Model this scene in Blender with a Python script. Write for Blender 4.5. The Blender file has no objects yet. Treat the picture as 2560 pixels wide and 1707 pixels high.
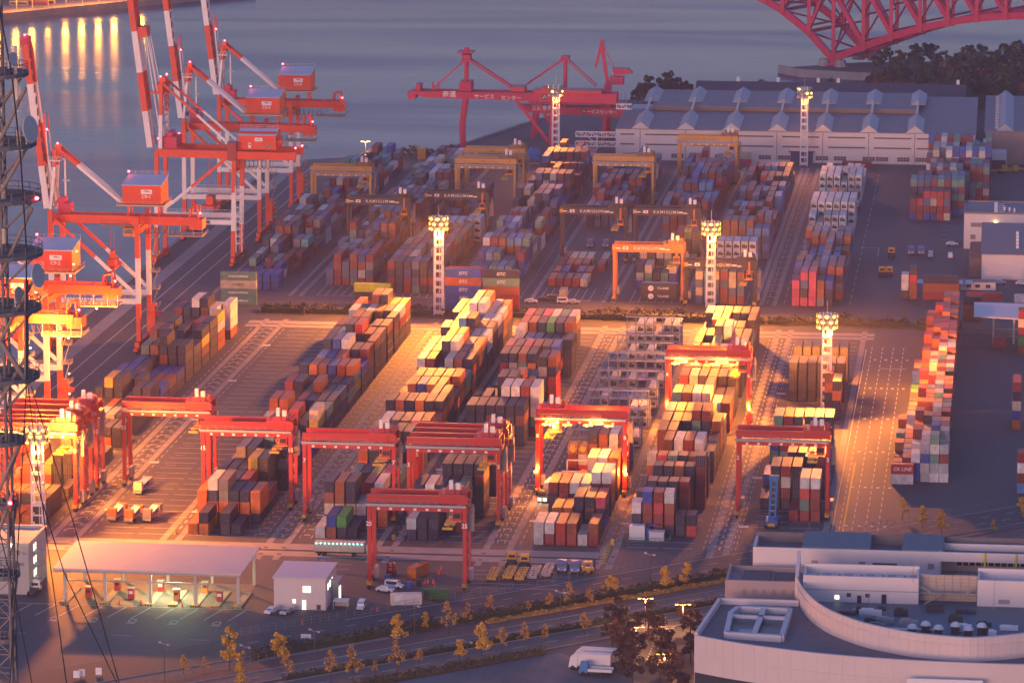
import bpy, math, random
from mathutils import Vector, Matrix
from mathutils.bvhtree import BVHTree
R = random.Random(7)
PI = math.pi
sc = bpy.context.scene
COL = sc.collection

# ------------------------------------------------------------------ camera geometry (used to read places off the survey photo)
F_PX, CX, CY, CAMH = 10300.0, 1280.0, 853.5, 247.0
TH = math.atan(1943.0 / F_PX)
YAW = math.atan(1258.0 / math.hypot(1943.0, F_PX))
_ct, _st, _cy, _sy = math.cos(TH), math.sin(TH), math.cos(YAW), math.sin(YAW)

def ray(px, py):
    x, y = (px - CX) / F_PX, -(py - CY) / F_PX
    return (_cy * x - _sy * _ct - _sy * _st * y, _sy * x + _cy * _ct + _cy * _st * y, -_st + _ct * y)

def G(px, py, z=0.0):
    """ground point (or point at height z) seen at a pixel of the 2560 px photo"""
    d = ray(px, py)
    t = (z - CAMH) / d[2]
    return Vector((d[0] * t, d[1] * t, z))

def GY(px, py, Y):
    d = ray(px, py)
    t = Y / d[1]
    return Vector((d[0] * t, Y, CAMH + d[2] * t))

# ------------------------------------------------------------------ mesh builder
class MB:
    def __init__(s):
        s.v, s.f, s.m = [], [], []

    def poly(s, pts, mi=0):
        n = len(s.v)
        s.v += [tuple(p) for p in pts]
        s.f.append(tuple(range(n, n + len(pts))))
        s.m.append(mi)

    def hexa(s, b, t, mi=0, cap=True):
        """closed loft of two rings with the same number of points (counter clockwise seen from above)"""
        n, k = len(s.v), len(b)
        s.v += [tuple(p) for p in b] + [tuple(p) for p in t]
        for i in range(k):
            j = (i + 1) % k
            s.f.append((n + i, n + j, n + k + j, n + k + i)); s.m.append(mi)
        if cap:
            s.f.append(tuple(n + k - 1 - i for i in range(k))); s.m.append(mi)
            s.f.append(tuple(n + k + i for i in range(k))); s.m.append(mi)

    def box(s, x0, x1, y0, y1, z0, z1, mi=0):
        s.hexa([(x0, y0, z0), (x1, y0, z0), (x1, y1, z0), (x0, y1, z0)],
               [(x0, y0, z1), (x1, y0, z1), (x1, y1, z1), (x0, y1, z1)], mi)

    def prism(s, pts, z0, z1, mi=0):
        s.hexa([(p[0], p[1], z0) for p in pts], [(p[0], p[1], z1) for p in pts], mi)

    def beam(s, a, b, w, h=None, mi=0, w2=None, h2=None):
        """box girder from a to b, w wide sideways and h deep"""
        a, b = Vector(a), Vector(b)
        h = w if h is None else h
        w2 = w if w2 is None else w2
        h2 = h if h2 is None else h2
        d = (b - a)
        if d.length < 1e-6:
            return
        d.normalize()
        up = Vector((0, 0, 1)) if abs(d.z) < 0.99 else Vector((0, 1, 0))
        x = d.cross(up).normalized()
        y = x.cross(d).normalized()
        r = []
        for p, ww, hh in ((a, w, h), (b, w2, h2)):
            r.append([p - x * ww / 2 - y * hh / 2, p + x * ww / 2 - y * hh / 2, p + x * ww / 2 + y * hh / 2, p - x * ww / 2 + y * hh / 2])
        s.hexa(r[0], r[1], mi)

    def bands(s, a, b, w, h, cuts, mis):
        """beam painted in bands: cuts are fractions, mis one material per band"""
        a, b = Vector(a), Vector(b)
        e = [0.0] + list(cuts) + [1.0]
        for i, mi in enumerate(mis):
            s.beam(a.lerp(b, e[i]), a.lerp(b, e[i + 1]), w, h, mi)

    def tube(s, a, b, r, n=8, mi=0, r2=None):
        a, b = Vector(a), Vector(b)
        r2 = r if r2 is None else r2
        d = (b - a).normalized()
        up = Vector((0, 0, 1)) if abs(d.z) < 0.95 else Vector((0, 1, 0))
        x = d.cross(up).normalized()
        y = x.cross(d)
        A = [a + (x * math.cos(2 * PI * i / n) + y * math.sin(2 * PI * i / n)) * r for i in range(n)]
        B = [b + (x * math.cos(2 * PI * i / n) + y * math.sin(2 * PI * i / n)) * r2 for i in range(n)]
        s.hexa(A, B, mi)

    def path(s, pts, r, n=6, mi=0):
        for p, q in zip(pts[:-1], pts[1:]):
            s.tube(p, q, r, n, mi)

    def rail(s, pts, h=1.1, r=0.05, mi=0, step=2.0):
        """handrail with posts along a path"""
        for a, b in zip(pts[:-1], pts[1:]):
            a, b = Vector(a), Vector(b)
            up = Vector((0, 0, h))
            s.beam(a + up, b + up, r, r, mi)
            s.beam(a + up * .5, b + up * .5, r * .8, r * .8, mi)
            n = max(1, int((b - a).length / step))
            for i in range(n + 1):
                p = a.lerp(b, i / n)
                s.beam(p, p + up, r, r, mi)

    def disc(s, c, r, axis='y', n=12, t=0.3, mi=0):
        c = Vector(c)
        d = {'x': Vector((1, 0, 0)), 'y': Vector((0, 1, 0)), 'z': Vector((0, 0, 1))}[axis]
        s.tube(c - d * t / 2, c + d * t / 2, r, n, mi)

    def ball(s, c, r, n=8, mi=0, sz=1.0):
        c = Vector(c)
        rings = []
        for i in range(1, n // 2):
            a = PI * i / (n // 2)
            rings.append([c + Vector((r * math.sin(a) * math.cos(2 * PI * j / n), r * math.sin(a) * math.sin(2 * PI * j / n), -r * sz * math.cos(a))) for j in range(n)])
        s.poly(list(reversed(rings[0])), mi)
        for A, B in zip(rings[:-1], rings[1:]):
            s.hexa(A, B, mi, cap=False)
        s.poly(rings[-1], mi)

    def add(s, o, M=None, mi=None):
        n = len(s.v)
        s.v += [tuple(M @ Vector(p)) for p in o.v] if M else o.v
        s.f += [tuple(i + n for i in f) for f in o.f]
        s.m += o.m if mi is None else [mi] * len(o.m)

    def mesh(s, name, mats, smooth=False):
        me = bpy.data.meshes.new(name)
        me.from_pydata(s.v, [], s.f)
        for m in (mats if isinstance(mats, (list, tuple)) else [mats]):
            me.materials.append(m)
        me.polygons.foreach_set('material_index', s.m)
        if smooth:
            me.polygons.foreach_set('use_smooth', [True] * len(s.f))
        me.update()
        return me

    def build(s, name, mats, parent=None, loc=None, smooth=False, rotz=0.0):
        o = bpy.data.objects.new(name, s.mesh(name, mats, smooth))
        COL.objects.link(o)
        if parent: o.parent = parent
        if loc: o.location = loc
        if rotz: o.rotation_euler.z = rotz
        return o

USED = {}
def tag(o, label, cat, group=None, kind=None):
    o['label'] = label
    o['category'] = cat
    if group: o['group'] = group
    if kind: o['kind'] = kind
    USED[label] = USED.get(label, 0) + 1
    return o

def structure(o):
    o['kind'] = 'structure'
    return o

def thing(name, label, cat, loc=(0, 0, 0), rotz=0.0, group=None):
    o = bpy.data.objects.new(name, None)
    COL.objects.link(o)
    o.location = loc
    o.rotation_euler.z = rotz
    o.empty_display_size = 0.5
    return tag(o, label, cat, group)

def dup(root, loc, rotz, label, group=None):
    def cp(o, par):
        c = o.copy()
        COL.objects.link(c)
        c.parent = par
        for ch in o.children: cp(ch, c)
        return c
    r = cp(root, None)
    r.location = loc
    r.rotation_euler.z = rotz
    r['label'] = label
    if group: r['group'] = group
    return r

_text = {}
def text_mb(s, size, mi=0, depth=0.0, shear=0.0, align='CENTER', bold=0.0, space=1.0):
    """lettering as a flat mesh in the XZ plane facing -Y, centred on the origin"""
    cu = bpy.data.curves.new('lettering', 'FONT')
    cu.body = s; cu.size = size; cu.align_x = align; cu.align_y = 'CENTER'
    cu.shear = shear; cu.offset = bold; cu.space_character = space
    cu.resolution_u = 2
    o = bpy.data.objects.new('lettering', cu)
    me = bpy.data.meshes.new_from_object(o)
    mb = MB()
    mb.v = [(v.co.x, 0.0, v.co.y) for v in me.vertices]
    mb.f = [tuple(p.vertices) for p in me.polygons]
    mb.m = [mi] * len(mb.f)
    bpy.data.objects.remove(o); bpy.data.curves.remove(cu); bpy.data.meshes.remove(me)
    return mb

def T(x, y, z): return Matrix.Translation((x, y, z))
def RZ(a): return Matrix.Rotation(a, 4, 'Z')
def RX(a): return Matrix.Rotation(a, 4, 'X')

# ------------------------------------------------------------------ materials
MATS = {}
def mat(name, col=(.5, .5, .5), rough=.6, metal=0.0, noise=0.0, nscale=.3, emit=None, estr=0.0, bump=0.0, stain=None, spec=None):
    if name in MATS: return MATS[name]
    m = bpy.data.materials.new(name); MATS[name] = m
    m.use_nodes = True
    nt = m.node_tree
    b = nt.nodes['Principled BSDF']
    b.inputs['Base Color'].default_value = (*col, 1)
    b.inputs['Roughness'].default_value = rough
    b.inputs['Metallic'].default_value = metal
    if spec is not None: b.inputs['Specular IOR Level'].default_value = spec
    if emit:
        b.inputs['Emission Color'].default_value = (*emit, 1)
        b.inputs['Emission Strength'].default_value = estr
    if noise or bump:
        geo = nt.nodes.new('ShaderNodeNewGeometry')
        n1 = nt.nodes.new('ShaderNodeTexNoise'); n1.inputs['Scale'].default_value = nscale
        n1.inputs['Detail'].default_value = 6; n1.inputs['Roughness'].default_value = .65
        nt.links.new(geo.outputs['Position'], n1.inputs['Vector'])
        if noise:
            r = nt.nodes.new('ShaderNodeMapRange')
            r.inputs['From Min'].default_value = .25; r.inputs['From Max'].default_value = .75
            r.inputs['To Min'].default_value = 1 - noise; r.inputs['To Max'].default_value = 1 + noise
            nt.links.new(n1.outputs['Fac'], r.inputs['Value'])
            mx = nt.nodes.new('ShaderNodeMix'); mx.data_type = 'RGBA'; mx.blend_type = 'MULTIPLY'
            mx.inputs['Factor'].default_value = 1
            mx.inputs[6].default_value = (*col, 1)
            nt.links.new(r.outputs['Result'], mx.inputs[7])
            nt.links.new(mx.outputs[2], b.inputs['Base Color'])
        if bump:
            bp = nt.nodes.new('ShaderNodeBump'); bp.inputs['Strength'].default_value = bump
            nt.links.new(n1.outputs['Fac'], bp.inputs['Height'])
            nt.links.new(bp.outputs['Normal'], b.inputs['Normal'])
    return m
# ------------------------------------------------------------------ palette
RED = mat('crane_red_paint', (.66, .055, .012), .5, noise=.12, nscale=.25)
WHT = mat('crane_white_paint', (.72, .70, .68), .5, noise=.08, nscale=.25)
GREY = mat('galvanised_steel', (.33, .33, .35), .55, .3, noise=.15, nscale=.8)
DARK = mat('dark_steel', (.035, .033, .04), .6)
BLACK = mat('black_rubber', (.015, .015, .017), .8)
ROOFW = mat('pale_roof_sheet', (.52, .54, .60), .6, noise=.07, nscale=.2)
RTGRED = mat('gantry_red_paint', (.44, .016, .014), .45, noise=.12, nscale=.3)
RTGYEL = mat('gantry_yellow_paint', (.62, .30, .06), .5, noise=.1, nscale=.3)
RTGBLK = mat('gantry_dark_paint', (.028, .022, .03), .5)
RTGORA = mat('gantry_orange_paint', (.62, .17, .025), .5, noise=.1, nscale=.3)
BOGIE = mat('bogie_yellow_paint', (.5, .31, .04), .6, noise=.3, nscale=1.2)
DOCKRED = mat('dock_crane_crimson', (.50, .015, .075), .5, noise=.1, nscale=.15)
LETTER = mat('white_lettering', (.80, .78, .75), .6)
INK = mat('dark_lettering', (.04, .05, .09), .6)
LOGOB = mat('logo_blue', (.03, .20, .45), .5)
GLASS = mat('window_glass', (.03, .04, .06), .12, spec=.8)
LITWIN = mat('lit_window', (.8, .8, .6), .5, emit=(1.0, .92, .62), estr=.42)
LAMP = mat('sodium_lamp', (1, .6, .2), .4, emit=(1.0, .42, .03), estr=3.0)
LAMPW = mat('white_lamp', (1, 1, 1), .4, emit=(1.0, .68, .22), estr=2.5)
LAMPD = mat('lamp_glow_far', (1, .6, .2), .4, emit=(1.0, .42, .06), estr=3)
REDLAMP = mat('red_beacon', (1, .1, .1), .4, emit=(1.0, .04, .05), estr=6)
CYANL = mat('cyan_trail_light', (.2, .9, .9), .4, emit=(.15, .95, .85), estr=5)
YELL = mat('yellow_marker_light', (.9, .8, .1), .4, emit=(1.0, .78, .05), estr=2.2)
CONC = mat('concrete', (.30, .27, .25), .85, noise=.18, nscale=.15, bump=.1)
STRIP = mat('concrete_runway', (.27, .24, .22), .85, noise=.25, nscale=.25)
PAINT = mat('white_road_paint', (.62, .60, .57), .8, noise=.3, nscale=.9)
YPAINT = mat('yellow_road_paint', (.60, .40, .06), .8, noise=.3, nscale=.9)
WALLP = mat('pale_wall_cladding', (.66, .60, .57), .75, noise=.06, nscale=.12)
WALLG = mat('grey_wall_cladding', (.40, .38, .40), .75, noise=.08, nscale=.12)
ROOFG = mat('grey_roof_sheet', (.21, .185, .195), .7, noise=.12, nscale=.12)
ROOFD = mat('dark_roof_sheet', (.065, .055, .075), .7, noise=.15, nscale=.12)
BRICK = mat('brick_pavement', (.17, .09, .07), .85, noise=.25, nscale=.4)
DIRT = mat('bare_soil', (.10, .075, .06), .95, noise=.4, nscale=.4)

def asphalt(name, c1, c2, s1=.03, rough=.8):
    m = bpy.data.materials.new(name); m.use_nodes = True; nt = m.node_tree
    b = nt.nodes['Principled BSDF']; b.inputs['Roughness'].default_value = rough
    geo = nt.nodes.new('ShaderNodeNewGeometry')
    mp = nt.nodes.new('ShaderNodeMapping'); mp.inputs['Scale'].default_value = (1, .35, 1)
    nt.links.new(geo.outputs['Position'], mp.inputs['Vector'])
    def nz(sc_, det, src):
        n = nt.nodes.new('ShaderNodeTexNoise'); n.inputs['Scale'].default_value = sc_; n.inputs['Detail'].default_value = det
        nt.links.new(src, n.inputs['Vector']); return n
    a = nz(s1, 5, mp.outputs['Vector']); c = nz(.9, 6, mp.outputs['Vector'])
    add = nt.nodes.new('ShaderNodeMath'); add.operation = 'MULTIPLY_ADD'
    nt.links.new(c.outputs['Fac'], add.inputs[0]); add.inputs[1].default_value = .35
    nt.links.new(a.outputs['Fac'], add.inputs[2])
    r = nt.nodes.new('ShaderNodeValToRGB')
    r.color_ramp.elements[0].position = .5; r.color_ramp.elements[0].color = (*c1, 1)
    r.color_ramp.elements[1].position = .85; r.color_ramp.elements[1].color = (*c2, 1)
    nt.links.new(add.outputs[0], r.inputs['Fac']); nt.links.new(r.outputs['Color'], b.inputs['Base Color'])
    return m
ASPH = asphalt('yard_asphalt', (.058, .056, .064), (.096, .090, .096))
ROADM = asphalt('road_asphalt', (.040, .037, .043), (.070, .064, .068), .05)
LOTM = asphalt('car_park_asphalt', (.10, .095, .098), (.17, .16, .16), .06)

def water_mat():
    m = bpy.data.materials.new('harbour_water'); m.use_nodes = True; nt = m.node_tree
    b = nt.nodes['Principled BSDF']
    b.inputs['Base Color'].default_value = (.030, .032, .105, 1)
    b.inputs['Roughness'].default_value = .16
    b.inputs['IOR'].default_value = 1.16; b.inputs['Specular Tint'].default_value = (.58, .80, 1.0, 1)
    geo = nt.nodes.new('ShaderNodeNewGeometry')
    mp = nt.nodes.new('ShaderNodeMapping'); mp.inputs['Scale'].default_value = (.35, 1, 1); mp.inputs['Rotation'].default_value = (0, 0, -.25)
    nt.links.new(geo.outputs['Position'], mp.inputs['Vector'])
    n = nt.nodes.new('ShaderNodeTexNoise'); n.inputs['Scale'].default_value = .16; n.inputs['Detail'].default_value = 5
    nt.links.new(mp.outputs['Vector'], n.inputs['Vector'])
    mp2 = nt.nodes.new('ShaderNodeMapping'); mp2.inputs['Scale'].default_value = (.18, 1, 1); mp2.inputs['Rotation'].default_value = (0, 0, .12)
    nt.links.new(geo.outputs['Position'], mp2.inputs['Vector'])
    n2 = nt.nodes.new('ShaderNodeTexNoise'); n2.inputs['Scale'].default_value = .012; n2.inputs['Detail'].default_value = 4; n2.inputs['Distortion'].default_value = .6
    nt.links.new(mp2.outputs['Vector'], n2.inputs['Vector'])
    rr = nt.nodes.new('ShaderNodeMapRange'); rr.inputs['From Min'].default_value = .35; rr.inputs['From Max'].default_value = .65
    rr.inputs['To Min'].default_value = .08; rr.inputs['To Max'].default_value = .26
    nt.links.new(n2.outputs['Fac'], rr.inputs['Value']); nt.links.new(rr.outputs['Result'], b.inputs['Roughness'])
    bp = nt.nodes.new('ShaderNodeBump'); bp.inputs['Strength'].default_value = .22; bp.inputs['Distance'].default_value = 1.0
    nt.links.new(n.outputs['Fac'], bp.inputs['Height']); nt.links.new(bp.outputs['Normal'], b.inputs['Normal'])
    return m
WATER = water_mat()

# ------------------------------------------------------------------ land and water
LAND = [(420, 400), (420, 2110), (200, 2110), (10, 2092), (-72, 2074), (-111, 2047), (-100, 2032), (-62, 2020), (-45, 1985), (-70, 1962), (-150, 1932), (-182, 1908), (-214, 1815),
        (-228, 1762), (-236, 1735), (-303, 1692), (-303, 400)]
g = MB(); g.prism(LAND[::-1] if False else LAND, -5, 0, 0)
structure(g.build('ground', ASPH))
g = MB(); g.poly([(-2500, -300, -2.6), (2500, -300, -2.6), (2500, 4800, -2.6), (-2500, 4800, -2.6)])
structure(g.build('harbour_water', WATER))

# quay wall coping, bollards are things of their own
g = MB(); g.box(-304.2, -302.6, 400, 1691, -5, .35)
structure(g.build('quay_coping', CONC))
g = MB()
g.prism([(-237.4, 1734.6), (-229.4, 1761.6), (-215.4, 1815), (-183.4, 1908.5), (-181.8, 1907.5), (-213.8, 1814.4), (-227.9, 1761), (-236, 1734)], -5, 1.0)
g.prism([(-112, 2046.6), (-100.6, 2031), (-62.6, 2018.6), (-62, 2020.4), (-99.6, 2033), (-110.4, 2048)], -5, 1.2)
structure(g.build('seawall', CONC))

NEAR0, NEAR1, FAR0, FAR1 = 1020.0, 1316.0, 1374.0, 1700.0
STRIPS = [-241.8, -235.2, -212.6, -208.7, -184.8, -180.1, -156.4, -152.2, -128.6, -122.6, -98.7, -95.6, -71.4, -67.4, -43.3]
def sheet(mb, x0, x1, y0, y1, z, mi=0): mb.poly([(x0, y0, z), (x1, y0, z), (x1, y1, z), (x0, y1, z)], mi)

g = MB()
for x in STRIPS:
    sheet(g, x - .85, x + .85, 998 if x > -200 else 1004, 1331, .012)
for x in [-269, -242, -238.3, -212, -188, -184, -158.7, -133.7, -130.5, -106.2, -82.3]:
    sheet(g, x - .8, x + .8, FAR0 + 1, FAR1, .012)
sheet(g, -80.8, -79.2, FAR0 + 1, FAR1, .012); sheet(g, -76.4, -74.8, FAR0 + 1, FAR1, .012)
structure(g.build('runway_strip', STRIP))
g = MB()
sheet(g, -262, -97.5, 1009.2, 1015.6, .018); sheet(g, -262, -97.5, 1002.2, 1007.6, .018)
sheet(g, -247, -40, 1322.5, 1327.5, .018); sheet(g, -247, -40, 1316.5, 1320.5, .018)
sheet(g, -296, -291, 1000, 1690, .012)
structure(g.build('concrete_crossing', CONC))
g = MB()
sheet(g, -262, -97.5, 1007.7, 1009.1, .02)
for x in STRIPS:
    for yy in (1003.5, 1010.5, 1317.5, 1324.0):
        sheet(g, x - .55, x + .55, yy, yy + 1.1, .024)
structure(g.build('drain_grating', mat('dark_grating', (.03, .025, .03), .8)))

# painted markings of the yard
g = MB()
def dash_line(x, y0, y1, step=6.545, ln=3.3, w=.17):
    y = y0
    while y < y1:
        sheet(g, x - w / 2, x + w / 2, y, y + ln, .03); y += step
def bay_label(x, y):
    for k in range(3):
        if R.random() < .8: sheet(g, x + k * .55 - .8, x + k * .55 - .8 + .36, y, y + .9 + .3 * R.random(), .03)
BLK = {1: (-263.6, -247.0), 2: (-230.8, -211.4), 3: (-207.2, -190.4), 4: (-173.8, -157.2), 5: (-150.0, -130.6), 6: (-117.0, -100.2), 7: (-93.0, -76.2), 8: (-62.0, -45.2)}
for b, (x0, x1) in BLK.items():
    for k in range(45):
        y = 1022.0 + 6.545 * k
        xm = (x0 + x1) / 2
        sheet(g, x0, xm - .5, y - .14, y + .14, .03)
        sheet(g, xm + .9, x1, y - .14, y + .14, .03)
        if k % 2 == 0:
            sheet(g, x0 + 1, x0 + 4, y + 3.1, y + 3.3, .03)
        if k % 9 == 4: sheet(g, x0 - 4.2, x0 - 1.6, y - 1.0, y + 1.2, .028)
for x in STRIPS[:-1]:
    for dx, lab in ((-2.1, 0), (-5.0, 1), (2.1, 0), (5.2, 1)):
        if any(bx0 - .5 < x + dx < bx1 + .5 for bx0, bx1 in BLK.values()): continue
        dash_line(x + dx, 1022, 1312)
        if lab:
            for k in range(45): bay_label(x + dx + (1.5 if dx < 0 else -1.5), 1022 + 6.545 * k + 3)
for x in (-40.0, -36.6, -33.2, -29.9):
    dash_line(x, 1040, 1300, 7.2, 4.2, .2)
    for k in range(6): sheet(g, x + 1.2, x + 2.0, 1052 + k * 46, 1053.6 + k * 46, .03)
sheet(g, -41.9, -41.7, 1036, 1300, .03); sheet(g, -36.6, -28.2, 1268, 1268.5, .03)
for x in (-285.8, -279.5): sheet(g, x - .15, x + .15, 1000, 1690, .03)
# far yard
for x0, x1 in ((-232.9, -216.2), (-209.3, -192.7), (-183, -166.1), (-155.9, -138.8), (-124.9, -108.1), (-102.4, -85.4)):
    for i in range(7):
        x = x0 + i * 2.83
        g.poly([(x, 1377, .03), (x + .18, 1377, .03), (x + .18, 1401, .03), (x, 1401, .03)])
    sheet(g, x0, x1, 1376.7, 1377.0, .03)
    dash_line(x1 + 3.4, 1380, 1690, 6.6, 3.2)
for x in (-78.2, -72.5, -50.2): dash_line(x, 1380, 1690, 13, 7)
for k in range(7): sheet(g, -22 + (k % 2) * 3, -13.5, 1522 + k * 5.6, 1522.3 + k * 5.6, .03)
for k in range(9): sheet(g, -79, -75.6, 1392 + k * 12, 1392.5 + k * 12, .03)
sheet(g, -51, -44, 1500, 1500.4, .03); sheet(g, -44.2, -44, 1480, 1500, .03); sheet(g, -38, -19, 1340, 1340.3, .03)
for k in range(6): sheet(g, -13 + k * .1, 1, 1310 + k * 3.2, 1310.3 + k * 3.2, .03)
# forecourt of the gate
for k in range(11):
    x = -236.5 + k * 5.85
    a, bq = (x - 2.4, 936.0), (x, 946.5)
    g.poly([(a[0] - .12, a[1], .03), (a[0] + .12, a[1], .03), (bq[0] + .12, bq[1], .03), (bq[0] - .12, bq[1], .03)])
sheet(g, -247, -177, 947.0, 947.3, .03)
for x in (-229.8, -205, -186): sheet(g, x, x + 4.5, 918 + (x % 3), 918.2 + (x % 3), .03)
for x in (-222, -212.5, -203, -193, -182.6):
    sheet(g, x - 1.2, x + 1.2, 931.2, 931.5, .03)
    for k in range(10):
        a0, a1 = 2 * PI * k / 10, 2 * PI * (k + 1) / 10
        g.poly([(x + .8 * math.cos(a0), 933.6 + 1.4 * math.sin(a0), .03), (x + math.cos(a0), 933.6 + 1.75 * math.sin(a0), .03), (x + math.cos(a1), 933.6 + 1.75 * math.sin(a1), .03), (x + .8 * math.cos(a1), 933.6 + 1.4 * math.sin(a1), .03)])
for k in range(6): sheet(g, -246, -240, 922 + k * 4.2, 922.25 + k * 4.2, .03)
for k in range(5): sheet(g, -131 + k * .5, -106 + k * .5, 975.5 + k * 4.4, 975.7 + k * 4.4, .03)
for k in range(3): sheet(g, -176 + k, -160, 985 + k * 5, 985.2 + k * 5, .03)
structure(g.build('yard_markings', PAINT))

g = MB()
for k in range(16): sheet(g, -98.6 + 0.0 * k, -96.8, 1003.5 + k * 1.6, 1004.4 + k * 1.6, .034)
sheet(g, -39.2, -38.7, 1046, 1130, .034)
structure(g.build('yellow_markings', YPAINT))

# public road along the fence, laid along the direction D
P0 = Vector((-131.2, 960.9, 0)); DD = Vector((.749, .663, 0)); NN = Vector((-.663, .749, 0))
def RP(t, o, z=0.0):
    p = P0 + DD * t + NN * o
    return Vector((p.x, p.y, z))
def rsheet(mb, t0, t1, o0, o1, z, mi=0): mb.poly([RP(t0, o0, z), RP(t1, o0, z), RP(t1, o1, z), RP(t0, o1, z)], mi)
g = MB(); rsheet(g, -130, 200, -16.6, -.6, .014)
structure(g.build('road', ROADM))
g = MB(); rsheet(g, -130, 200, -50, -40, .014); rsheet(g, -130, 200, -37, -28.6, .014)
structure(g.build('road', asphalt('lamplit_road_asphalt', (.12, .095, .082), (.17, .135, .115), .05)))  # warm lamplight on the lower road is put into its colour
g = MB()
for t0, t1, o0, o1 in ((-130, 200, -28.6, -22.0), (-30, 200, -20.5, -19.8)):
    g.hexa([RP(t0, o0, 0), RP(t1, o0, 0), RP(t1, o1, 0), RP(t0, o1, 0)], [RP(t0, o0, .14), RP(t1, o0, .14), RP(t1, o1, .14), RP(t0, o1, .14)])
structure(g.build('pavement', BRICK))
g = MB()
for o in (-28.7, -37.1, -39.9, -50.2, -16.7):
    g.hexa([RP(-130, o - .12, 0), RP(200, o - .12, 0), RP(200, o + .12, 0), RP(-130, o + .12, 0)], [RP(-130, o - .12, .17), RP(200, o - .12, .17), RP(200, o + .12, .17), RP(-130, o + .12, .17)])
structure(g.build('kerb', CONC))
g = MB()
rsheet(g, -30, 200, -1.05, -.85, .03)
for k in range(30):
    rsheet(g, -60 + k * 9, -57 + k * 9, -6.3, -6.1, .03); rsheet(g, -57 + k * 9, -54 + k * 9, -11.4, -11.2, .03)
    rsheet(g, -95 + k * 9, -91 + k * 9, -33.1, -32.9, .03); rsheet(g, -93 + k * 9, -89 + k * 9, -45.2, -45.0, .03)
c = G(850 + 2115 / 2.6133, 1107 + 1230 / 2.6133)
for k in range(8):
    u = k / 8
    g.poly([(c.x - 2.4 + u * 2.2, c.y + 4 - k * 1.3, .03), (c.x + 2.4 - u * 1.2, c.y + 4.3 - k * 1.3, .03), (c.x + 2.4 - u * 1.2, c.y + 4.8 - k * 1.3, .03), (c.x - 2.4 + u * 2.2, c.y + 4.5 - k * 1.3, .03)])
for k in range(9): sheet(g, c.x - 1.8 + .06 * k, c.x - 1.6 + .06 * k, c.y - 26 + k * 2.4, c.y - 24.8 + k * 2.4, .03)
structure(g.build('road_markings', PAINT))
g = MB(); g.poly([RP(-130, -54.5, .01), RP(-5, -54.5, .01), RP(-5, -90, .01), RP(-130, -120, .01)])
structure(g.build('car_park', LOTM))
g = MB(); g.poly([(-172, 889, .02), (-150, 905, .02), (-134, 921, .02), (-141, 926, .02), (-163, 911, .02)])
structure(g.build('footpath', mat('pale_paving', (.34, .29, .27), .9, noise=.15, nscale=.5)))
# ------------------------------------------------------------------ shipping containers
CPAL = {'N': ((.013, .015, .058), 'navy'), 'k': ((.046, .038, .042), 'charcoal'), 'B': ((.012, .06, .34), 'blue'), 'b': ((.09, .24, .46), 'light blue'),
        'R': ((.24, .020, .020), 'maroon'), 'r': ((.50, .035, .028), 'red'), 'O': ((.30, .070, .022), 'rust'), 'o': ((.58, .15, .02), 'orange'),
        'W': ((.66, .64, .61), 'white'), 'w': ((.58, .48, .35), 'cream'), 'G': ((.21, .19, .185), 'grey'), 'g': ((.42, .44, .46), 'pale grey'),
        'T': ((.13, .26, .20), 'sage'), 'E': ((.05, .30, .06), 'green'), 'L': ((.30, .40, .03), 'lime'), 'Y': ((.66, .40, .03), 'yellow'),
        'P': ((.62, .07, .13), 'pink'), 'C': ((.05, .33, .36), 'teal'), 'X': ((.09, .13, .24), 'slate')}
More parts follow.
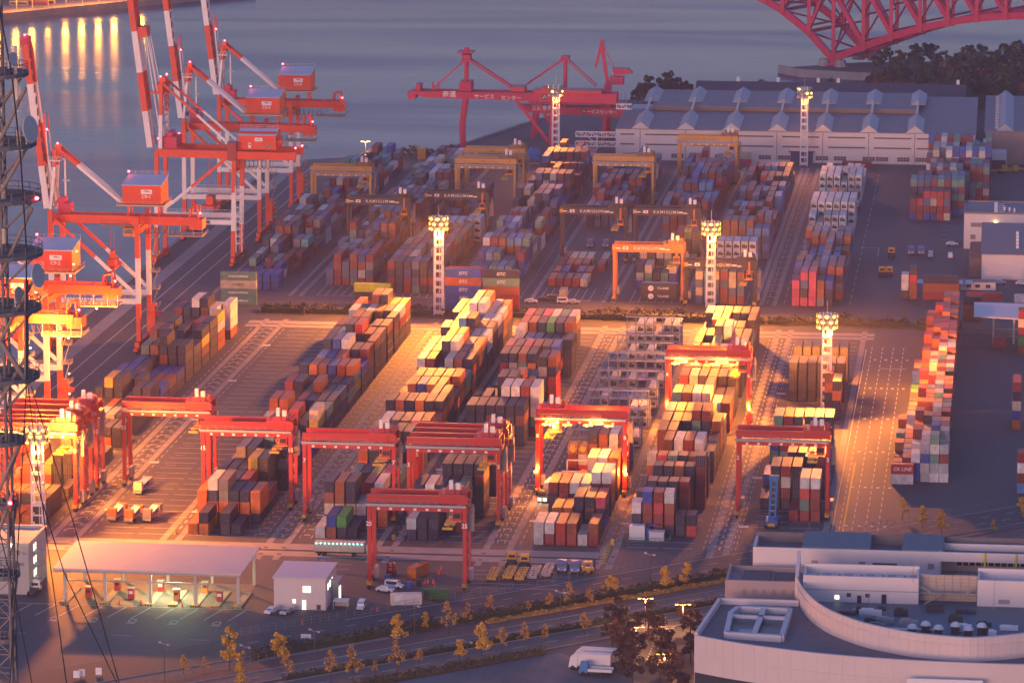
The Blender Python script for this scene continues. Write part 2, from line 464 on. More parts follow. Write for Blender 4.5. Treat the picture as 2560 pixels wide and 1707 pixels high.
# near yard, block by block: row (slots of 6.5 m counted from the south end), then the stacks from the left; n:colours from the top down
NEARB = {
1: '''0.7 - o o o o kk;2.5 - oO oG kG LO kN;4.2 oo - - - - -;5.5 - - - - - k;8 oO OkN LO kkN kkN kN;12.1 - - NN NN NO k;15.6 kN NN NN kN NO NN;18.3 NN kk WN wN NN NN;20.1 k kN oN NN NN N;22 NNN YNNN NNNN BN NNN NNN;24.2 NN NN NNN NNN NO BN;26.1 BNN BNN NNN BN ON ON;27.9 BN BNN NNN BN BN BN;30 RN TNNN ONNN NNONN NNNN NNNN;32 NN NN NNN NNN NNN NNN;34 ONNN NNNN NNN NNNN NNN NYON;36.1 NN NNNN NNN NNN RNNN NNNN;38 NN NN RNN NNN NNN YWOO;40 RNNN NNNN WNNNN NONNN WYNN -;41.3 - - - - - WWWO''',
3: '''0 o No - NN N -;2 ooo WNoN GGoN NoN Noo ooN;4.1 NNN NNN NNN OON kN RN;6.2 NNN NNN NNN YoNN kkNN -;8.2 - GNNN NNNN BTN NN NGNN;10 NN NN NN TGNN okNN BNN;12 NNN NNN NkN BN NN NN;14 NN kNN NNN NN NR TB;16 wRN NN ROO rRON NNR wYRN;18.3 OrNN OrNN OOO NN NRN TNN;20.3 NR NN RNN NNN NNR kNN;22.2 RrNN NNNN NRN OrNN NRN GNN;24.3 NNN NNN RNN NNN ONN NTN;26.1 NNNN oONN ORNN BNNN rONN oTYN;28.3 PNN gNNN BNNN OoNN kNN BNN;30.1 kNN NNNNN BNNNN WNNNN NNNN RRNN;32.3 NNN NNNN kNNN NNN NNN RNNN;34.1 NNNN CTNN NNNNN rNNNN ONNN NNNN;36.3 OONN kNNN NNN NNN kONN ONNN;38.5 NNN OkNN kONN NNN NNN kRNN;40.3 WwNN NBNN WONN oONN NkNN WrkN;42.2 OwNN kNN OoNNN NkNNN oOkN oONN''',
4: '''0 W BO EN N - -;2.2 NOwN OOwN NNwN gB BN OO;4.1 - - - RON WNN NN;6 - TLN NON LEN rRN TNN;8.2 - OoNN NBNN NNN kN kN;10 - NNN NNN kNN NNN RNN;12.1 NN WkN NNN kNNN NNNN NNN;14.4 kNN WNNN NNNN kNNN PRON OONN;16.4 NN gNN NNN RNN NNN OON;18.6 NkNN OONN NNNN oONN NkON NRNN;20.5 NN RNN NNN NNN RkNN RrNN;22.3 oNN ONNN BBNN oBRN oRRN NoN;24.3 kNN okNN OkNN NNNN oONN oOoN;26.3 oN RON ONN NNN NgN wyN;28.3 WNNN RRNN NRN gNNN OONN NOkN;30.3 WNNN oONN NNNNN WNONN NONN OoRN;32.2 YwWN WNNN oONNN oYNNN wNNN oNNN;34.3 NNN NNN NNN RNNN gNNN WWNN;36.3 NNNN oNNN bNNNN NkNNN OONN NNNN;38.3 oNN oNNN wWNN NNN WWNN WgNN;40.4 NNNN oBNN WNNNN WWNNN gNNN WOON;42.3 oNNN oYNN wWNNN owNNN WNNN oONN''',
5: '''0 gN NN NNN - - -;1.5 - - - N R -;2.1 NNNN WNNN NNNN NNwN TwNN -;4.1 - - NrNNN NNNNN NNTwN NRNNN;6.1 - - NN NN - -;8.1 - - - NN NN kNN;10 - - - - - NN;18 NNwN NNNN NOBN NNNN NkwN NONN;20 kRN kNNN kNN WNNNN WNNNN RNNNN WWWTN;22.2 NN NNN NNNNN NNNNN ONN ONN;25 - - RNN OONN NNN NNN;26.9 NN NN NRN NNN NRN kwNkN ONrrr;30 NrNN NwNN OTRN NooN kNN BNN;32 PNNN kONN PrNN ONNN kNNN BNON;33.7 - - - - - - NNNN;36.1 WNNN gNN gNN NNN NNN NNN;38 OWNN OONN NNNN EONN NNNN OkNN;40 PONN kONN PRNN WNNN TNNN WONN''',
6: '''-.1 WW WR rr Or W OR;2.6 - oR oN NNN NON PNB;5.1 RNN RrN WNN WON WRNN WRNN;7.9 - - oN wWON WoOO oOON;10.2 - - - - WWO oOO;12.6 - - kOON OOON WWON ROON''',
7: '''*1.9 WNR BRRR RrRR WORN NN Nr;*3.9 NNN NNNN NNNN NNNN RRRN -;*6.8 - NNNN NNNN ONNR NNRR NRRRR;*8.8 wONN rONR TNNN NNNR ORNN NNNN;11.8 - OOoN WWON RRNN WWNN kNN;13.8 OONN OONN ONN NNN RNN NNN;15.8 kNNN NNNN NNNN RTNNN RNNNN ORON;17.9 wNNN oYNN ooNN oONN oNNN NNN;20 ONN ONN RNN - - -;21.9 TkNN OONN WWNN wRNN WwN OOR;23.8 NNN ONN NNN NNNN NNN NNN;25.8 rONN wONN kkNN ooNN kNNN kkNN;27.9 oNNN kONN YONN kNNN oNNN -;29.9 ONN NNNN oNNN ONNN kNNN ONNN;31.9 oNNN oNNN oYNN WwNN NNN NNN;33.9 NNNN NNN TNNN NNN RONN NNNN;35.8 NkNN NkNN NTNNN WwkNN OoNN NNNN;37.9 NN NNN NNN WNNN ONNN TNN;39.9 NNN oNNN oNNN NNN NNN NRNN;41.8 NNNN NNNN NNNN NNNN NNNN RNNN''',
8: '''5.1 - - - R WrTR WRRR;7.2 N NNNN RWRN NNNN - -;9.6 BN - - - - -;*9.2 - - - - NNRN RRRN;12 - - NNN NNN kNN NNN;14.2 BTN RgN NNN NNN NNN NNN;17.2 TNNN RONN NNNN NNNN NNNN NNNN;25.2 - - - - - koNN;27 - - - - OoNN -;29.3 kkkk kkkk kkkk kkkk kkkk kkNN;33.3 kkkN kkkN kkkN kkkN kkkN kkkN'''}
BLOCKNAME = {1: 'block beside the quay', 3: 'block left of gantry 7', 4: 'block under gantry 7', 5: 'block behind gantry 25', 6: 'block under front lamplit gantry',
             7: 'block under rear lamplit gantry', 8: 'block under rightmost red gantry', 9: 'narrow block on the right'}
ORD = ['first', 'second', 'third', 'fourth', 'fifth', 'sixth', 'seventh', 'eighth', 'ninth', 'tenth', 'eleventh', 'twelfth', 'thirteenth', 'fourteenth', 'fifteenth', 'sixteenth', 'seventeenth',
       'eighteenth', 'nineteenth', 'twentieth', 'twenty-first', 'twenty-second', 'twenty-third', 'twenty-fourth', 'twenty-fifth', 'twenty-sixth', 'twenty-seventh', 'twenty-eighth', 'twenty-ninth', 'thirtieth', 'thirty-first', 'thirty-second', 'thirty-third', 'thirty-fourth', 'thirty-fifth']
TIER = ['ground tier', 'second tier', 'third tier', 'fourth tier', 'fifth tier']
CW = 2.44
boxes = []          # (x left, y front, z, length, height, colour key, label or None, reefer)
def add_stack(x, y, cols, L, blk=None, row=None, idx=None, reefer=False, h=2.9):
    z = 0.12
    n = len(cols)
    for t in range(n):
        c = cols[n - 1 - t].replace('y', 'Y')
        lab = None
        if blk:
            lab = '%s container, %s, %s stack, %s row back, %s' % (CPAL[c][1], TIER[t], ORD[idx], ORD[row], BLOCKNAME[blk])
        boxes.append((x + R.uniform(-.05, .05), y + R.uniform(-.15, .15), z, L, h, c, lab, reefer))
        z += h + .02
for b, txt in NEARB.items():
    for row, ln in enumerate(txt.split(';')):
        p = ln.split()
        L = 12.19
        if p[0][0] == '*': p[0] = p[0][1:]; L = 6.06
        y = 1022 + 6.545 * (float(p[0]) + (.05 if b != 7 else 0))
        for i, c in enumerate(p[1:]):
            if c != '-': add_stack(BLK[b][0] + i * 2.83, y, c, L, b, row, i)
# block 9: tight stacks of short containers
rr = random.Random(5)
row = 0
y = 1107.0
HT = [[2, 3, 4, 4, 3], [1, 2, 2, 3, 4], [1, 2, 3, 3, 4], [1, 2, 2, 4, 4], [2, 2, 3, 4, 4], [1, 2, 4, 4, 3], [2, 2, 2, 3, 4], [1, 2, 3, 3, 4], [1, 2, 3, 3, 4]]
COL9 = 'wogGWokoNOYOkTRWoEBRgRoO'
while y < 1336:
    f = (y - 1107) / 229
    for i in range(6):
        if i < int(f * 3.1): continue
        n = max(1, min(5, HT[(row + i) % 9][min(4, i)] + (1 if i > 3 else 0)))
        if row == 0 and i < 2: continue
        pal = COL9 if f < .62 else 'oOorOoroOoR'
        cols = ''.join(rr.choice(pal) for _ in range(n))
        if row < 3 and i > 1: cols = ''.join(rr.choice('WgWRTB') for _ in range(n))
        add_stack(-28.0 + i * 2.56, y, cols, 6.06, 9, row, i, h=2.62)
    y += 6.55; row += 1
def cross_stack(x, y, cols, name, L=12.19): pass

# far yard, beyond the hedge
fr = random.Random(11)
FARPAL = 'RRRRRRRNNNNNNXXXBBBTTWWOOOGgbrwk'
def far_block(x0, y0, y1, hmin, hmax, pal=FARPAL, n=6, gap=.08, L=12.19, reefer=False, bay=13.1, dx=2.83):
    y = y0
    while y + L < y1:
        base = fr.randint(hmin, hmax)
        for i in range(n):
            k = max(0, min(hmax, base + fr.choice((-1, 0, 0, 0, 0, 1))))
            if fr.random() < gap: k = max(0, k - 2)
            if k:
                add_stack(x0 + i * dx, y, ''.join(fr.choice(pal) for _ in range(k)), L, reefer=reefer, h=2.75)
        y += bay
far_block(-261.4, 1384, 1400, 2, 2, 'BBBNTRGB', 5); far_block(-263.7, 1402, 1418, 2, 2, 'RbWRRBT')
far_block(-263.7, 1417, 1690, 2, 4, 'RRRRBBTTNNXWgCG', gap=.15)
far_block(-232.9, 1397, 1500, 3, 5, 'OOXXNBRkRTGW'); far_block(-232.9, 1502, 1690, 3, 4, 'XXNNTRRwWGBN')
far_block(-209.3, 1384, 1425, 4, 4, 'wNRRTNGBXk'); far_block(-209.3, 1424, 1490, 3, 4, 'OXTGORRgk'); 
far_block(-205.5, 1492, 1512, 3, 3, 'W', 3, reefer=True); far_block(-196.8, 1498, 1520, 2, 3, 'W', 2, reefer=True)
far_block(-209.3, 1528, 1600, 1, 3, 'XXNRN', 4)
far_block(-183, 1410, 1440, 2, 3, 'bTTXRB'); far_block(-183, 1438, 1500, 3, 4, 'RROXTBbWRX'); far_block(-183, 1500, 1600, 3, 5, 'NNNXXRwNB'); far_block(-183, 1600, 1692, 3, 5, 'RRNNXObPRN')
far_block(-155.9, 1404, 1418, 1, 1, 'RNRwRR', gap=0); far_block(-155.9, 1420, 1434, 1, 1, 'RBRRWR', gap=0); far_block(-155.9, 1436, 1449, 1, 1, 'rRBRRR', gap=0); far_block(-155.9, 1450, 1464, 1, 1, 'wBBWTR', gap=0)
add_stack(-149.4, 1380.5, 'w', 6.06)
far_block(-155.9, 1536, 1690, 3, 4, 'NNNNRRRXXBb')
far_block(-124.9, 1403, 1417, 2, 3, 'TwBXgN', 5, gap=0); far_block(-124.9, 1417, 1432, 4, 4, 'OwOXBwTNk', gap=0); far_block(-124.9, 1436, 1470, 2, 3, 'RTLkNR'); far_block(-117, 1478, 1492, 2, 3, 'gTNRN', 3)
far_block(-124.9, 1512, 1690, 3, 5, 'RRRRRNNXXXBbr')
far_block(-102.4, 1376, 1390, 5, 5, 'XXbXORwX', gap=0); far_block(-91.5, 1381, 1395, 3, 3, 'wW', 1, reefer=True)
far_block(-99.6, 1440, 1454, 4, 4, 'W', 5, reefer=True, gap=0); far_block(-99.6, 1470, 1484, 5, 5, 'OOXXbO', 6, gap=0); far_block(-99.6, 1484, 1498, 5, 5, 'OORXb', 6, gap=0)
far_block(-99.6, 1510, 1660, 3, 4, 'RRNNXbbXXNr'); far_block(-99.6, 1664, 1690, 1, 2, 'W', 5, reefer=True, gap=.3)
add_stack(-69.6, 1375.5, 'PPP', 12.19); add_stack(-66.8, 1375.5, 'PXkP', 12.19); add_stack(-64, 1375.5, 'PPPP', 12.19); add_stack(-61.2, 1375.5, 'OOG', 12.19); add_stack(-58.4, 1376, 'BNN', 12.19)
far_block(-69.6, 1390, 1490, 3, 4, 'OOOOXXbbNB'); far_block(-58.3, 1400, 1470, 2, 3, 'bTBNX', 1)
far_block(-71.1, 1522, 1536, 3, 3, 'W', 6, reefer=True, gap=.12); far_block(-71.1, 1536, 1550, 4, 4, 'W', 6, reefer=True, gap=0); far_block(-71.1, 1550, 1563, 4, 4, 'W', 6, reefer=True, gap=.1)
far_block(-71.1, 1580, 1594, 2, 3, 'WWR', 6, reefer=True, gap=.2); far_block(-71.1, 1606, 1620, 4, 4, 'W', 6, reefer=True, gap=.1); far_block(-71.1, 1620, 1634, 4, 4, 'W', 6, reefer=True, gap=.1); far_block(-71.1, 1640, 1690, 2, 2, 'W', 6, reefer=True, gap=.2)
far_block(-34.7, 1567, 1582, 4, 5, 'RRRNBBwXr', 6, gap=0, dx=2.6); far_block(-34.7, 1580, 1610, 5, 5, 'RBNRTXB', 8, gap=.02, dx=2.6); far_block(-28, 1614, 1640, 5, 5, 'RRRTwXR', 9, gap=0, dx=2.6); far_block(-30, 1642, 1700, 5, 6, 'RRBNWwTR', 10, gap=.05, dx=2.6)

# ---- which ones show largest: count the photo's pixels each would cover
bv, bf, own = [], [], []
for n, (x, y, z, L, h, c, lab, rf) in enumerate(boxes):
    k = len(bv)
    bv += [(x, y, z), (x + CW, y, z), (x + CW, y + L, z), (x, y + L, z), (x, y, z + h), (x + CW, y, z + h), (x + CW, y + L, z + h), (x, y + L, z + h)]
    for q in ((0, 1, 5, 4), (1, 2, 6, 5), (2, 3, 7, 6), (3, 0, 4, 7), (4, 5, 6, 7)):
        bf.append(tuple(k + i for i in q)); own.append(n)
tree_ = BVHTree.FromPolygons(bv, bf)
cnt = [0] * len(boxes)
org = Vector((0, 0, CAMH))
for py in range(380, 1400, 6):
    for px in range(0, 2560, 6):
        hit = tree_.ray_cast(org, Vector(ray(px + 3, py + 3)))
        if hit[2] is not None: cnt[own[hit[2]]] += 1
order = sorted((i for i in range(len(boxes)) if boxes[i][6]), key=lambda i: -cnt[i])
PICK = set(order[:212])

# ---- the container itself: corner posts, rails, ribbed sides, doors with lock rods
def container_body(L, H, reefer=False):
    m = MB(); W = CW; p = .12
    m.box(.05, W - .05, .06, L - .04, .08, H - .03, 0)
    for x in (0, W - p):
        for yy in (0, L - p): m.box(x, x + p, yy, yy + p, 0, H, 0)
        m.box(x, x + p, p, L - p, 0, .16, 0); m.box(x, x + p, p, L - p, H - .1, H - .002, 0)
    for yy in (0, L - p):
        m.box(p, W - p, yy, yy + p, .001, .16, 0); m.box(p, W - p, yy, yy + p, H - .12, H - .003, 0)
    n = int(L / .56)
    for k in range(n):
        yy = p + .15 + k * (L - 2 * p - .3) / n
        for x in (.025, W - .05): m.box(x, x + .025, yy, yy + .28, .17, H - .11, 0)
    for k in range(int(L / 1.1)):
        yy = .4 + k * 1.1
        m.box(.2, W - .2, yy, yy + .5, H - .03, H - .012, 0)
    return m
def door_leaf(side, H):
    m = MB()
    x0, x1 = (.13, 1.21) if side < 0 else (1.23, 2.31)
    m.box(x0, x1, .01, .05, .18, H - .14, 0)
    for xx in (x0 + .28, x1 - .28):
        m.box(xx - .022, xx + .022, -.035, .008, .2, H - .16, 0)
    if side > 0: m.box(x0 + .46, x0 + .62, -.004, .008, 1.0, 1.16, 2)
    return m

def paint_mat(name, attr):
    m = bpy.data.materials.new(name); m.use_nodes = True; nt = m.node_tree
    b = nt.nodes['Principled BSDF']; b.inputs['Roughness'].default_value = .55
    if attr:
        src = nt.nodes.new('ShaderNodeVertexColor'); src.layer_name = 'paint'; cs = src.outputs['Color']
    else:
        src = nt.nodes.new('ShaderNodeObjectInfo'); cs = src.outputs['Color']
    geo = nt.nodes.new('ShaderNodeNewGeometry')
    n1 = nt.nodes.new('ShaderNodeTexNoise'); n1.inputs['Scale'].default_value = .55; n1.inputs['Detail'].default_value = 7; n1.inputs['Roughness'].default_value = .7
    nt.links.new(geo.outputs['Position'], n1.inputs['Vector'])
    r = nt.nodes.new('ShaderNodeValToRGB')
    r.color_ramp.elements[0].position = .36; r.color_ramp.elements[0].color = (.62, .60, .58, 1)
    r.color_ramp.elements[1].position = .62; r.color_ramp.elements[1].color = (1.08, 1.08, 1.08, 1)
    nt.links.new(n1.outputs['Fac'], r.inputs['Fac'])
    mx = nt.nodes.new('ShaderNodeMix'); mx.data_type = 'RGBA'; mx.blend_type = 'MULTIPLY'; mx.inputs['Factor'].default_value = .8
    nt.links.new(cs, mx.inputs[6]); nt.links.new(r.outputs['Color'], mx.inputs[7])
    # dust lies on the roofs
    sep = nt.nodes.new('ShaderNodeSeparateXYZ'); nt.links.new(geo.outputs['Normal'], sep.inputs[0])
    n2 = nt.nodes.new('ShaderNodeTexNoise'); n2.inputs['Scale'].default_value = .25; n2.inputs['Detail'].default_value = 5
    nt.links.new(geo.outputs['Position'], n2.inputs['Vector'])
    mm = nt.nodes.new('ShaderNodeMath'); mm.operation = 'MULTIPLY'; mm.use_clamp = True
    nt.links.new(sep.outputs['Z'], mm.inputs[0]); nt.links.new(n2.outputs['Fac'], mm.inputs[1])
    m3 = nt.nodes.new('ShaderNodeMath'); m3.operation = 'MULTIPLY'; m3.inputs[1].default_value = .42
    nt.links.new(mm.outputs[0], m3.inputs[0])
    mx2 = nt.nodes.new('ShaderNodeMix'); mx2.data_type = 'RGBA'
    nt.links.new(m3.outputs[0], mx2.inputs['Factor']); nt.links.new(mx.outputs[2], mx2.inputs[6]); mx2.inputs[7].default_value = (.17, .15, .14, 1)
    nt.links.new(mx2.outputs[2], b.inputs['Base Color'])
    return m
CPAINT = paint_mat('container_paint', False)
CSTOCK = paint_mat('container_paint_by_box', True)
PLAC = mat('placard', (.62, .5, .25), .6)
SHAPES = {}
def shape(L, h):
    k = (L, h)
    if k not in SHAPES:
        SHAPES[k] = (container_body(L, h).mesh('container_body', [CPAINT]), door_leaf(-1, h).mesh('container_door', [CPAINT, GREY, PLAC]), door_leaf(1, h).mesh('container_door', [CPAINT, GREY, PLAC]))
    return SHAPES[k]
def place_container(x, y, z, L, h, c, label, group, rotz=0.0, shade=None):
    body, dl, dr = shape(L, h)
    o = bpy.data.objects.new('shipping_container', body); COL.objects.link(o)
    o.location = (x, y, z); o.rotation_euler.z = rotz
    v = shade if shade else R.uniform(.82, 1.18)
    col = tuple(min(.85, a * v) for a in CPAL[c][0]) + (1,)
    o.color = col
    tag(o, label, 'container', group)
    for d in (dl, dr):
        e = bpy.data.objects.new('door', d); COL.objects.link(e); e.parent = o; e.color = col
    return o
for i in sorted(PICK):
    x, y, z, L, h, c, lab, rf = boxes[i]
    place_container(x, y, z, L, h, c, lab, 'containers stacked in the near yard')

# the rest of the stock: one object
st = MB(); cols = []
def stock_box(x0, x1, y0, y1, z0, z1, mi): st.box(x0, x1, y0, y1, z0, z1, mi)
for i, (x, y, z, L, h, c, lab, rf) in enumerate(boxes):
    if i in PICK: continue
    n0 = len(st.v)
    W = CW; p = .12
    st.box(x + .05, x + W - .05, y + .05, y + L - .05, z + .1, z + h - .03, 0)
    for xx in (x, x + W - p):
        for yy in (y, y + L - p): st.box(xx, xx + p, yy, yy + p, z, z + h, 0)
        st.box(xx, xx + p, y + p, y + L - p, z + h - .14, z + h - .004, 0)
    st.box(x + p, x + W - p, y, y + p, z + h - .14, z + h - .006, 0); st.box(x + p, x + W - p, y, y + p, z + .002, z + .14, 0)
    st.box(x + W / 2 - .012, x + W / 2 + .012, y + .03, y + .049, z + .15, z + h - .15, 1)
    if rf:
        st.box(x + .3, x + W - .3, y - .02, y + .02, z + .55, z + 1.45, 1); st.box(x + .5, x + W - 1.0, y - .02, y + .02, z + 1.55, z + 1.9, 1)
    else:
        for xx in (.45, .95, 1.45, 1.95): st.box(x + xx, x + xx + .04, y + .01, y + .048, z + .2, z + h - .2, 2)
    v = R.uniform(.8, 1.2)
    cols.append((n0, len(st.v), tuple(min(.85, a * v) for a in CPAL[c][0])))
me = st.mesh('stacked_containers', [CSTOCK, DARK, GREY])
ca = me.color_attributes.new('paint', 'FLOAT_COLOR', 'POINT')
buf = [0.0] * (4 * len(st.v))
for a, b, c in cols:
    for k in range(a, b): buf[4 * k:4 * k + 4] = [c[0], c[1], c[2], 1]
ca.data.foreach_set('color', buf)
o = bpy.data.objects.new('stacked_containers', me); COL.objects.link(o)
tag(o, 'remaining stacked shipping containers of both yards in mixed colours', 'containers', kind='stuff')
# ------------------------------------------------------------------ ship-to-shore cranes on the quay
LIGHTS = []
def point_light(loc, power, color=(1.0, .27, .025), radius=.6, parent=None, spot=None, aim=None, blend=.5):
    l = bpy.data.lights.new('lamp_light', 'SPOT' if spot else 'POINT')
    l.energy = power; l.color = color; l.shadow_soft_size = radius
    o = bpy.data.objects.new('lamp_light', l); COL.objects.link(o); o.location = loc
    if spot:
        l.spot_size = spot; l.spot_blend = blend
        o.rotation_euler = (Vector(aim) - Vector(loc)).to_track_quat('-Z', 'Y').to_euler()
    LIGHTS.append(o)
    return o
RW = [RED, WHT]
def beacon(p, parent, r=.38):
    m = MB(); m.ball(p, r, 8); m.build('beacon', REDLAMP, parent)

def swoosh(mb, x0, z0, w, h, y, mi):
    """wing shaped emblem on the house plate"""
    top = [(x0 + w * t, z0 + h * (.55 + .42 * math.sin(PI * t))) for t in [i / 10 for i in range(11)]]
    bot = [(x0 + w * t, z0 + h * (.50 + .18 * math.sin(PI * t))) for t in [i / 10 for i in range(11)]]
    for i in range(10):
        mb.poly([(bot[i][0], y, bot[i][1]), (bot[i + 1][0], y, bot[i + 1][1]), (top[i + 1][0], y, top[i + 1][1]), (top[i][0], y, top[i][1])], mi)

def sts(x, y, label, plate, lit=False, full=True):
    t = thing('quay_crane', label, 'container crane', (x, y, 0), 0, 'red and white quay cranes')
    for yy in (0, 16.5):
        m = MB(); m.bands((-28.4, yy, 1.5), (-28, yy, 45), 1.5, 1.5, (.31, .67), (0, 1, 0)); m.build('leg', RW, t)
        m = MB(); m.bands((0, yy, 1.5), (0, yy, 43.4), 1.45, 1.5, (.33, .68), (0, 1, 0)); m.build('leg', RW, t)
        m = MB(); m.beam((-28.2, yy, 16), (0, yy, 16), 1.1, 1.7, 1)
        m.rail([(-27, yy - .5, 16.9), (-1, yy - .5, 16.9)], 1.1, .07, 1, 3)
        m.build('portal_beam', RW, t)
        m = MB(); m.bands((-26.8, yy, 42), (-.9, yy, 18.2), 1.0, 1.0, (.5,), (0, 1)); m.build('diagonal_brace', RW, t)
    for xx in (-28.4, 0):
        m = MB(); m.beam((xx, -3.5, 2.4), (xx, 20, 2.4), 1.5, 1.7, 0); m.build('sill_beam', RW, t)
        for yy in (-2.5, 19):
            m = MB(); m.box(xx - .7, xx + .7, yy - 3.2, yy + 3.2, .75, 1.6, 0)
            for k in range(6): m.disc((xx, yy - 2.7 + k * 1.08, .42), .42, 'x', 10, .5, 1)
            m.build('bogie', [RED, DARK], t)
    for q in ((-28, 40.6), (0, 38.5)): m = MB(); m.beam((q[0], 0, q[1]), (q[0], 16.5, q[1]), 1.2, 1.8); m.build('cross_beam', RED, t)
    m = MB()
    for yy in (5.6, 11): m.beam((-28.3, yy, 41.6), (17.8, yy, 41.2), 1.5, 2.6)
    for xx in (-20, -10, 3, 12): m.beam((xx, 5.6, 42.3), (xx, 11, 42.3), .6, .6)
    m.rail([(-27, 4.5, 42.9), (16, 4.5, 42.6)], 1.1, .07, 0, 2.5)
    m.build('girder', RED, t)
    m = MB(); m.box(8.8, 20, 4.4, 12.3, 36.4, 36.7, 0); m.rail([(8.8, 4.4, 36.7), (20.5, 4.4, 36.7), (20.5, 12.3, 36.7)], 1.1, .08, 0, 1.6)
    for xx in (9, 13, 17, 20): m.beam((xx, 5, 36.6), (xx, 5, 40), .15, .15, 0)
    m.build('rear_platform', mat('platform_grating', (.42, .36, .28), .7), t)
    m = MB()
    for k in range(9):
        cx_ = -2 + k * 1.7
        pts = [(cx_ + 1.3 * math.cos(a), 8, 38.8 + 2.2 * min(0, -math.sin(a))) for a in [PI * i / 6 for i in range(7)]]
        m.path(pts, .1, 5)
    m.build('festoon_cable', DARK, t)
    m = MB(); m.box(15.8, 20, 5, 11.5, 38.6, 41.8)
    m.path([(15.6, 6, 41.5), (15.9, 6, 45.5), (18.2, 6, 46), (18.6, 6, 41.5)], .28, 6); m.path([(15.6, 10, 41.5), (15.9, 10, 45.5), (18.2, 10, 46), (18.6, 10, 41.5)], .28, 6)
    m.build('rear_gallows', RED, t); beacon((19.4, 5, 44.0), t)
    # raised boom
    m = MB()
    b0, b1 = Vector((-30.4, 0, 44.6)), Vector((-36.6, 0, 97))
    for yy in (6.2, 10.8):
        m.bands(b0 + Vector((0, yy, 0)), b1 + Vector((0, yy, 0)), 2.0, 2.2, (.26, .51, .76), (1, 0, 1, 0))
    for k in range(14):
        p = b0.lerp(b1, .06 + k * .067); m.beam(p + Vector((0, 6.2, 0)), p + Vector((0, 10.8, 0)), .5, .5, 1 if (k // 3) % 2 == 0 else 0)
    for k in range(13):
        p = b0.lerp(b1, .08 + k * .07); m.box(p.x + 1.1, p.x + 1.5, 4.9, 5.2, p.z, p.z + 2.4, 2)
    m.build('boom', RW + [DARK], t)
    m = MB(); m.box(-38.2, -35.6, 6, 11, 96.4, 99.4); m.disc((-36.9, 5.9, 98), 1.1, 'y', 12, .4); m.build('boom_tip', DOCKRED, t); beacon((-36.6, 6, 100), t)
    m = MB()
    for yy in (6.2, 10.8):
        m.bands((-28.6, yy, 46), (-31.0, yy, 75), .34, .34, (.8,), (1, 0)); m.bands((-27.6, yy, 47), (-29.8, yy, 62), .34, .34, (.9,), (1, 1))
    m.build('folded_forestay', RW, t)
    # apex tower
    for yy in (4.5, 12.5):
        m = MB(); m.bands((-29.2, yy, 43.5), (-27.4, yy * .5 + 4.25, 63.5), .85, .85, (.72,), (1, 0)); m.build('apex_post', RW, t)
    m = MB(); m.box(-29.6, -25.8, 5.5, 11.5, 59.7, 60.1, 1); m.rail([(-29.6, 5.5, 60.1), (-25.8, 5.5, 60.1)], 1.1, .1, 1, 1); m.box(-28.6, -26.4, 6.4, 10.6, 60.3, 63.6, 0); m.box(-27.8, -26.4, 7, 10, 63.6, 65, 0)
    m.box(-25.4, -24.9, 9, 9.4, 46, 60, 1); m.box(-26, -24, 9, 11, 53, 53.2, 1)
    m.build('apex_head', RW, t); beacon((-26.8, 6.5, 65.4), t)
    beacon((-30, 5.5, 70), t)
    for yy in (6.4, 10.6):
        m = MB(); m.bands((-26.6, yy, 63.6), (-6.2, yy, 46.6), .95, .95, (.3,), (0, 1)); m.build('backstay', RW, t)
    m = MB(); m.box(-27, -23, 6.5, 10.5, 43, 46.2); m.tube((-26, 6, 47), (-26, 11, 47), 1.4, 10); m.tube((-24, 6, 45), (-24, 11, 45), 1.2, 10); m.build('hinge_gear', DOCKRED, t)
    # machinery house
    m = MB(); m.box(-5.3, 7.3, 3.2, 14, 46.9, 52.7); m.hexa([(-5.3, 3.2, 52.7), (7.3, 3.2, 52.7), (7.3, 14, 52.7), (-5.3, 14, 52.7)], [(-5.3, 3.2, 52.72), (7.3, 3.2, 52.72), (7.3, 14, 54.6), (-5.3, 14, 54.6)])
    h = m.build('machinery_house', RED, t)
    m = MB(); m.hexa([(-5.5, 3.0, 52.78), (7.5, 3.0, 52.78), (7.5, 14.2, 54.7), (-5.5, 14.2, 54.7)], [(-5.5, 3.0, 52.98), (7.5, 3.0, 52.98), (7.5, 14.2, 54.9), (-5.5, 14.2, 54.9)])
    m.rail([(-5.4, 14.1, 54.9), (7.4, 14.1, 54.9)], 1.0, .06, 0, 2); m.build('roof', ROOFW, h)
    m = MB(); m.box(.7, 4.3, 3.08, 3.17, 50.1, 51.5, 0); swoosh(m, 1.5, 50.3, 1.8, 1.0, 3.06, 1); swoosh(m, 2.3, 50.15, 1.6, 1.0, 3.05, 2)
    m.build('emblem_plate', [LETTER, INK, LOGOB], h)
    m = MB(); m.add(text_mb(plate, 1.5, bold=.03), T(2.4, 3.13, 49.2)); m.build('lettering', LETTER, h)
    m = MB(); m.box(-7, 8.4, 1.9, 14.8, 46.3, 46.75, 0); m.rail([(-7, 1.9, 46.75), (8.4, 1.9, 46.75), (8.4, 14.8, 46.75)], 1.1, .07, 0, 2)
    for xx in (-4, 6): 
        for yy in (5.6, 11): m.beam((xx, yy, 42.7), (xx, yy, 46.4), .6, .6, 1)
    m.build('house_platform', [mat('platform_paint', (.52, .36, .22), .6), RED], t)
    beacon((-5, 12, 56), t)
    # driver's cab and spreader
    m = MB(); m.box(-6, -2.6, 6.4, 9.8, 35.8, 38.6, 0); m.box(-6.06, -5.9, 6.7, 9.5, 36.6, 38.2, 1); m.box(-5.7, -2.9, 6.3, 6.42, 36.7, 38.1, 1)
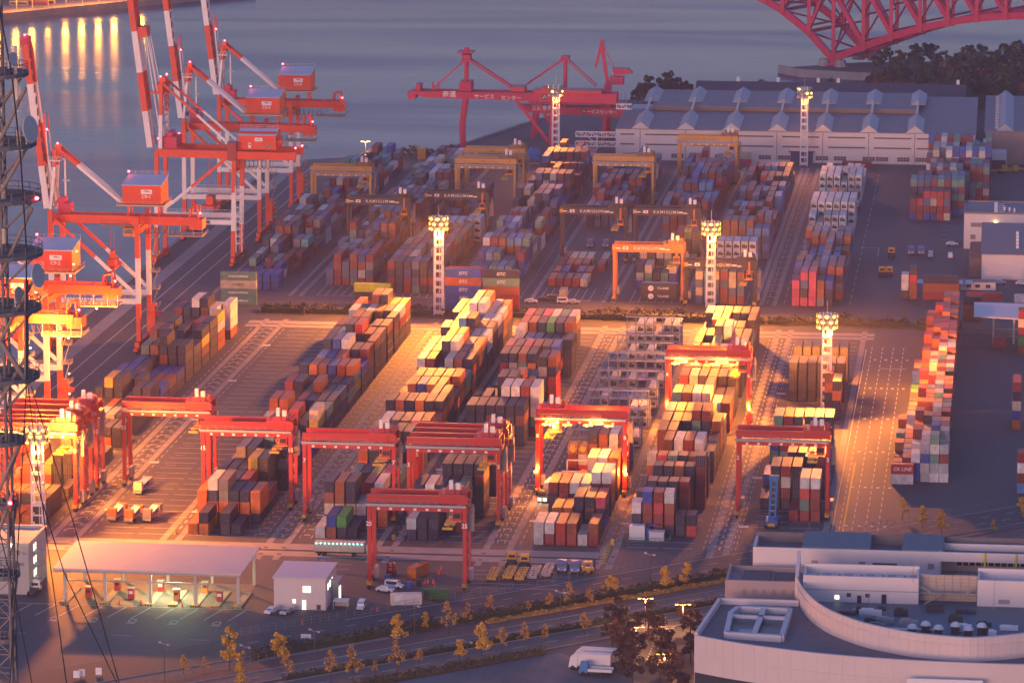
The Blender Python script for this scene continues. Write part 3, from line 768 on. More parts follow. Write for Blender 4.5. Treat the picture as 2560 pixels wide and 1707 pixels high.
    m.box(-7.5, 0, 5, 11.2, 39.3, 40.1, 2); m.rail([(-13, 4, 40.2), (-4, 4, 40.2)], 1.1, .08, 2, 1); m.box(-13, -3, 3.2, 4.6, 39.9, 40.1, 2)
    m.build('cab', [RTGORA, GLASS, mat('trolley_steel', (.30, .18, .10), .6)], t)
    m = MB(); m.box(-11.6, -8.2, 2.4, 14.6, 25.4, 26.2); m.box(-11.2, -8.6, 5.5, 11.5, 26.2, 28.4); m.box(-10.6, -9.2, 7, 10, 28.4, 31)
    for yy in (6, 11): m.tube((-10, yy, 28), (-10, yy, 40), .05, 5)
    m.build('spreader', RED, t)
    # stairs and landings on the landside rear leg
    m = MB()
    for k in range(6):
        z = 6 + k * 5.6
        m.box(.8, 3.4, 15.4, 18.2, z, z + .16); m.rail([(.8, 15.4, z + .16), (3.4, 15.4, z + .16), (3.4, 18.2, z + .16)], 1.1, .08, 0, 1.3)
        m.beam((1.2, 15.9, z), (2.9, 15.9, z + 5.5), .3, .15)
    m.build('stair', mat('stair_steel', (.40, .33, .26), .7), t)
    m = MB(); m.tube((1.7, 16.5, 9), (1.7, 16.5, 9.9), 2.4, 14); m.box(.4, 2.2, 15, 18, 5, 12.5); m.build('cable_reel', RED, t)
    if lit:
        for p in ((3, 15, 31), (3, 15, 25), (3, 15, 14.5), (3, 15, 8.5), (8.6, 4, 52.6), (7.6, 4, 48.8), (-4.8, 2.6, 48.2), (6.8, 3, 45.6), (14, 4.2, 36.0)):
            m = MB(); m.ball(p, .30, 6); m.build('floodlight', LAMPW, t)
    return t
sts(-272.4, 1270, 'orange-red quay crane with boom raised, nearest one standing whole on the quay', 'C9-1')
sts(-273.2, 1490, 'red quay crane with raised boom, standing second from the far end of the quay', 'C9-3')
sts(-273.4, 1560, 'red quay crane with raised boom, last one at the far end of the quay', 'C9-4')
sts(-272.4, 1143, 'lamplit quay crane half hidden behind the dark lattice mast', 'C9-2', lit=True)
sts(-272.4, 1096, 'lamplit quay crane nearest the viewer, only its back end showing past the mast', 'C9-5', lit=True)

def sts_long(x, y, label):
    t = thing('quay_crane', label, 'container crane', (x, y, 0), 0, 'red and white quay cranes')
    for yy in (0, 16):
        m = MB(); m.bands((-28.4, yy, 1.5), (-27.6, yy, 41), 1.4, 1.4, (.3, .66), (0, 1, 0)); m.build('leg', RW, t)
        m = MB(); m.bands((-.4, yy, 1.5), (.6, yy, 41), 1.5, 1.5, (.28, .63), (0, 1, 0)); m.build('leg', RW, t)
        m = MB(); m.beam((-28.2, yy, 15.6), (0, yy, 15.6), 1.1, 1.7, 1); m.rail([(-27, yy - .6, 16.5), (-1, yy - .6, 16.5)], 1.1, .07, 1, 3); m.build('portal_beam', RW, t)
        m = MB(); m.bands((-1.3, yy, 39.6), (-25.6, yy, 19.6), 1.0, 1.0, (.57,), (0, 1)); m.build('diagonal_brace', RW, t)
        m = MB(); m.beam((-28, yy + (.4 if yy == 0 else -.4), 40.3), (22.8, yy + (.4 if yy == 0 else -.4), 39.6), 1.5, 2.7); m.build('girder', RED, t)
        m = MB(); m.bands((-26.6, yy * .8 + 1.6, 41), (-26.2, yy * .6 + 3, 65), 1.3, 1.3, (.52,), (1, 0)); m.build('apex_post', RW, t)
        m = MB(); m.bands((-26, yy * .6 + 3, 65), (-1.4, yy * .8 + 1.6, 43.4), .8, .8, (.52,), (0, 1)); m.build('backstay', RW, t)
    for xx in (-28.4, 0):
        m = MB(); m.beam((xx, -3.5, 2.4), (xx, 20, 2.4), 1.5, 1.7, 0); m.build('sill_beam', RW, t)
        for yy in (-2.5, 19):
            m = MB(); m.box(xx - .7, xx + .7, yy - 3.2, yy + 3.2, .75, 1.6, 0)
            for k in range(6): m.disc((xx, yy - 2.7 + k * 1.08, .42), .42, 'x', 10, .5, 1)
            m.build('bogie', [RED, DARK], t)
    m = MB()
    b0, b1 = Vector((-31, 0, 41.5)), Vector((-37.6, 0, 97))
    for yy in (5.2, 10.8): m.bands(b0 + Vector((0, yy, 0)), b1 + Vector((0, yy, 0)), 2.1, 2.4, (.235, .485, .75), (1, 0, 1, 0))
    for k in range(14):
        p = b0.lerp(b1, .05 + k * .068); m.beam(p + Vector((0, 5.2, 0)), p + Vector((0, 10.8, 0)), .5, .5, 1)
    m.box(-36.5, -31.6, 4.6, 11.4, 81, 84.6, 0)
    m.build('boom', RW, t)
    m = MB()
    for yy in (5, 11): m.beam((-32.2, yy, 82), (-27, yy, 44), .4, .4, 1); m.beam((-31.8, yy, 83), (-27, yy, 56), .3, .3, 1)
    m.build('folded_forestay', RW, t)
    m = MB(); m.box(-30.4, -24, 3.4, 13, 61, 61.6); m.box(-28.8, -25, 5, 12, 61.6, 64.4); m.box(-27.6, -25.4, 6, 11, 64.4, 66.5); m.build('apex_head', RED, t)
    beacon((-26.8, 5, 67), t); beacon((-26, 12, 67), t); beacon((-27.5, 3, 45), t); beacon((-22, 13, 45.5), t); beacon((22.5, 1, 42.6), t); beacon((22.5, 15, 41.5), t)
    m = MB()
    for k in range(6):
        m.beam((-25.5, 3, 44 + k * 2.7), (-25.5, 12, 46 + k * 2.7), .3, .3); m.beam((-25.5, 12, 44 + k * 2.7), (-25.5, 3, 46 + k * 2.7), .3, .3)
    m.build('bracing', WHT, t)
    m = MB(); m.box(-26, -21, 3, 13, 41.8, 45.5); m.tube((-24, 4, 46), (-24, 12, 46), 1.3, 10); m.build('hinge_gear', DOCKRED, t)
    m = MB(); m.box(1.6, 15.2, 2.4, 13, 41.6, 46.6); m.hexa([(1.6, 2.4, 46.6), (15.2, 2.4, 46.6), (15.2, 13, 46.6), (1.6, 13, 46.6)], [(1.6, 4, 47.8), (15.2, 4, 47.8), (15.2, 11.4, 47.8), (1.6, 11.4, 47.8)])
    m.tube((15.2, 5, 44), (17, 5, 44), 1.5, 10); h = m.build('machinery_house', RED, t)
    m = MB(); m.hexa([(1.4, 2.2, 46.7), (15.4, 2.2, 46.7), (15.4, 8, 48.4), (1.4, 8, 48.4)], [(1.4, 2.2, 46.9), (15.4, 2.2, 46.9), (15.4, 8, 48.6), (1.4, 8, 48.6)])
    m.hexa([(1.4, 8, 48.4), (15.4, 8, 48.4), (15.4, 13.2, 46.7), (1.4, 13.2, 46.7)], [(1.4, 8, 48.6), (15.4, 8, 48.6), (15.4, 13.2, 46.9), (1.4, 13.2, 46.9)]); m.rail([(1.6, 8, 48.6), (15.2, 8, 48.6)], 1.2, .08, 0, 1.7); m.build('roof', ROOFW, h)
    m = MB(); m.box(7.6, 10.4, 2.28, 2.38, 44.6, 45.9, 0); swoosh(m, 8.0, 44.8, 1.8, .7, 2.26, 1); m.build('emblem_plate', [LETTER, INK], h)
    m = MB(); m.box(5.2, 6.2, 2.28, 2.38, 42.2, 44, 0); m.box(5.45, 5.95, 2.26, 2.28, 43.2, 43.7, 1); m.build('door', [LETTER, DARK], h)
    m = MB(); m.box(11.8, 13.4, 2.28, 2.38, 42.4, 43.4, 0); m.build('window', GLASS, h)
    m = MB(); m.box(-1.8, 1.4, -1.2, 2.4, 38, 44.5); m.build('lift_cage', mat('dark_red_paint', (.30, .03, .03), .5), t)
    m = MB()
    for k in range(8):
        z = 8 + k * 2.6; m.box(.9, 3.2, -1.4, 1, z, z + .14); m.rail([(.9, -1.4, z), (3.2, -1.4, z), (3.2, 1, z)], 1.1, .09, 0, 1.2)
    m.beam((1, -1.2, 5), (1, -1.2, 29), .3, .3); m.beam((3.1, -1.2, 5), (3.1, -1.2, 29), .3, .3); m.build('stair', WHT, t)
    m = MB()
    for k in range(7):
        pts = [(3 + k * 1.5 + .9 * math.cos(a), 4, 38.4 + 4.0 * min(0, -math.sin(a))) for a in [PI * i / 6 for i in range(7)]]; m.path(pts, .1, 5)
    m.build('festoon_cable', DARK, t)
    m = MB(); m.box(-12, -7.5, 2, 14, 20, 21); m.box(-11, -8.5, 5, 11, 21, 24); m.tube((-10, 6, 23), (-10, 6, 39), .06, 5); m.tube((-10, 10, 23), (-10, 10, 39), .06, 5); m.build('spreader', RED, t)
    m = MB(); m.box(-14.5, -8.5, -.7, -.58, 15.1, 16.2, 0); m.add(text_mb('C9-6', .9), T(-11.5, -.72, 15.6), 1); m.build('name_board', [INK, LETTER], t)
sts_long(-272.4, 1434, 'red quay crane with tall twin masts and a white-roofed house, carried on plain long girders')

# ------------------------------------------------------------------ rubber tyred gantry cranes
def rtg(x, y, label, paint, ztop=23.4, text=None, kam=False, trolley=.86, legs=7.6, lit=False, nums=None, group='red yard gantries', span=23.6):
    t = thing('yard_gantry', label, 'gantry crane', (x, y, 0), 0, group)
    zb = ztop - 3.0
    S = span
    P = [paint]
    wf = .85 if kam else .95
    for xx in (0, S):
        for yy in (0, legs):
            m = MB(); m.beam((xx, yy, 2.6), (xx, yy, zb), wf, 1.15); m.build('leg', P, t)
        m = MB(); m.beam((xx, -1.4, 2.3), (xx, legs + 1.4, 2.3), .8, .9, 0); m.build('sill_beam', P, t)
        for yy in (-.5, legs + .5):
            m = MB(); m.box(xx - .6, xx + .6, yy - 1.6, yy + 1.6, 1.1, 1.9, 0)
            for k in (-1, 1): m.disc((xx, yy + k * .95, .75), .75, 'x', 12, .55, 1)
            m.build('bogie', [BOGIE, BLACK], t)
        m = MB(); m.box(xx + .55, xx + 1.5, legs * .3, legs * .75, 1.9, 4.6, 0); m.build('power_box' if xx else 'control_box', mat('cabinet_grey', (.34, .31, .28), .6), t)
    yf, yr = .6, legs - .6
    zd = 2.6 if kam else 1.9
    for yy in (yf, yr):
        m = MB(); m.beam((-.6, yy, ztop - zd / 2), (S + .6, yy, ztop - zd / 2), 1.0, zd); gd = m.build('girder', P, t)
        if kam and yy == yf:
            m = MB(); m.add(text_mb('KAMIGUMI', 1.55, bold=.01, space=1.25), T(11.0, yf - .53, ztop - zd / 2)); m.build('lettering', LETTER, gd)
            m = MB(); m.box(3.0, 4.7, yf - .56, yf - .51, ztop - 1.75, ztop - .7, 0); m.box(3.5, 4.2, yf - .58, yf - .565, ztop - 1.5, ztop - .95, 1); m.box(.4, 2.0, yf - .56, yf - .51, ztop - 1.55, ztop - 1.15, 0); m.box(2.5, 2.7, yf - .56, yf - .51, ztop - 1.6, ztop - 1.4, 0); m.box(15.6, 17.2, yf - .56, yf - .51, ztop - 1.6, ztop - 1.0, 0); m.box(17.4, 18.8, yf - .56, yf - .51, ztop - 1.75, ztop - 1.35, 0); m.build('emblem_plate', [LETTER, RTGRED], gd)
            m = MB(); m.box(-.7, .6, yf - .62, yf - .5, ztop - 1.9, ztop - .6); m.build('warning_plate', RTGYEL, gd)
        elif text and yy == yf:
            m = MB(); m.add(text_mb(text, .9), T(S * .45, yf - .53, ztop - zd / 2)); m.build('lettering', INK, gd)
    for xx in (0, S):
        m = MB(); m.beam((xx, -.4, zb), (xx, legs + .4, zb), 1.1, 1.3); m.build('end_beam', P, t)
    if not kam:
        m = MB(); m.box(-.8, S + .3, -.75, .05, zb + .25, zb + .9, 0); m.rail([(-.8, -.75, zb + .9), (S * .72, -.75, zb + .9)], 1.1, .05, 0, 2); m.build('walkway', GREY, t)
        m = MB(); m.box(.6, S - .6, -.5, .0, zb - .75, zb + .1, 0)
        for k in range(7): m.box(2 + k * 3, 2.7 + k * 3, -.58, -.505, zb - .6, zb - .05, 1)
        m.build('lamp_beam', [paint, LETTER], t)
    if nums:
        m = MB()
        for xx, zz in ((0, zb - 4.2), (S, zb - 4.2)): m.add(text_mb(nums, 1.5, bold=.04), T(xx, -.62, zz))
        m.build('number', LETTER, t)
    # trolley with hoist, cab and spreader
    cx_ = S * trolley
    m = MB(); m.box(cx_ - 3.2, cx_ + 3.4, yf - .6, yr + .6, ztop + .02, ztop + .5, 0)
    m.box(cx_ - 1.6, cx_ + .6, yf, yr, ztop + .5, ztop + 1.7, 0); m.tube((cx_ + 1.4, yf, ztop + 1.1), (cx_ + 1.4, yr, ztop + 1.1), .65, 10, 0)
    m.box(cx_ - 3.0, cx_ - 2.4, yf, yf + .6, ztop + .5, ztop + 1.2, 0); m.box(cx_ + 2.4, cx_ + 3.2, yf + 1, yf + 2.4, ztop + .5, ztop + 2.2, 0)
    m.rail([(cx_ - 3.2, yf - .6, ztop + .5), (cx_ + 3.4, yf - .6, ztop + .5), (cx_ + 3.4, yr + .6, ztop + .5)], 1.1, .08, 0, 1.1)
    tr = m.build('trolley', [mat('trolley_crimson', (.42, .03, .05), .5) if paint in (RTGRED,) else (RTGBLK if kam and paint is RTGBLK else mat('trolley_brown', (.30, .17, .08), .6))], t)
    m = MB(); m.box(cx_ - .6, cx_ + .3, yf - .3, yf + .5, ztop + 1.7, ztop + 4.0, 0); m.box(cx_ + 1.0, cx_ + 2.1, yf - .3, yf + .7, ztop + 1.7, ztop + 3.3, 0); m.build('resistor_box', WHT, tr)
    m = MB(); m.box(cx_ + .3, cx_ + 2.4, -.6, 1.8, zb - 2.9, zb - .8, 0); m.box(cx_ + .5, cx_ + 2.2, -.64, -.6, zb - 2.3, zb - 1.1, 1); m.box(cx_ - .4, cx_ + 2.6, -.8, 2, zb - 3.1, zb - 2.9, 2); m.box(cx_ + 1, cx_ + 1.6, 0, .6, zb - .8, ztop, 0)
    m.build('cab', [RTGORA if kam or paint is RTGYEL else paint, GLASS, RTGYEL], t)
    m = MB(); zs = zb - 4.6
    m.box(cx_ - 2.0, cx_ + .6, 1.0, legs - 1.0, zs, zs + .5)
    m.box(cx_ - 2.0, cx_ + .6, -2.4, -2, zs - .2, zs + .4); m.box(cx_ - 2.0, cx_ + .6, legs + 2, legs + 2.4, zs - .2, zs + .4); m.box(cx_ - 1.0, cx_ - .4, -2, legs + 2, zs, zs + .3)
    for yy in (2, legs - 2): m.tube((cx_ - .7, yy, zs + .4), (cx_ - .7, yy, ztop), .05, 4)
    m.build('spreader', BOGIE, t)
    # ladder side of the right legs
    m = MB(); m.box(S + .6, S + 1.9, legs * .25, legs * .25 + 1.4, zb - 6, zb - 1.5, 0); m.tube((S + 1.0, legs * .5, zb - 1), (S + 1.6, legs * .5, zb - 1), 1.5, 12, 0)
    for k in range(9): m.beam((S + .5, .4 + (k % 2) * 1.6, 4.5 + k * 1.5), (S + .5, 2.0 - (k % 2) * 1.6, 6.0 + k * 1.5), .5, .08, 1)
    m.rail([(S + .6, -.2, zb - 1.4), (S + 2, -.2, zb - 1.4), (S + 2, 3, zb - 1.4)], 1.1, .06, 1, 1); m.build('cable_reel', [mat('reel_steel', (.26, .22, .21), .6), GREY], t)
    if lit:
        for k in range(4):
            m = MB(); m.box(1.2 + k * S / 4.2, 3.6 + k * S / 4.2, -.9, -.5, zb - 1.05, zb - .8, 0); m.ball((2.0 + k * S / 4.2, -.7, zb - 1.0), .42, 8, 0); m.build('floodlight', LAMP, t)
    return t
rtg(-235.6, 1077, 'red gantry crane numbered 31 standing over the empty marked bays', RTGRED, nums='31')
rtg(-209.2, 1054, 'red gantry crane over the navy containers behind the gate canopy', RTGRED, nums='15')
rtg(-179.8, 1042, 'red gantry crane numbered 7 with sunlit orange legs', RTGRED, nums='7')
rtg(-151.9, 1040, 'crimson gantry crane numbered 3, front one of the close pair', RTGRED, nums='3')
rtg(-151.5, 1052.5, 'crimson gantry crane numbered 5, rear one of the close pair', RTGRED, nums='5')
rtg(-151.9, 972.5, 'dark red gantry crane numbered 25 standing beside the yellow trailers', RTGRED, nums='25')
rtg(-122.6, 1080, 'glowing red gantry crane with floodlights on, trolley parked at its left end', RTGRED, trolley=.16, lit=True, nums='8')
rtg(-95.0, 1170, 'glowing orange-red gantry crane with floodlights on, halfway down the yard', RTGRED, lit=True, nums='6')
rtg(-67.2, 1059, 'dark red gantry crane over the stacks behind the curved building', RTGRED, nums='2')
rtg(-265.6, 1045.5, 'amber lit gantry crane nearest the white lattice tower', RTGRED, nums='9')
rtg(-265.6, 1056.5, 'amber lit gantry crane in the middle of the group of three', RTGRED, nums='10')
rtg(-265.6, 1071, 'amber lit gantry crane at the back of the group of three', RTGRED, nums='12')
GB, GO, GY_ = 'dark lettered yard gantries', None, 'yellow yard gantries'
rtg(-236.8, 1470, 'dark lettered gantry over the far yard, leftmost of its kind', RTGBLK, 19.8, kam=True, group=GB, span=22.6)
rtg(-210.2, 1487, 'dark lettered gantry standing over white reefer containers', RTGBLK, 19.8, kam=True, group=GB, span=22.6)
rtg(-156.8, 1456, 'dark lettered gantry over the bays with two blue tractors below', RTGBLK, 19.8, kam=True, group=GB, span=23.2)
rtg(-130.4, 1457, 'dark lettered gantry just behind the orange lettered one', RTGBLK, 19.8, kam=True, group=GB, span=23.2)
rtg(-105.4, 1372, 'dark lettered gantry just behind the hedge, crossed by a lamp tower', RTGBLK, 15.4, kam=True, group=GB, span=23.4)
rtg(-130.3, 1378, 'bright orange lettered gantry straddling grey and cream stacks', RTGORA, 19.6, kam=True, group='orange lettered gantry', span=23.2)
rtg(-264.6, 1556, 'yellow gantry nearest the quay cranes', RTGYEL, 18.6, text='4', group=GY_, span=22.8)
rtg(-211.2, 1577, 'yellow gantry, front one of the overlapping pair', RTGYEL, 19.4, text='上組', group=GY_, span=23.0)
rtg(-211.2, 1606, 'yellow gantry, rear one of the overlapping pair', RTGYEL, 19.4, text='上組', group=GY_, span=23.0)
rtg(-158.4, 1590, 'yellow gantry over navy stacks, right of the far lamp tower', RTGYEL, 19.4, text='2', group=GY_, span=23.0)
rtg(-130.2, 1652, 'yellow gantry standing before the long warehouse wall', RTGYEL, 19.4, text='2', group=GY_, span=23.4)

# ------------------------------------------------------------------ floodlight towers
SODIUM = (1.0, .27, .025)
def tower(x, y, h, label, lit=1.0, aims=(), power=0, turn=0.0, far=False):
    t = thing('floodlight_tower', label, 'light tower', (x, y, 0), turn, 'white lattice floodlight towers')
    w = 1.45
    for sx in (-1, 1):
        for sy in (-1, 1):
            m = MB(); m.beam((sx * w, sy * w, 0), (sx * w * .86, sy * w * .86, h - 4.6), .42, .42); m.build('leg', WHT, t)
    m = MB(); n = int(h / 3.1)
    for k in range(n + 1):
        z = .8 + k * (h - 5.6) / n
        f = w * (1 - .14 * z / h)
        for a, b in (((-f, -f), (f, -f)), ((f, -f), (f, f)), ((f, f), (-f, f)), ((-f, f), (-f, -f))):
            m.beam((a[0], a[1], z), (b[0], b[1], z), .3, .75 if k % 2 == 0 else .4)
    for k in range(int(h / .5) - 10): m.beam((.25, .1, 1 + k * .5), (.85, .1, 1 + k * .5), .06, .06)
    m.beam((.22, .1, 0), (.22, .1, h - 5), .14, .14); m.beam((.88, .1, 0), (.88, .1, h - 5), .14, .14)
    m.build('lattice', WHT, t)
    hd = MB(); r = 3.0
    for z in (h - 4.8, h - 3.1, h - 1.4):
        hd.box(-r * .8, r * .8, -r * .55, r * .55, z, z + .12); hd.rail([(-r * .8, -r * .55, z), (r * .8, -r * .55, z), (r * .8, r * .55, z), (-r * .8, r * .55, z), (-r * .8, -r * .55, z)], 1.0, .09, 0, 1.2)
    for sx in (-1, 1):
        for sy in (-1, 1): hd.beam((sx * 1.1, sy * 1.1, h - 4.8), (sx * 1.1, sy * 1.1, h), .2, .2)
    hd.tube((0, 0, h), (0, 0, h + 3.5), .06, 5)
    hd.build('lamp_platform', WHT, t)
    lm = MB(); lm.tube((0, 0, 0), (0, -.5, -.14), .4, 10, 0, .62); lm.disc((0, -.53, -.15), .6, 'y', 10, .03, 1)
    on = lm.mesh('floodlight', [GREY, LAMP if not far else LAMPD]); off = lm.mesh('floodlight', [GREY, mat('dark_lens', (.4, .4, .42), .2)])
    rl = random.Random(int(abs(x)))
    for zi, z in enumerate((h - 4.1, h - 2.4, h - .7)):
        for k in range(8):
            a = 2 * PI * (k + .5 * (zi % 2)) / 8
            o = bpy.data.objects.new('floodlight', on if rl.random() < lit else off); COL.objects.link(o); o.parent = t
            o.location = (r * .86 * math.cos(a), r * .62 * math.sin(a), z); o.rotation_euler.z = a + PI / 2
    for az in aims:
        a = math.radians(az); d = Vector((math.cos(a), math.sin(a), 0))
        point_light(Vector((x, y, h - 3.2)) + d * 3.4, power, SODIUM, .7, spot=math.radians(112), aim=Vector((x, y, 0)) + d * 125, blend=.9)
    if power: point_light((x, y, h - 6.2), power * .16, SODIUM, .8)
    return t
PW = 1.0
tower(-186.2, 1345.7, 33.5, 'white lattice floodlight tower by the middle of the hedge', power=9.5e4, aims=(195, 235, 270, 305, 340))
tower(-96.8, 1370.5, 29.5, 'white lattice floodlight tower in front of the dark lettered gantry', power=8.5e4, aims=(210, 255, 300))
tower(-50.4, 1204.4, 29.0, 'white lattice floodlight tower rising between the charcoal stacks', power=9e4, aims=(20, 80, 140, 190, 240, 300, 340))
tower(-247.6, 1026.0, 27.2, 'white lattice floodlight tower beside the amber gantries behind the mast', power=6.5e4, aims=(10, 50, 95, 150, 215, 275, 310, 340))
tower(-185.8, 1702, 33.2, 'white lattice floodlight tower before the crimson dock crane', lit=.22, far=True, power=1.2e4, aims=(250, 300))
tower(-82.2, 1708, 33.2, 'white lattice floodlight tower before the long warehouse', lit=.3, far=True, power=1.2e4, aims=(250, 300))
# lamps of the working gantries and quay cranes
for x, y in ((-122.6, 1080), (-95, 1170)):
    for k in (0, 2): point_light((x + 4 + k * 6, y - 1.2, 19.0), 8e3, radius=.4)
    for xx in (0, 23.6): point_light((x + xx, y - 1.6, 7.2), 2.5e3, radius=.3)
for x, y in ((-123, 1078), (-98.6, 1078), (-71, 1168)):
    m = MB(); m.ball((0, 0, 0), .5, 8); o = m.build('beacon_lamp', LAMP, None, (x, y, 6.6))
    tag(o, {-123: 'glaring amber lamp at the left foot of the front lamplit gantry', -98.6: 'glaring amber lamp at the right foot of the front lamplit gantry', -71: 'glaring amber lamp at the right foot of the rear lamplit gantry'}[x], 'lamp', 'amber travel lamps of the gantries')
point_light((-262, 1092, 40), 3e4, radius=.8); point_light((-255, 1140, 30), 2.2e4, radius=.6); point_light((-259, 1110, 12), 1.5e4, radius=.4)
# ------------------------------------------------------------------ foliage
def leaf_mat(name, c1, c2, trans=.15):
    m = bpy.data.materials.new(name); m.use_nodes = True; nt = m.node_tree
    b = nt.nodes['Principled BSDF']; b.inputs['Roughness'].default_value = .7
    geo = nt.nodes.new('ShaderNodeNewGeometry')
    r = nt.nodes.new('ShaderNodeValToRGB')
    r.color_ramp.elements[0].color = (*c1, 1); r.color_ramp.elements[1].color = (*c2, 1)
    nt.links.new(geo.outputs['Random Per Island'], r.inputs['Fac']); nt.links.new(r.outputs['Color'], b.inputs['Base Color'])
    return m
LGREEN = leaf_mat('evergreen_leaves', (.016, .030, .020), (.055, .070, .035))
LDARK = leaf_mat('hedge_leaves', (.020, .030, .012), (.075, .072, .028))
LGINKGO = leaf_mat('ginkgo_leaves', (.50, .25, .02), (.85, .52, .05))
LGINKG2 = leaf_mat('thin_ginkgo_leaves', (.40, .19, .02), (.66, .36, .05))
LRUST = leaf_mat('rusty_leaves', (.10, .022, .015), (.26, .07, .03))
LOLIVE = leaf_mat('olive_leaves', (.05, .048, .02), (.14, .10, .035))
LBROWN = leaf_mat('brown_leaves', (.045, .022, .022), (.12, .055, .04))
BARK = mat('bark', (.07, .05, .04), .9)
def leaf(mb, p, s, rng, mi=0):
    a = Vector((rng.gauss(0, 1), rng.gauss(0, 1), rng.gauss(0, .7))).normalized()
    b = a.cross(Vector((rng.gauss(0, 1), rng.gauss(0, 1), rng.gauss(0, 1)))).normalized()
    q = [p + a * s, p + b * s * .7, p - a * s * .9, p - b * s * .6]
    mb.poly(q, mi)
def crown_mesh(name, mats, r, h, z0, n, s, seed, lobes=7, cone=0.0, sparse=0.0):
    rng = random.Random(seed); mb = MB()
    L = []
    for k in range(lobes):
        t = rng.random(); a = rng.random() * 2 * PI
        rad = r * (1 - cone * t) * rng.uniform(.3, .95)
        L.append((Vector((rad * math.cos(a), rad * math.sin(a), z0 + h * (.12 + .8 * t))), r * rng.uniform(.20, .42) * (1 - .55 * cone * t)))
    L.append((Vector((0, 0, z0 + h * .45)), r * .4)); L.append((Vector((0, 0, z0 + h * .92)), r * .24 * (1 - .4 * cone)))
    for k in range(n):
        c, q = rng.choice(L)
        d = Vector((rng.gauss(0, 1), rng.gauss(0, 1), rng.gauss(0, 1))).normalized() * q * (rng.random() ** .4)
        d.z *= h / (2.2 * r)
        leaf(mb, c + d, s * rng.uniform(.6, 1.35), rng, 0)
    return mb.mesh(name, mats)
def trunk_mesh(name, r, h, seed, limbs=6, spread=1.5):
    rng = random.Random(seed); mb = MB()
    p = Vector((0, 0, 0)); rr_ = r
    for k in range(4):
        q = Vector((rng.uniform(-.08, .08) * h * .2, rng.uniform(-.08, .08) * h * .2, h * (k + 1) / 4)); mb.tube(p, q, rr_, 7, 0, rr_ * .72); p = q; rr_ *= .72
    for k in range(limbs):
        z = h * rng.uniform(.3, .85); a = rng.random() * 2 * PI; l = spread * rng.uniform(.5, 1)
        mb.tube((0, 0, z), (l * math.cos(a), l * math.sin(a), z + l * rng.uniform(.5, 1.1)), r * .35, 5, 0, r * .1)
    return mb.mesh(name, BARK)
_tree_cache = {}
def tree(kind, loc, label, cat='tree', group=None, scale=1.0, name=None):
    """kind: (key, mats, crown radius, crown height, crown base, leaves, leaf size, cone, trunk radius)"""
    key, mats, r, h, z0, n, s, cone, tr = kind
    var = R.randint(0, 2)
    if (key, var) not in _tree_cache:
        sd = hash_(key) + var
        _tree_cache[(key, var)] = (crown_mesh('crown', mats, r, h, z0, n, s, sd, 16 if cone > .3 else 12, cone), trunk_mesh('trunk', tr, z0 + h * .75, sd, 7, r * .8))
    cm, tm = _tree_cache[(key, var)]
    t = thing(name or 'tree', label, cat, loc, R.uniform(0, 6.28), group)
    k = scale * R.uniform(.9, 1.1)
    t.scale = (k, k, k * R.uniform(.92, 1.1))
    for nm, me in (('crown', cm), ('trunk', tm)):
        o = bpy.data.objects.new(nm, me); COL.objects.link(o); o.parent = t
    return t
def hash_(s): return sum(ord(c) * (i + 3) for i, c in enumerate(s))
K_FAR = ('far_evergreen', [LGREEN], 5.2, 9.5, 2.2, 520, .85, .25, .32)
K_FARO = ('far_olive', [LOLIVE], 5.0, 8.5, 2.2, 480, .8, .2, .3)
K_FARR = ('far_rust', [LRUST], 3.6, 6.0, 1.8, 320, .7, .2, .25)
K_GINK = ('ginkgo', [LGINKGO], 2.1, 5.2, 1.5, 760, .25, .7, .11)
K_GINKR = ('round_ginkgo', [LGINKGO], 2.4, 4.8, 1.4, 1200, .26, .15, .13)
K_GINKT = ('thin_ginkgo', [LGINKG2], 1.9, 4.6, 1.5, 330, .21, .7, .09)
K_BROWN = ('brown_tree', [LBROWN], 3.8, 6.0, 1.6, 1500, .30, .15, .22)
K_SHRUB = ('shrub', [LDARK], 1.2, 1.9, .1, 150, .28, .1, .06)

def hedge(pts, w, h, label, mats, n_per_m=22, s=.32, name='hedge', seed=3, base=0.0, wild=.35):
    rng = random.Random(seed); mb = MB()
    for a, b in zip(pts[:-1], pts[1:]):
        a, b = Vector(a), Vector(b); d = b - a; ln = d.length; d.normalize(); nrm = Vector((-d.y, d.x, 0))
        core = [a - nrm * w * .36, b - nrm * w * .36, b + nrm * w * .36, a + nrm * w * .36]
        mb.hexa([(p.x, p.y, base) for p in core], [(p.x, p.y, base + h * .62) for p in core], 0)
        for k in range(int(ln * n_per_m)):
            u = rng.random() * ln
            hh = h * (1 + wild * math.sin(u * .9 + seed) * math.sin(u * .37 + 1.3)) 
            p = a + d * u + nrm * rng.uniform(-.55, .55) * w + Vector((0, 0, base + rng.random() ** .6 * hh))
            leaf(mb, p, s * rng.uniform(.6, 1.3), rng)
    o = mb.build(name, mats); tag(o, label, 'hedge')
    return o
GRASS = mat('verge_grass', (.075, .075, .02), .95, noise=.45, nscale=.9)
g = MB(); sheet(g, -247.5, -12, 1337.0, 1341.5, .02); sheet(g, -200, -12, 1341.5, 1351.5, .016)
structure(g.build('grass_verge', GRASS))
hedge([(-246, 1344, 0), (-190, 1344.5, 0)], 6.5, 2.6, 'long dark hedge behind the empty marked bays, left of the lamp tower', [LDARK], 34, .42, seed=3)
hedge([(-181, 1345, 0), (-132, 1345, 0)], 6, 2.4, 'dark hedge between the lamp tower and the lettered stacks', [LDARK], 34, .42, seed=5)
hedge([(-131, 1345, 0), (-78, 1344, 0)], 7, 3.0, 'thick hedge below the orange lettered gantry', [LDARK], 36, .42, seed=7)
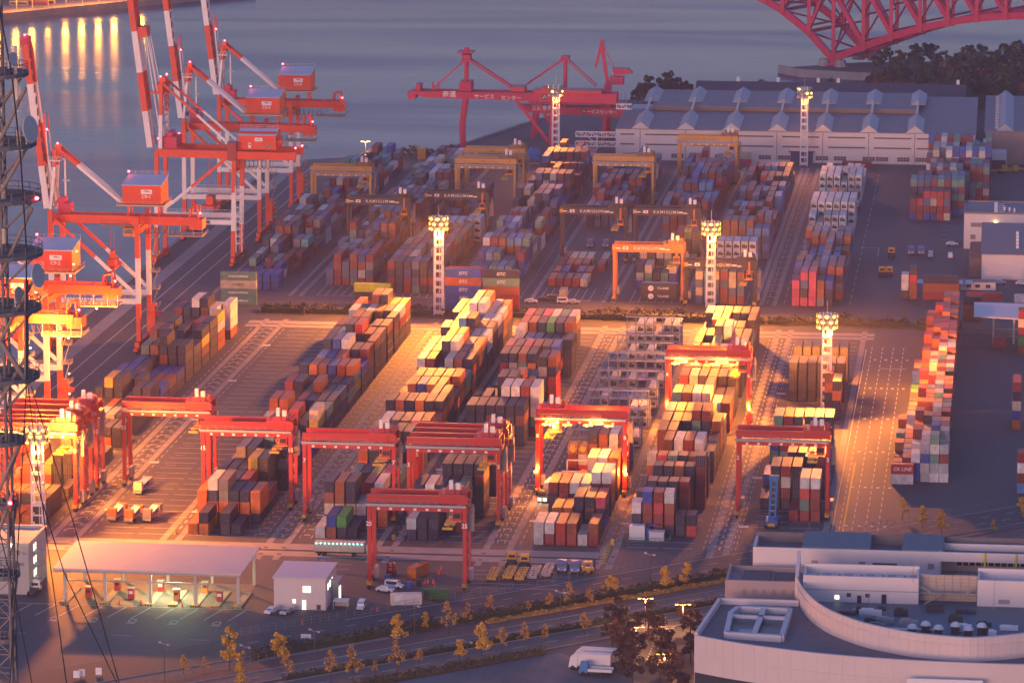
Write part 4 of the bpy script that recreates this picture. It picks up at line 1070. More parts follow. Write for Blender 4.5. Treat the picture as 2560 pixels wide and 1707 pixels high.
hedge([(-76, 1343, 0), (-56, 1343, 0)], 5, 2.0, 'low hedge with an orange tinted bush left of the right-hand tower', [LDARK, LOLIVE], 34, .42, seed=9)
hedge([(-54, 1343, 0), (-29, 1342, 0)], 4.5, 2.2, 'hedge with gaps along the rightmost part of the far road', [LDARK], 26, .42, seed=11)
hedge([(-27, 1341, 0), (-12, 1340, 0)], 4.5, 2.4, 'short hedge behind the orange end of the narrow block', [LDARK], 30, .42, seed=13)
for k in range(34):
    x = -244 + k * 6.9 + R.uniform(-1.5, 1.5)
    tree(K_SHRUB, (x, R.uniform(1340.5, 1348), 0), 'rounded dark shrub in the strip of planting between the two yards', 'shrub', 'shrubs between the two yards', R.uniform(.9, 1.7), 'shrub')

# ------------------------------------------------------------------ red truss bridge
bt = thing('truss_bridge', 'crimson steel truss bridge with a foot on the headland', 'bridge', (0, 0, 0))
fx = Vector((-85.3, 2057, 0)); ax = Vector((.902, -.432, 0)); nx = Vector((.432, .902, 0)); off = Vector((15.8, 33, 0))
def BP(x, y):
    d = Vector(ray(1880 + x / 3.4588, y / 3.4588)); o0 = Vector((0, 0, CAMH))
    t = (fx - o0).dot(nx) / d.dot(nx); return o0 + d * t
LOWL = [BP(-330, -190), BP(-60, -75), BP(110, 0), BP(262, 92), BP(490, 275), BP(700, 510)]
LOWR = [BP(700, 510), BP(960, 408), BP(1200, 322), BP(1450, 248), BP(1690, 196), BP(1940, 160), BP(2190, 142), BP(2440, 136), BP(2700, 134), BP(2960, 138)]
TOPZ = 78.0
for kk in (0, 1):
    o_ = off * kk
    m = MB()
    for A in (LOWL, LOWR):
        for p, q in zip(A[:-1], A[1:]): m.beam(p + o_, q + o_, 2.0, 3.4)
    for p in LOWR[1:-1] + LOWL[1:-1]: m.beam(p + o_ - Vector((0, 0, 1.9)), p + o_ + Vector((0, 0, 4.0)), 2.1, 5.0)
    m.build('lower_chord', DOCKRED, bt)
    m = MB(); m.beam(LOWL[-1] + o_ + Vector((0, 0, 3)), (fx.x + o_.x, fx.y + o_.y, .5), 3.0, 2.8)
    m.beam(Vector((fx.x + o_.x, fx.y + o_.y, .5)), Vector((fx.x + o_.x, fx.y + o_.y, 1.6)), 5, 5); m.build('bearing', DOCKRED, bt)
    m = MB(); a = LOWL[0] + o_; b = LOWR[-1] + o_; m.beam((a.x, a.y, TOPZ), (b.x, b.y, TOPZ), 2.0, 3.0); m.build('upper_chord', DOCKRED, bt)
    allp = LOWL[:-1] + LOWR
    for i, p in enumerate(allp):
        q = p + o_; wd = 3.8 if i == 5 else (4.2 if i == 6 else (2.2 if i > 5 else 1.4))
        m = MB(); m.beam(q, (q.x, q.y, TOPZ), 1.8, wd); m.build('post', DOCKRED, bt)
        if 0 < i < 5:
            q2 = allp[i + 1] + o_; m = MB(); m.beam(q, (q2.x, q2.y, q.z + (TOPZ - q.z) * .55), 1.4, 1.4); m.build('diagonal', DOCKRED, bt)
        elif i > 5:
            q2 = allp[i - 1] + o_; m = MB(); m.beam(q + Vector((0, 0, 2)), (q2.x, q2.y, q.z + 34 - i * 1.2), 1.8, 2.2); m.build('diagonal', DOCKRED, bt)
for i, p in enumerate(allp):
    m = MB(); q = p + off
    for z0 in range(0, 66, 13):
        z = p.z + 3 + z0
        if z + 13 > TOPZ: break
        m.beam((p.x, p.y, z), (q.x, q.y, z), .8, .9); mid = (p + q) / 2
        m.beam((p.x, p.y, z), (mid.x, mid.y, z + 13), .7, .7); m.beam((q.x, q.y, z), (mid.x, mid.y, z + 13), .7, .7)
    m.build('sway_bracing', DOCKRED, bt)
m = MB()
for p, q in zip(allp[:-1], allp[1:]):
    m.beam(p, q + off, .9, .9); m.beam(p + off, q, .9, .9); m.beam(p, p + off, 1.2, 1.6)
m.build('lateral_bracing', DOCKRED, bt)
for kk in (0, 1):
    m = MB(); c = fx + off * kk
    for s_ in (-1, 1):
        q = c + ax * s_ * 4.6; m.hexa([(q.x + 3.6 * math.cos(a), q.y + 3.6 * math.sin(a), -.5) for a in [PI * k / 4 for k in range(8)]], [(q.x + 2.4 * math.cos(a), q.y + 2.4 * math.sin(a), 3.4) for a in [PI * k / 4 for k in range(8)]])
    m.build('pier_footing', CONC, bt)

# ------------------------------------------------------------------ crimson dock cranes
def dock_crane(name_label, y, xl, xr, zb, legs_l, legs_r, texts, seed):
    t = thing('dock_crane', name_label, 'dock crane', (0, y, 0), 0, 'crimson dock cranes')
    depth = 3.6
    for yy in (0, 9):
        m = MB(); m.hexa([(xl + 6, yy - .8, zb), (xr, yy - .8, zb - 1.6), (xr, yy + .8, zb - 1.6), (xl + 6, yy + .8, zb)], [(xl, yy - .8, zb + 2.6), (xr, yy - .8, zb + depth - 1.0), (xr, yy + .8, zb + depth - 1.0), (xl, yy + .8, zb + 2.6)])
        gd = m.build('girder', DOCKRED, t)
        if yy == 0:
            for s, x, sz, zz in texts:
                m = MB(); m.add(text_mb(s, sz, bold=.03), T(x, -.9, zz)); m.build('lettering', LETTER, gd)
        for xx in legs_l:
            m = MB(); m.beam((xx + .8, yy, zb + .5), (xx - .9, yy, zb * .45), 1.7, 1.7, 0, 1.5, 1.5); m.beam((xx - .9, yy, zb * .45), (xx - .5, yy, 0), 1.5, 1.5, 0, 1.2, 1.2); m.build('leg', DOCKRED, t)
        for xx in legs_r:
            m = MB(); m.beam((xx, yy, zb), (xx - 1.2, yy, 0), 2.0, 2.0, 0, 1.6, 1.6); m.build('leg', DOCKRED, t)
    return t
yd = 1736.0
dc = dock_crane('long crimson dock crane with a tall mast and stays, standing by the seawall', yd, -252.5, -163.5, 22.6, (-229.5,), (-190.6,), [('商運', -235.3, 3.0, 24.0), ('サービス', -220.2, 2.2, 23.3), ('センター', -208.6, 2.2, 22.9)], 1)
m = MB(); m.beam((-207, 0, 22.6), (-191.5, 0, 3), 1.3, 1.3); m.beam((-200, 9, 22.4), (-191.5, 9, 9), 1.1, 1.1); m.build('diagonal_brace', DOCKRED, dc)
for yy in (1.5, 7.5):
    m = MB(); m.beam((-228.5, yy, 26), (-228.5, yy, 40), 1.1, 1.1); m.build('mast', DOCKRED, dc)
m = MB(); m.box(-231, -226, 0, 9, 25.5, 29.5); m.box(-230.2, -226.6, 1, 8, 38, 41); m.box(-232, -225.4, 1, 8, 41.6, 42.4); m.box(-229.6, -227.4, 3, 6, 42.4, 43.6); m.build('mast_head', DOCKRED, dc)
for yy in (1.5, 7.5):
    m = MB(); m.beam((-229, yy, 38.6), (-243, yy, 25.6), .6, .6); m.build('stay', DOCKRED, dc)
    m = MB(); m.beam((-228, yy, 39.2), (-206.5, yy, 25.5), .7, .7); m.build('stay', DOCKRED, dc)
m = MB(); m.box(-209, -203, 0, 9, 25.6, 27.6); m.box(-199, -170, -.4, 9.6, 24.8, 26.4); m.box(-196, -192.5, 1, 8, 26.4, 27.4); m.build('machinery_house', mat('crimson_house_paint', (.56, .045, .05), .5), dc)
m = MB(); m.box(-195.4, -193.2, -.98, -.9, 22.6, 24.6, 0); m.build('emblem_plate', INK, dc)
m = MB()
for dx, dz in ((0, .45), (-.5, -.25), (.5, -.25)): m.poly([(-194.3 + dx, -1.0, 23.6 + dz - .4), (-194.3 + dx + .3, -1.0, 23.6 + dz), (-194.3 + dx, -1.0, 23.6 + dz + .4), (-194.3 + dx - .3, -1.0, 23.6 + dz)])
m.build('emblem', LETTER, dc)
m = MB(); m.box(-250, -248, 1, 8, 25, 28); m.box(-253.5, -250, 0, 9, 21.8, 24.6); m.box(-243, -242.2, 1, 2, 26, 29); m.box(-240.6, -239.8, 1, 2, 26, 29.4); m.build('boom_tip', DOCKRED, dc)
yd2 = 1776.0
dc2 = dock_crane('lower crimson dock crane partly hidden behind the far lamp tower', yd2, -211, -164, 11.5, (), (-203, -172), [('三菱倉庫', -199.8, 2.3, 13.6), ('ービスセンター', -173.6, 1.9, 12.2)], 2)
m = MB(); m.box(-182.6, -180.4, -.98, -.9, 11.6, 13.6); m.build('emblem_plate', INK, dc2)
m = MB()
for dx, dz in ((0, .45), (-.5, -.25), (.5, -.25)): m.poly([(-181.5 + dx, -1.0, 12.6 + dz - .4), (-181.5 + dx + .3, -1.0, 12.6 + dz), (-181.5 + dx, -1.0, 12.6 + dz + .4), (-181.5 + dx - .3, -1.0, 12.6 + dz)])
m.build('emblem', LETTER, dc2)
for yy in (1.5, 7.5):
    m = MB(); m.beam((-190.2, yy, 14), (-190.2, yy, 35.5), 1.1, 1.1); m.build('mast', DOCKRED, dc2)
    m = MB(); m.beam((-190.4, yy, 35), (-207, yy, 23.4), .7, .7); m.build('stay', DOCKRED, dc2)
    m = MB(); m.beam((-190, yy, 35), (-176.5, yy, 23), .45, .45); m.build('stay', DOCKRED, dc2)
m = MB(); m.box(-192, -188.4, 1, 8, 34.6, 36); m.build('mast_head', DOCKRED, dc2)
m = MB(); m.box(-206, -163, 2, 9, 15.2, 15.8)
for k in range(9): m.beam((-178 + k * 1.8, 2, 15.8), (-178 + k * 1.8, 2, 20.5), .25, .25)
m.build('service_frame', DOCKRED, dc2)
jc = thing('jib_crane', 'crimson jib crane with folded arm above the dock cranes', 'jib crane', (-171.5, 1776, 0), 0)
m = MB(); m.beam((0, 4, 0), (0, 4, 24), 3, 3); m.build('pedestal', DOCKRED, jc)
m = MB(); m.beam((0, 4, 24), (-2.6, 4, 40), 1.3, 1.5); m.beam((-2.6, 4, 42), (-5.4, 4, 31), 1.6, 1.4, 0, .9, .9); m.beam((-2.2, 4, 38), (-2.6, 4, 43.4), 1.5, 1.5); m.build('jib', DOCKRED, jc)
m = MB(); m.box(1, 7, 1.5, 6.5, 24, 27.4); m.hexa([(3, 1.5, 28), (11, 1.5, 29), (11, 6.5, 29), (3, 6.5, 28)], [(2, 1.5, 31), (9, 1.5, 31), (9, 6.5, 31), (2, 6.5, 31)]); m.beam((3.4, 4, 30), (-2.2, 4, 41), .35, .35); m.build('cab', DOCKRED, jc)

# white lattice conveyor bridges at the warehouse corner
for z, x0, x1, y, lab in ((9.3, -179, -161.5, 1717, 'upper white lattice conveyor gangway ending at the warehouse corner'), (5.4, -179, -161.5, 1716, 'lower white lattice conveyor gangway ending at the warehouse corner'), (19, -163.5, -157, 1735, 'small white lattice gangway jutting from the warehouse roof')):
    t = thing('conveyor_gangway', lab, 'gangway', (0, y, 0), 0, 'white lattice gangways')
    m = MB()
    for yy in (0, 2):
        m.beam((x0, yy, z), (x1, yy, z), .3, .3); m.beam((x0, yy, z + 2), (x1, yy, z + 2), .3, .3)
        n = int((x1 - x0) / 2)
        for k in range(n):
            a = x0 + k * (x1 - x0) / n; b = x0 + (k + 1) * (x1 - x0) / n
            m.beam((a, yy, z + (2 if k % 2 else 0)), (b, yy, z + (0 if k % 2 else 2)), .2, .2); m.beam((a, yy, z), (a, yy, z + 2), .2, .2)
    m.build('truss', WHT, t)
    if z < 10:
        m = MB(); m.beam((-170, 1, 0), (-170, 1, z), .4, .4); m.beam((-170.3, 1, .3 if z < 6 else z - 3), (-174, 1, z), .25, .25); m.build('support', WHT, t)

# ------------------------------------------------------------------ warehouses
wt = thing('warehouse', 'long pale warehouse with white ridge ventilators and slit windows', 'warehouse', (0, 0, 0))
Y0 = 1716.0
m = MB(); m.box(-161.9, -11.2, Y0, Y0 + 82, 0, 13.0); m.build('wall', WALLP, wt)
m = MB()
m.hexa([(-162.2, Y0 - .3, 13.05), (-10.9, Y0 - .3, 13.05), (-10.9, Y0 + 44, 15.6), (-162.2, Y0 + 44, 15.6)], [(-162.2, Y0 - .3, 13.3), (-10.9, Y0 - .3, 13.3), (-10.9, Y0 + 44, 15.9), (-162.2, Y0 + 44, 15.9)])
m.hexa([(-150, Y0 + 41, 15.9), (-36, Y0 + 41, 15.9), (-36, Y0 + 83, 15.0), (-150, Y0 + 83, 15.0)], [(-150, Y0 + 41, 17.7), (-36, Y0 + 41, 17.7), (-36, Y0 + 83, 19.6), (-150, Y0 + 83, 19.6)])
m.hexa([(-36, Y0 + 44, 15.0), (-10.9, Y0 + 44, 15.0), (-10.9, Y0 + 83, 15.0), (-36, Y0 + 83, 15.0)], [(-36, Y0 + 44, 15.9), (-10.9, Y0 + 44, 15.9), (-10.9, Y0 + 83, 18.2), (-36, Y0 + 83, 18.2)])
rf = m.build('roof', ROOFG, wt)
VENT = mat('ventilator_sheet', (.36, .36, .38), .6, noise=.06, nscale=.3)
m = MB(); m.box(-150.05, -35.9, Y0 + 40.7, Y0 + 40.95, 15.95, 17.4); m.build('clerestory', mat('clerestory_glass', (.16, .12, .09), .5), rf)
for k in range(7):
    x = -151.5 + 19.2 * k
    m = MB(); a = 3.3
    def gable(y0, y1, z0, z1, hh, hw):
        m.hexa([(x - hw, y0, z0), (x + hw, y0, z0), (x + hw * 1.05, y1, z1), (x - hw * 1.05, y1, z1)], [(x - .12, y0 + .1, z0 + hh), (x + .12, y0 + .1, z0 + hh), (x + .12, y1, z1 + hh), (x - .12, y1, z1 + hh)], 0)
    gable(Y0 + .1, Y0 + 30, 13.35, 15.2, 2.6, a); gable(Y0 + 52, Y0 + 80, 18.3, 19.6, 2.0, 3.2)
    m.poly([(x - a - .7, Y0 - .35, 13.32), (x + a + .7, Y0 - .35, 13.32), (x, Y0 - .35, 16.2)], 1)
    m.beam((x, Y0 + 30, 17.3), (x, Y0 + 52, 19.8), .9, .5, 1)
    m.build('ridge_ventilator', [VENT, mat('ventilator_end', (.62, .56, .50), .7)], rf)
for k in range(8):
    x0 = -161 + 19.2 * k - (8.6 if k else 0); x1 = x0 + (17.0 if k not in (0,) else 7.4)
    if k == 7: x1 = -30.0; x0 = -36.6
    for z in (10.6, 6.4):
        m = MB(); m.box(x0 + 1, x1 - .4, Y0 - .06, Y0 + .05, z, z + .6); m.build('slit_window', mat('slit_glass', (.10, .075, .075), .5), wt)
for k in range(8):
    m = MB(); x = -151.6 + 19.2 * k; m.box(x - .18, x + .18, Y0 - .12, Y0 + .02, 0, 12.9); m.build('downpipe', mat('downpipe_paint', (.34, .28, .26), .7), wt)
for x in (-159, -150, -138.4, -131, -120, -112.5, -101.5, -93.5, -77.6, -70, -58, -52.5, -43.6, -36):
    m = MB(); m.box(x, x + 5.2, Y0 - .05, Y0 + .05, 1.2, 2.9, 0)
    for q in range(5): m.box(x + q * 1.3 - .06, x + q * 1.3 + .06, Y0 - .07, Y0 - .04, 1.2, 2.9, 1)
    m.box(x, x + 5.2, Y0 - .08, Y0 - .055, 2.0, 2.1, 1); m.build('window', [mat('shed_glass', (.05, .05, .07), .3), WALLP], wt)
m = MB(); m.box(-88.2, -78.8, Y0 - .1, Y0 + .05, 0, 4.4, 0); m.box(-89, -78, Y0 - .9, Y0 - .12, 4.5, 4.9, 1); m.build('door', [mat('blue_door', (.02, .045, .16), .6), ROOFD], wt)

w2 = thing('warehouse', 'brownish corrugated warehouse with a diagonal row of roof vents at the right edge', 'warehouse', (0, 0, 0))
CORR = mat('corrugated_wall', (.36, .24, .21), .8, noise=.2, nscale=.5)
m = MB(); m.box(-7.2, 60, 1722, 1815, 0, 13.6)
for k in range(46): m.box(-7 + k * 1.2, -6.4 + k * 1.2, 1721.9, 1722, .1, 13.4)
m.build('wall', CORR, w2)
m = MB(); m.hexa([(-7.6, 1721.6, 13.62), (60, 1721.6, 13.62), (60, 1816, 16.6), (-7.6, 1816, 16.6)], [(-7.6, 1721.6, 13.9), (60, 1721.6, 13.9), (60, 1816, 16.9), (-7.6, 1816, 16.9)])
rf = m.build('roof', ROOFG, w2)
for xx in (1.0, 20):
    m = MB(); m.hexa([(xx - 3.6, 1721.7, 13.95), (xx + 3.6, 1721.7, 13.95), (xx + 3.6, 1814, 16.95), (xx - 3.6, 1814, 16.95)], [(xx - .15, 1721.8, 16.8), (xx + .15, 1721.8, 16.8), (xx + .15, 1814, 19.6), (xx - .15, 1814, 19.6)])
    for k in range(12): m.box(xx - 4.2, xx - 2.6, 1726 + k * 7, 1729 + k * 7, 14.2 + k * .23, 15.6 + k * .23, 0)
    m.build('ridge_ventilator', VENT, rf)
m = MB(); m.box(-13.5, 2, 1708, 1720.5, 0, 6.6, 0); m.box(-8, -5, 1708.2, 1720, 6.6, 11.0, 0); m.box(-13, 1.6, 1707.85, 1708.05, .1, 3.6, 1); m.build('annex', [WALLP, DARK], w2)

w3 = thing('shed', 'long dark-roofed shed behind the pale warehouse', 'shed', (0, 0, 0))
m = MB(); m.box(-137, -17, 1832, 1860, 0, 12.0); m.build('wall', mat('shed_wall', (.15, .12, .13), .8), w3)
m = MB(); m.box(-137.4, -16.6, 1831.2, 1832, 9.6, 12.2); m.build('fascia', mat('fascia_panel', (.46, .40, .35), .7), w3)
for k in range(9): 
    m = MB(); m.box(-137 + 15 * k, -136.6 + 15 * k, 1831.4, 1832, 0, 9.6); m.build('column', WHT, w3)
m = MB(); m.hexa([(-137.6, 1831, 12.22), (-16.4, 1831, 12.22), (-16.4, 1846, 17.6), (-137.6, 1846, 17.6)], [(-137.6, 1831, 12.5), (-16.4, 1831, 12.5), (-16.4, 1846, 17.9), (-137.6, 1846, 17.9)])
m.hexa([(-137.6, 1846, 17.6), (-16.4, 1846, 17.6), (-16.4, 1861, 12.3), (-137.6, 1861, 12.3)], [(-137.6, 1846, 17.9), (-16.4, 1846, 17.9), (-16.4, 1861, 12.6), (-137.6, 1861, 12.6)])
for x in (-119, -101, -83, -74, -56, -40): m.box(x, x + 3.4, 1836, 1838.4, 14.6, 15.0)
rf = m.build('roof', ROOFD, w3)
for x in (-119.5, -101.5, -83.5, -74.5, -21):
    m = MB(); m.box(x, x + 1.4, 1845, 1847, 17.9, 19.8); m.build('roof_fan', WHT, rf)

# ------------------------------------------------------------------ trees of the headland and behind the sheds
def far_tree(k, x, y, lab, s): tree(k, (x, y, 0), lab, 'tree', 'trees behind the warehouses', s)
for i in range(9):
    far_tree(K_FAR, -168 + i * 3.0 + R.uniform(-1, 1), 1898 + R.uniform(-6, 6), 'dark evergreen in the rounded clump left of the dark-roofed shed', 1.15 - .07 * abs(i - 4))
for i in range(70):
    x = -118 + i * 1.9 + R.uniform(-2, 2)
    y = R.uniform(1905, 1950) if x < -40 else R.uniform(1885, 2010)
    if x < -60: y = R.uniform(1905, 1928); s = R.uniform(.6, .85)
    else: s = R.uniform(.9, 1.5) * (1 + max(0, x + 20) / 60)
    kd = R.choice((K_FAR, K_FAR, K_FAR, K_FARO, K_FARR))
    far_tree(kd, x, y, {'far_evergreen': 'dark evergreen in the wood behind the warehouses', 'far_olive': 'olive tinted tree in the wood behind the warehouses', 'far_rust': 'small rust red autumn tree at the front of the wood'}[kd[0]], s)
for i in range(16):
    x = -62 + i * 5.4 + R.uniform(-2, 2)
    kd = R.choice((K_FAR, K_FAR, K_FARO))
    tree(kd, (x, R.uniform(2035, 2075), 0), 'evergreen tree on the headland right of the bridge foot', 'tree', 'trees on the headland', R.uniform(.75, 1.1))
for i in range(22):
    x = -262 + i * 3.0; yy = 1710 + max(0, (x + 262)) * .25 + R.uniform(-3, 3)
    if x > -236: yy = 1716 + R.uniform(-4, 4)
    tree(K_SHRUB if i % 5 else K_FARO, (x, min(yy, 1728), 0), 'low bush along the harbour edge beyond the yellow gantries' if i % 5 else 'amber tinted tree along the harbour edge beyond the yellow gantries', 'shrub' if i % 5 else 'tree', 'bushes along the harbour edge' if i % 5 else 'amber trees on the harbour edge', R.uniform(1.3, 2.0) if i % 5 else .5, 'shrub' if i % 5 else None)
g = MB(); g.poly([(-120, 1900, .02), (60, 1890, .02), (60, 2085, .02), (-40, 2076, .02), (-60, 1995, .02), (-68, 1960, .02), (-120, 1936, .02)])
structure(g.build('woodland_floor', mat('woodland_soil', (.03, .028, .02), .95)))

# ------------------------------------------------------------------ quay across the water with its lamps
A_, B_ = G(-260, 66), G(640, -22)
dv = (B_ - A_).normalized(); nv = Vector((-dv.y, dv.x, 0))
g = MB(); g.hexa([A_ - Vector((0, 0, 5)), B_ - Vector((0, 0, 5)), B_ + nv * 400 - Vector((0, 0, 5)), A_ + nv * 400 - Vector((0, 0, 5))], [A_ + Vector((0, 0, 1.4)), B_ + Vector((0, 0, 1.4)), B_ + nv * 400 + Vector((0, 0, 1.4)), A_ + nv * 400 + Vector((0, 0, 1.4))])
structure(g.build('far_quay', mat('far_quay_concrete', (.28, .20, .17), .9, noise=.3, nscale=.1)))
lm = MB(); lm.tube((0, 0, 0), (0, 0, 7.5), .14, 6, 0); lm.beam((0, 0, 7.5), (.6, -1.6, 7.9), .14, .14, 0); lm.ball((.6, -1.6, 7.6), .45, 8, 1)
lmm = lm.mesh('street_lamp', [GREY, LAMP])
for k, px in enumerate((4, 48, 88, 128, 172, 213, 254, 294, 362)):
    d = Vector(ray(px, 30)); 
    t_ = (A_.y - 0) ; den = d.x * nv.x + d.y * nv.y; s_ = (A_.x * nv.x + A_.y * nv.y) / den
    p = Vector((d.x * s_, d.y * s_, 1.4)) + nv * 2.2
    o = bpy.data.objects.new('quay_lamp', lmm); COL.objects.link(o); o.location = p
    tag(o, 'lamp on the far quay whose light streaks across the water', 'lamp', 'lamps along the far quay')
    point_light((p.x, p.y - 3.5, 8.4), 3e3 if k != 3 else 8e2, (1.0, .34, .03), 1.6)
fq = random.Random(4)
for k in range(10):
    p = G(-6 + k * 13 + fq.uniform(-3, 3), 8 + fq.uniform(-6, 8), 1.4)
    m = MB(); w_ = fq.uniform(2.5, 6); m.box(-w_, w_, -1.2, 1.2, 0, fq.uniform(2, 4)); m.box(-w_ * .9, w_ * .9, -1.25, -1.2, .4, 1.6, 1); o = m.build('cargo_stack', [mat('cargo_%s' % 'abcde'[k % 5], [(.4, .12, .05), (.08, .1, .3), (.35, .25, .2), (.3, .04, .04), (.4, .3, .1)][k % 5], .7), DARK], None, p)
    tag(o, 'blurred crate stack on the far quay at the corner of the view', 'cargo', 'cargo on the far quay')
def Z7(x, y): return G(x / 2.6133, 1107 + y / 2.6133)
def Z8(x, y): return G(850 + x / 2.6133, 1107 + y / 2.6133)
def Z9(x, y): return G(1660 + x / 2.6133, 1107 + y / 2.6133)
def Z6(x, y): return G(2200 + x / 4.3556, 360 + y / 4.3556)
# ------------------------------------------------------------------ single containers lying across, with their lettering
def cross_box(x, y, z, c, label, text=None, tsize=1.2, L=12.19, shear=0, h=2.75, dark=False, off=(0, 0), shade=1.0, extra=None, group=None):
    """container lying along X, its long side towards -Y"""
    o = place_container(x, y + CW, z, L, h, c, label, group or 'containers lying crosswise', -PI / 2, shade)
    if text:
        m = MB(); t = text_mb(text, tsize, bold=.02, shear=shear)
        m.add(t, Matrix.Translation((CW + .03, L / 2 + off[0], h / 2 + off[1])) @ RZ(PI / 2))
        m.build('lettering', INK if dark else LETTER, o)
    return o
cz = .12
for k, (c, t, d) in enumerate((('T', 'CHINA SHIPPING', 0), ('T', 'CHINA SHIPPING', 0), ('w', 'COSCO', 1), ('T', 'CHINA SHIPPING', 0))):
    cross_box(-262.2, 1355, .12 + k * 2.78, c, ['sage container at the foot of the crosswise stack beside the quay', 'sage container second from the ground in the crosswise stack beside the quay', 'cream COSCO container in the crosswise stack beside the quay', 'sage CHINA SHIPPING container topmost in the crosswise stack beside the quay'][k].replace(' COSCO', ' dark lettered').replace(' CHINA SHIPPING', ' white lettered'), t, 1.15 if d else .9, dark=bool(d), shade=.9)
for k, c in enumerate('ONL'):
    cross_box(-216.2, 1354, .12 + k * 2.78, c, ['rust container lying crosswise at the bottom, behind the hedge', 'dark container in the middle of the short crosswise stack, behind the hedge', 'yellow-green container on top of the short crosswise stack, behind the hedge'][k])
for k, c in enumerate('RBBOB'):
    cross_box(-185.2, 1354 , .12 + k * 2.78, c if k else 'B', ['%s white-lettered container, %s in the crosswise stack right of the lamp tower' % (CPAL[c][1] if k else 'blue', TIER[k])][0], 'SITC', 1.5, shear=.25, shade=1.3)
cross_box(-185.2, 1357.6, .12 + 4 * 2.78 + .02, 'R', 'maroon container topping the rear of the crosswise stack by the lamp tower')
for k, c in enumerate('RROTN'):
    cross_box(-172.4, 1354, .12 + k * 2.78, c, '%s container, %s in the rightmost crosswise lettered stack' % (CPAL[c][1], TIER[k]), 'SITC' if k > 2 else None, 1.5, shear=.25)
for k in range(2):
    o = cross_box(-121.4, 1380.5, .12 + k * 2.78, 'k', ['dark brown container with white ring emblem, lower of two below the orange gantry', 'dark brown container with white ring emblem, upper of two below the orange gantry'][k], 'T.S.LINES', 1.0, off=(1.5, 0))
    m = MB(); m.tube((CW + .02, 3.4, 1.35), (CW + .06, 3.4, 1.35), .95, 16); m.build('emblem', LETTER, o)
    m = MB(); m.add(text_mb('TS', .8, shear=.3), Matrix.Translation((CW + .08, 3.5, 1.3)) @ RZ(PI / 2)); m.build('lettering', INK, o)
for k in range(2): cross_box(-121.4 + k * .1, 1383.3, .12 + k * 2.78, 'Xg'[k], ['slate container hidden behind the ring emblem pair, lower', 'pale grey container behind the ring emblem pair, upper'][k])
cross_box(-28.2, 1103.5, .12, 'W', 'white short container at the near left corner of the narrow block', None, L=6.06)
cross_box(-28.2, 1103.5, 2.9, 'r', 'red short container with white slanted letters at the near end of the narrow block', 'CK LINE', 1.35, L=6.06, shear=.2)
o = cross_box(-66, 1702, .1, 'R', 'maroon container with white ring emblem by the warehouse wall', 'T.S.LINES', 1.0, off=(1.5, 0)); m = MB(); m.tube((CW + .02, 3.2, 1.4), (CW + .06, 3.2, 1.4), .9, 14); m.build('emblem', LETTER, o)
cross_box(-110, 1704, .1, 'P', 'pink container before the long warehouse wall', L=6.06); cross_box(-110.2, 1704, 2.9, 'w', 'cream container on the pink one before the long warehouse wall', L=6.06)
# right hand depot
for k, c in enumerate('RON'):
    cross_box(-25.8, 1393, .12 + k * 2.78, 'RON'[k], ['maroon long container at the bottom of the crosswise stack by the depot', 'rust long container in the middle of the crosswise stack by the depot', 'navy long container on top of the crosswise stack by the depot'][k])
cross_box(-10.9, 1387, 1.2, 'R', 'single maroon long container on a trailer beside the depot')
cross_box(5.2, 1384, 1.2, 'W', 'white long container cut by the right edge of the view')
cross_box(-19.2, 1352.5, .1, 'R', 'maroon short container alone behind the short hedge', L=6.06); cross_box(-19.2, 1352.5, 2.9, 'O', 'rust short container on the maroon one behind the short hedge', L=6.06)
for k, c in enumerate('OON'): cross_box(-11.6, 1353, .1 + k * 2.78, c, ['rust container at the foot of the stack beside the white canopy', 'rust container midway in the stack beside the white canopy', 'navy container on top of the stack beside the white canopy'][k], L=6.06)
for k, c in enumerate('OOrk'): place_container(-30.4, 1393, .12 + k * 2.8, 6.06, 2.75, c, '%s container, %s of the slim end-on stack by the depot' % (CPAL[c][1], TIER[k]), 'containers of the depot')
for k, c in enumerate('kWW'): place_container(-33.2, 1394, .12 + k * 2.8, 6.06, 2.75, c, '%s container, %s of the end-on stack left of the slim one' % (CPAL[c][1], TIER[k]), 'containers of the depot')
for k, c in enumerate('OERwR'): place_container(6.3, 1298, .1 + k * 2.8, 6.06, 2.75, c, '%s container, %s of the stack at the right edge by the canopy' % (CPAL[c][1], TIER[k]), 'containers at the right edge')
for k, c in enumerate('oBwNR'): place_container(4.6, 1180, .1 + k * 2.8, 12.19, 2.75, c, '%s container, %s of the far right edge stack in the open yard' % (CPAL[c][1], TIER[k]), 'containers at the right edge')
for k, c in enumerate('bRWR'): place_container(6.0, 1096, .1 + k * 2.8, 6.06, 2.75, c, '%s container, %s of the nearest right edge stack' % (CPAL[c][1], TIER[k]), 'containers at the right edge')

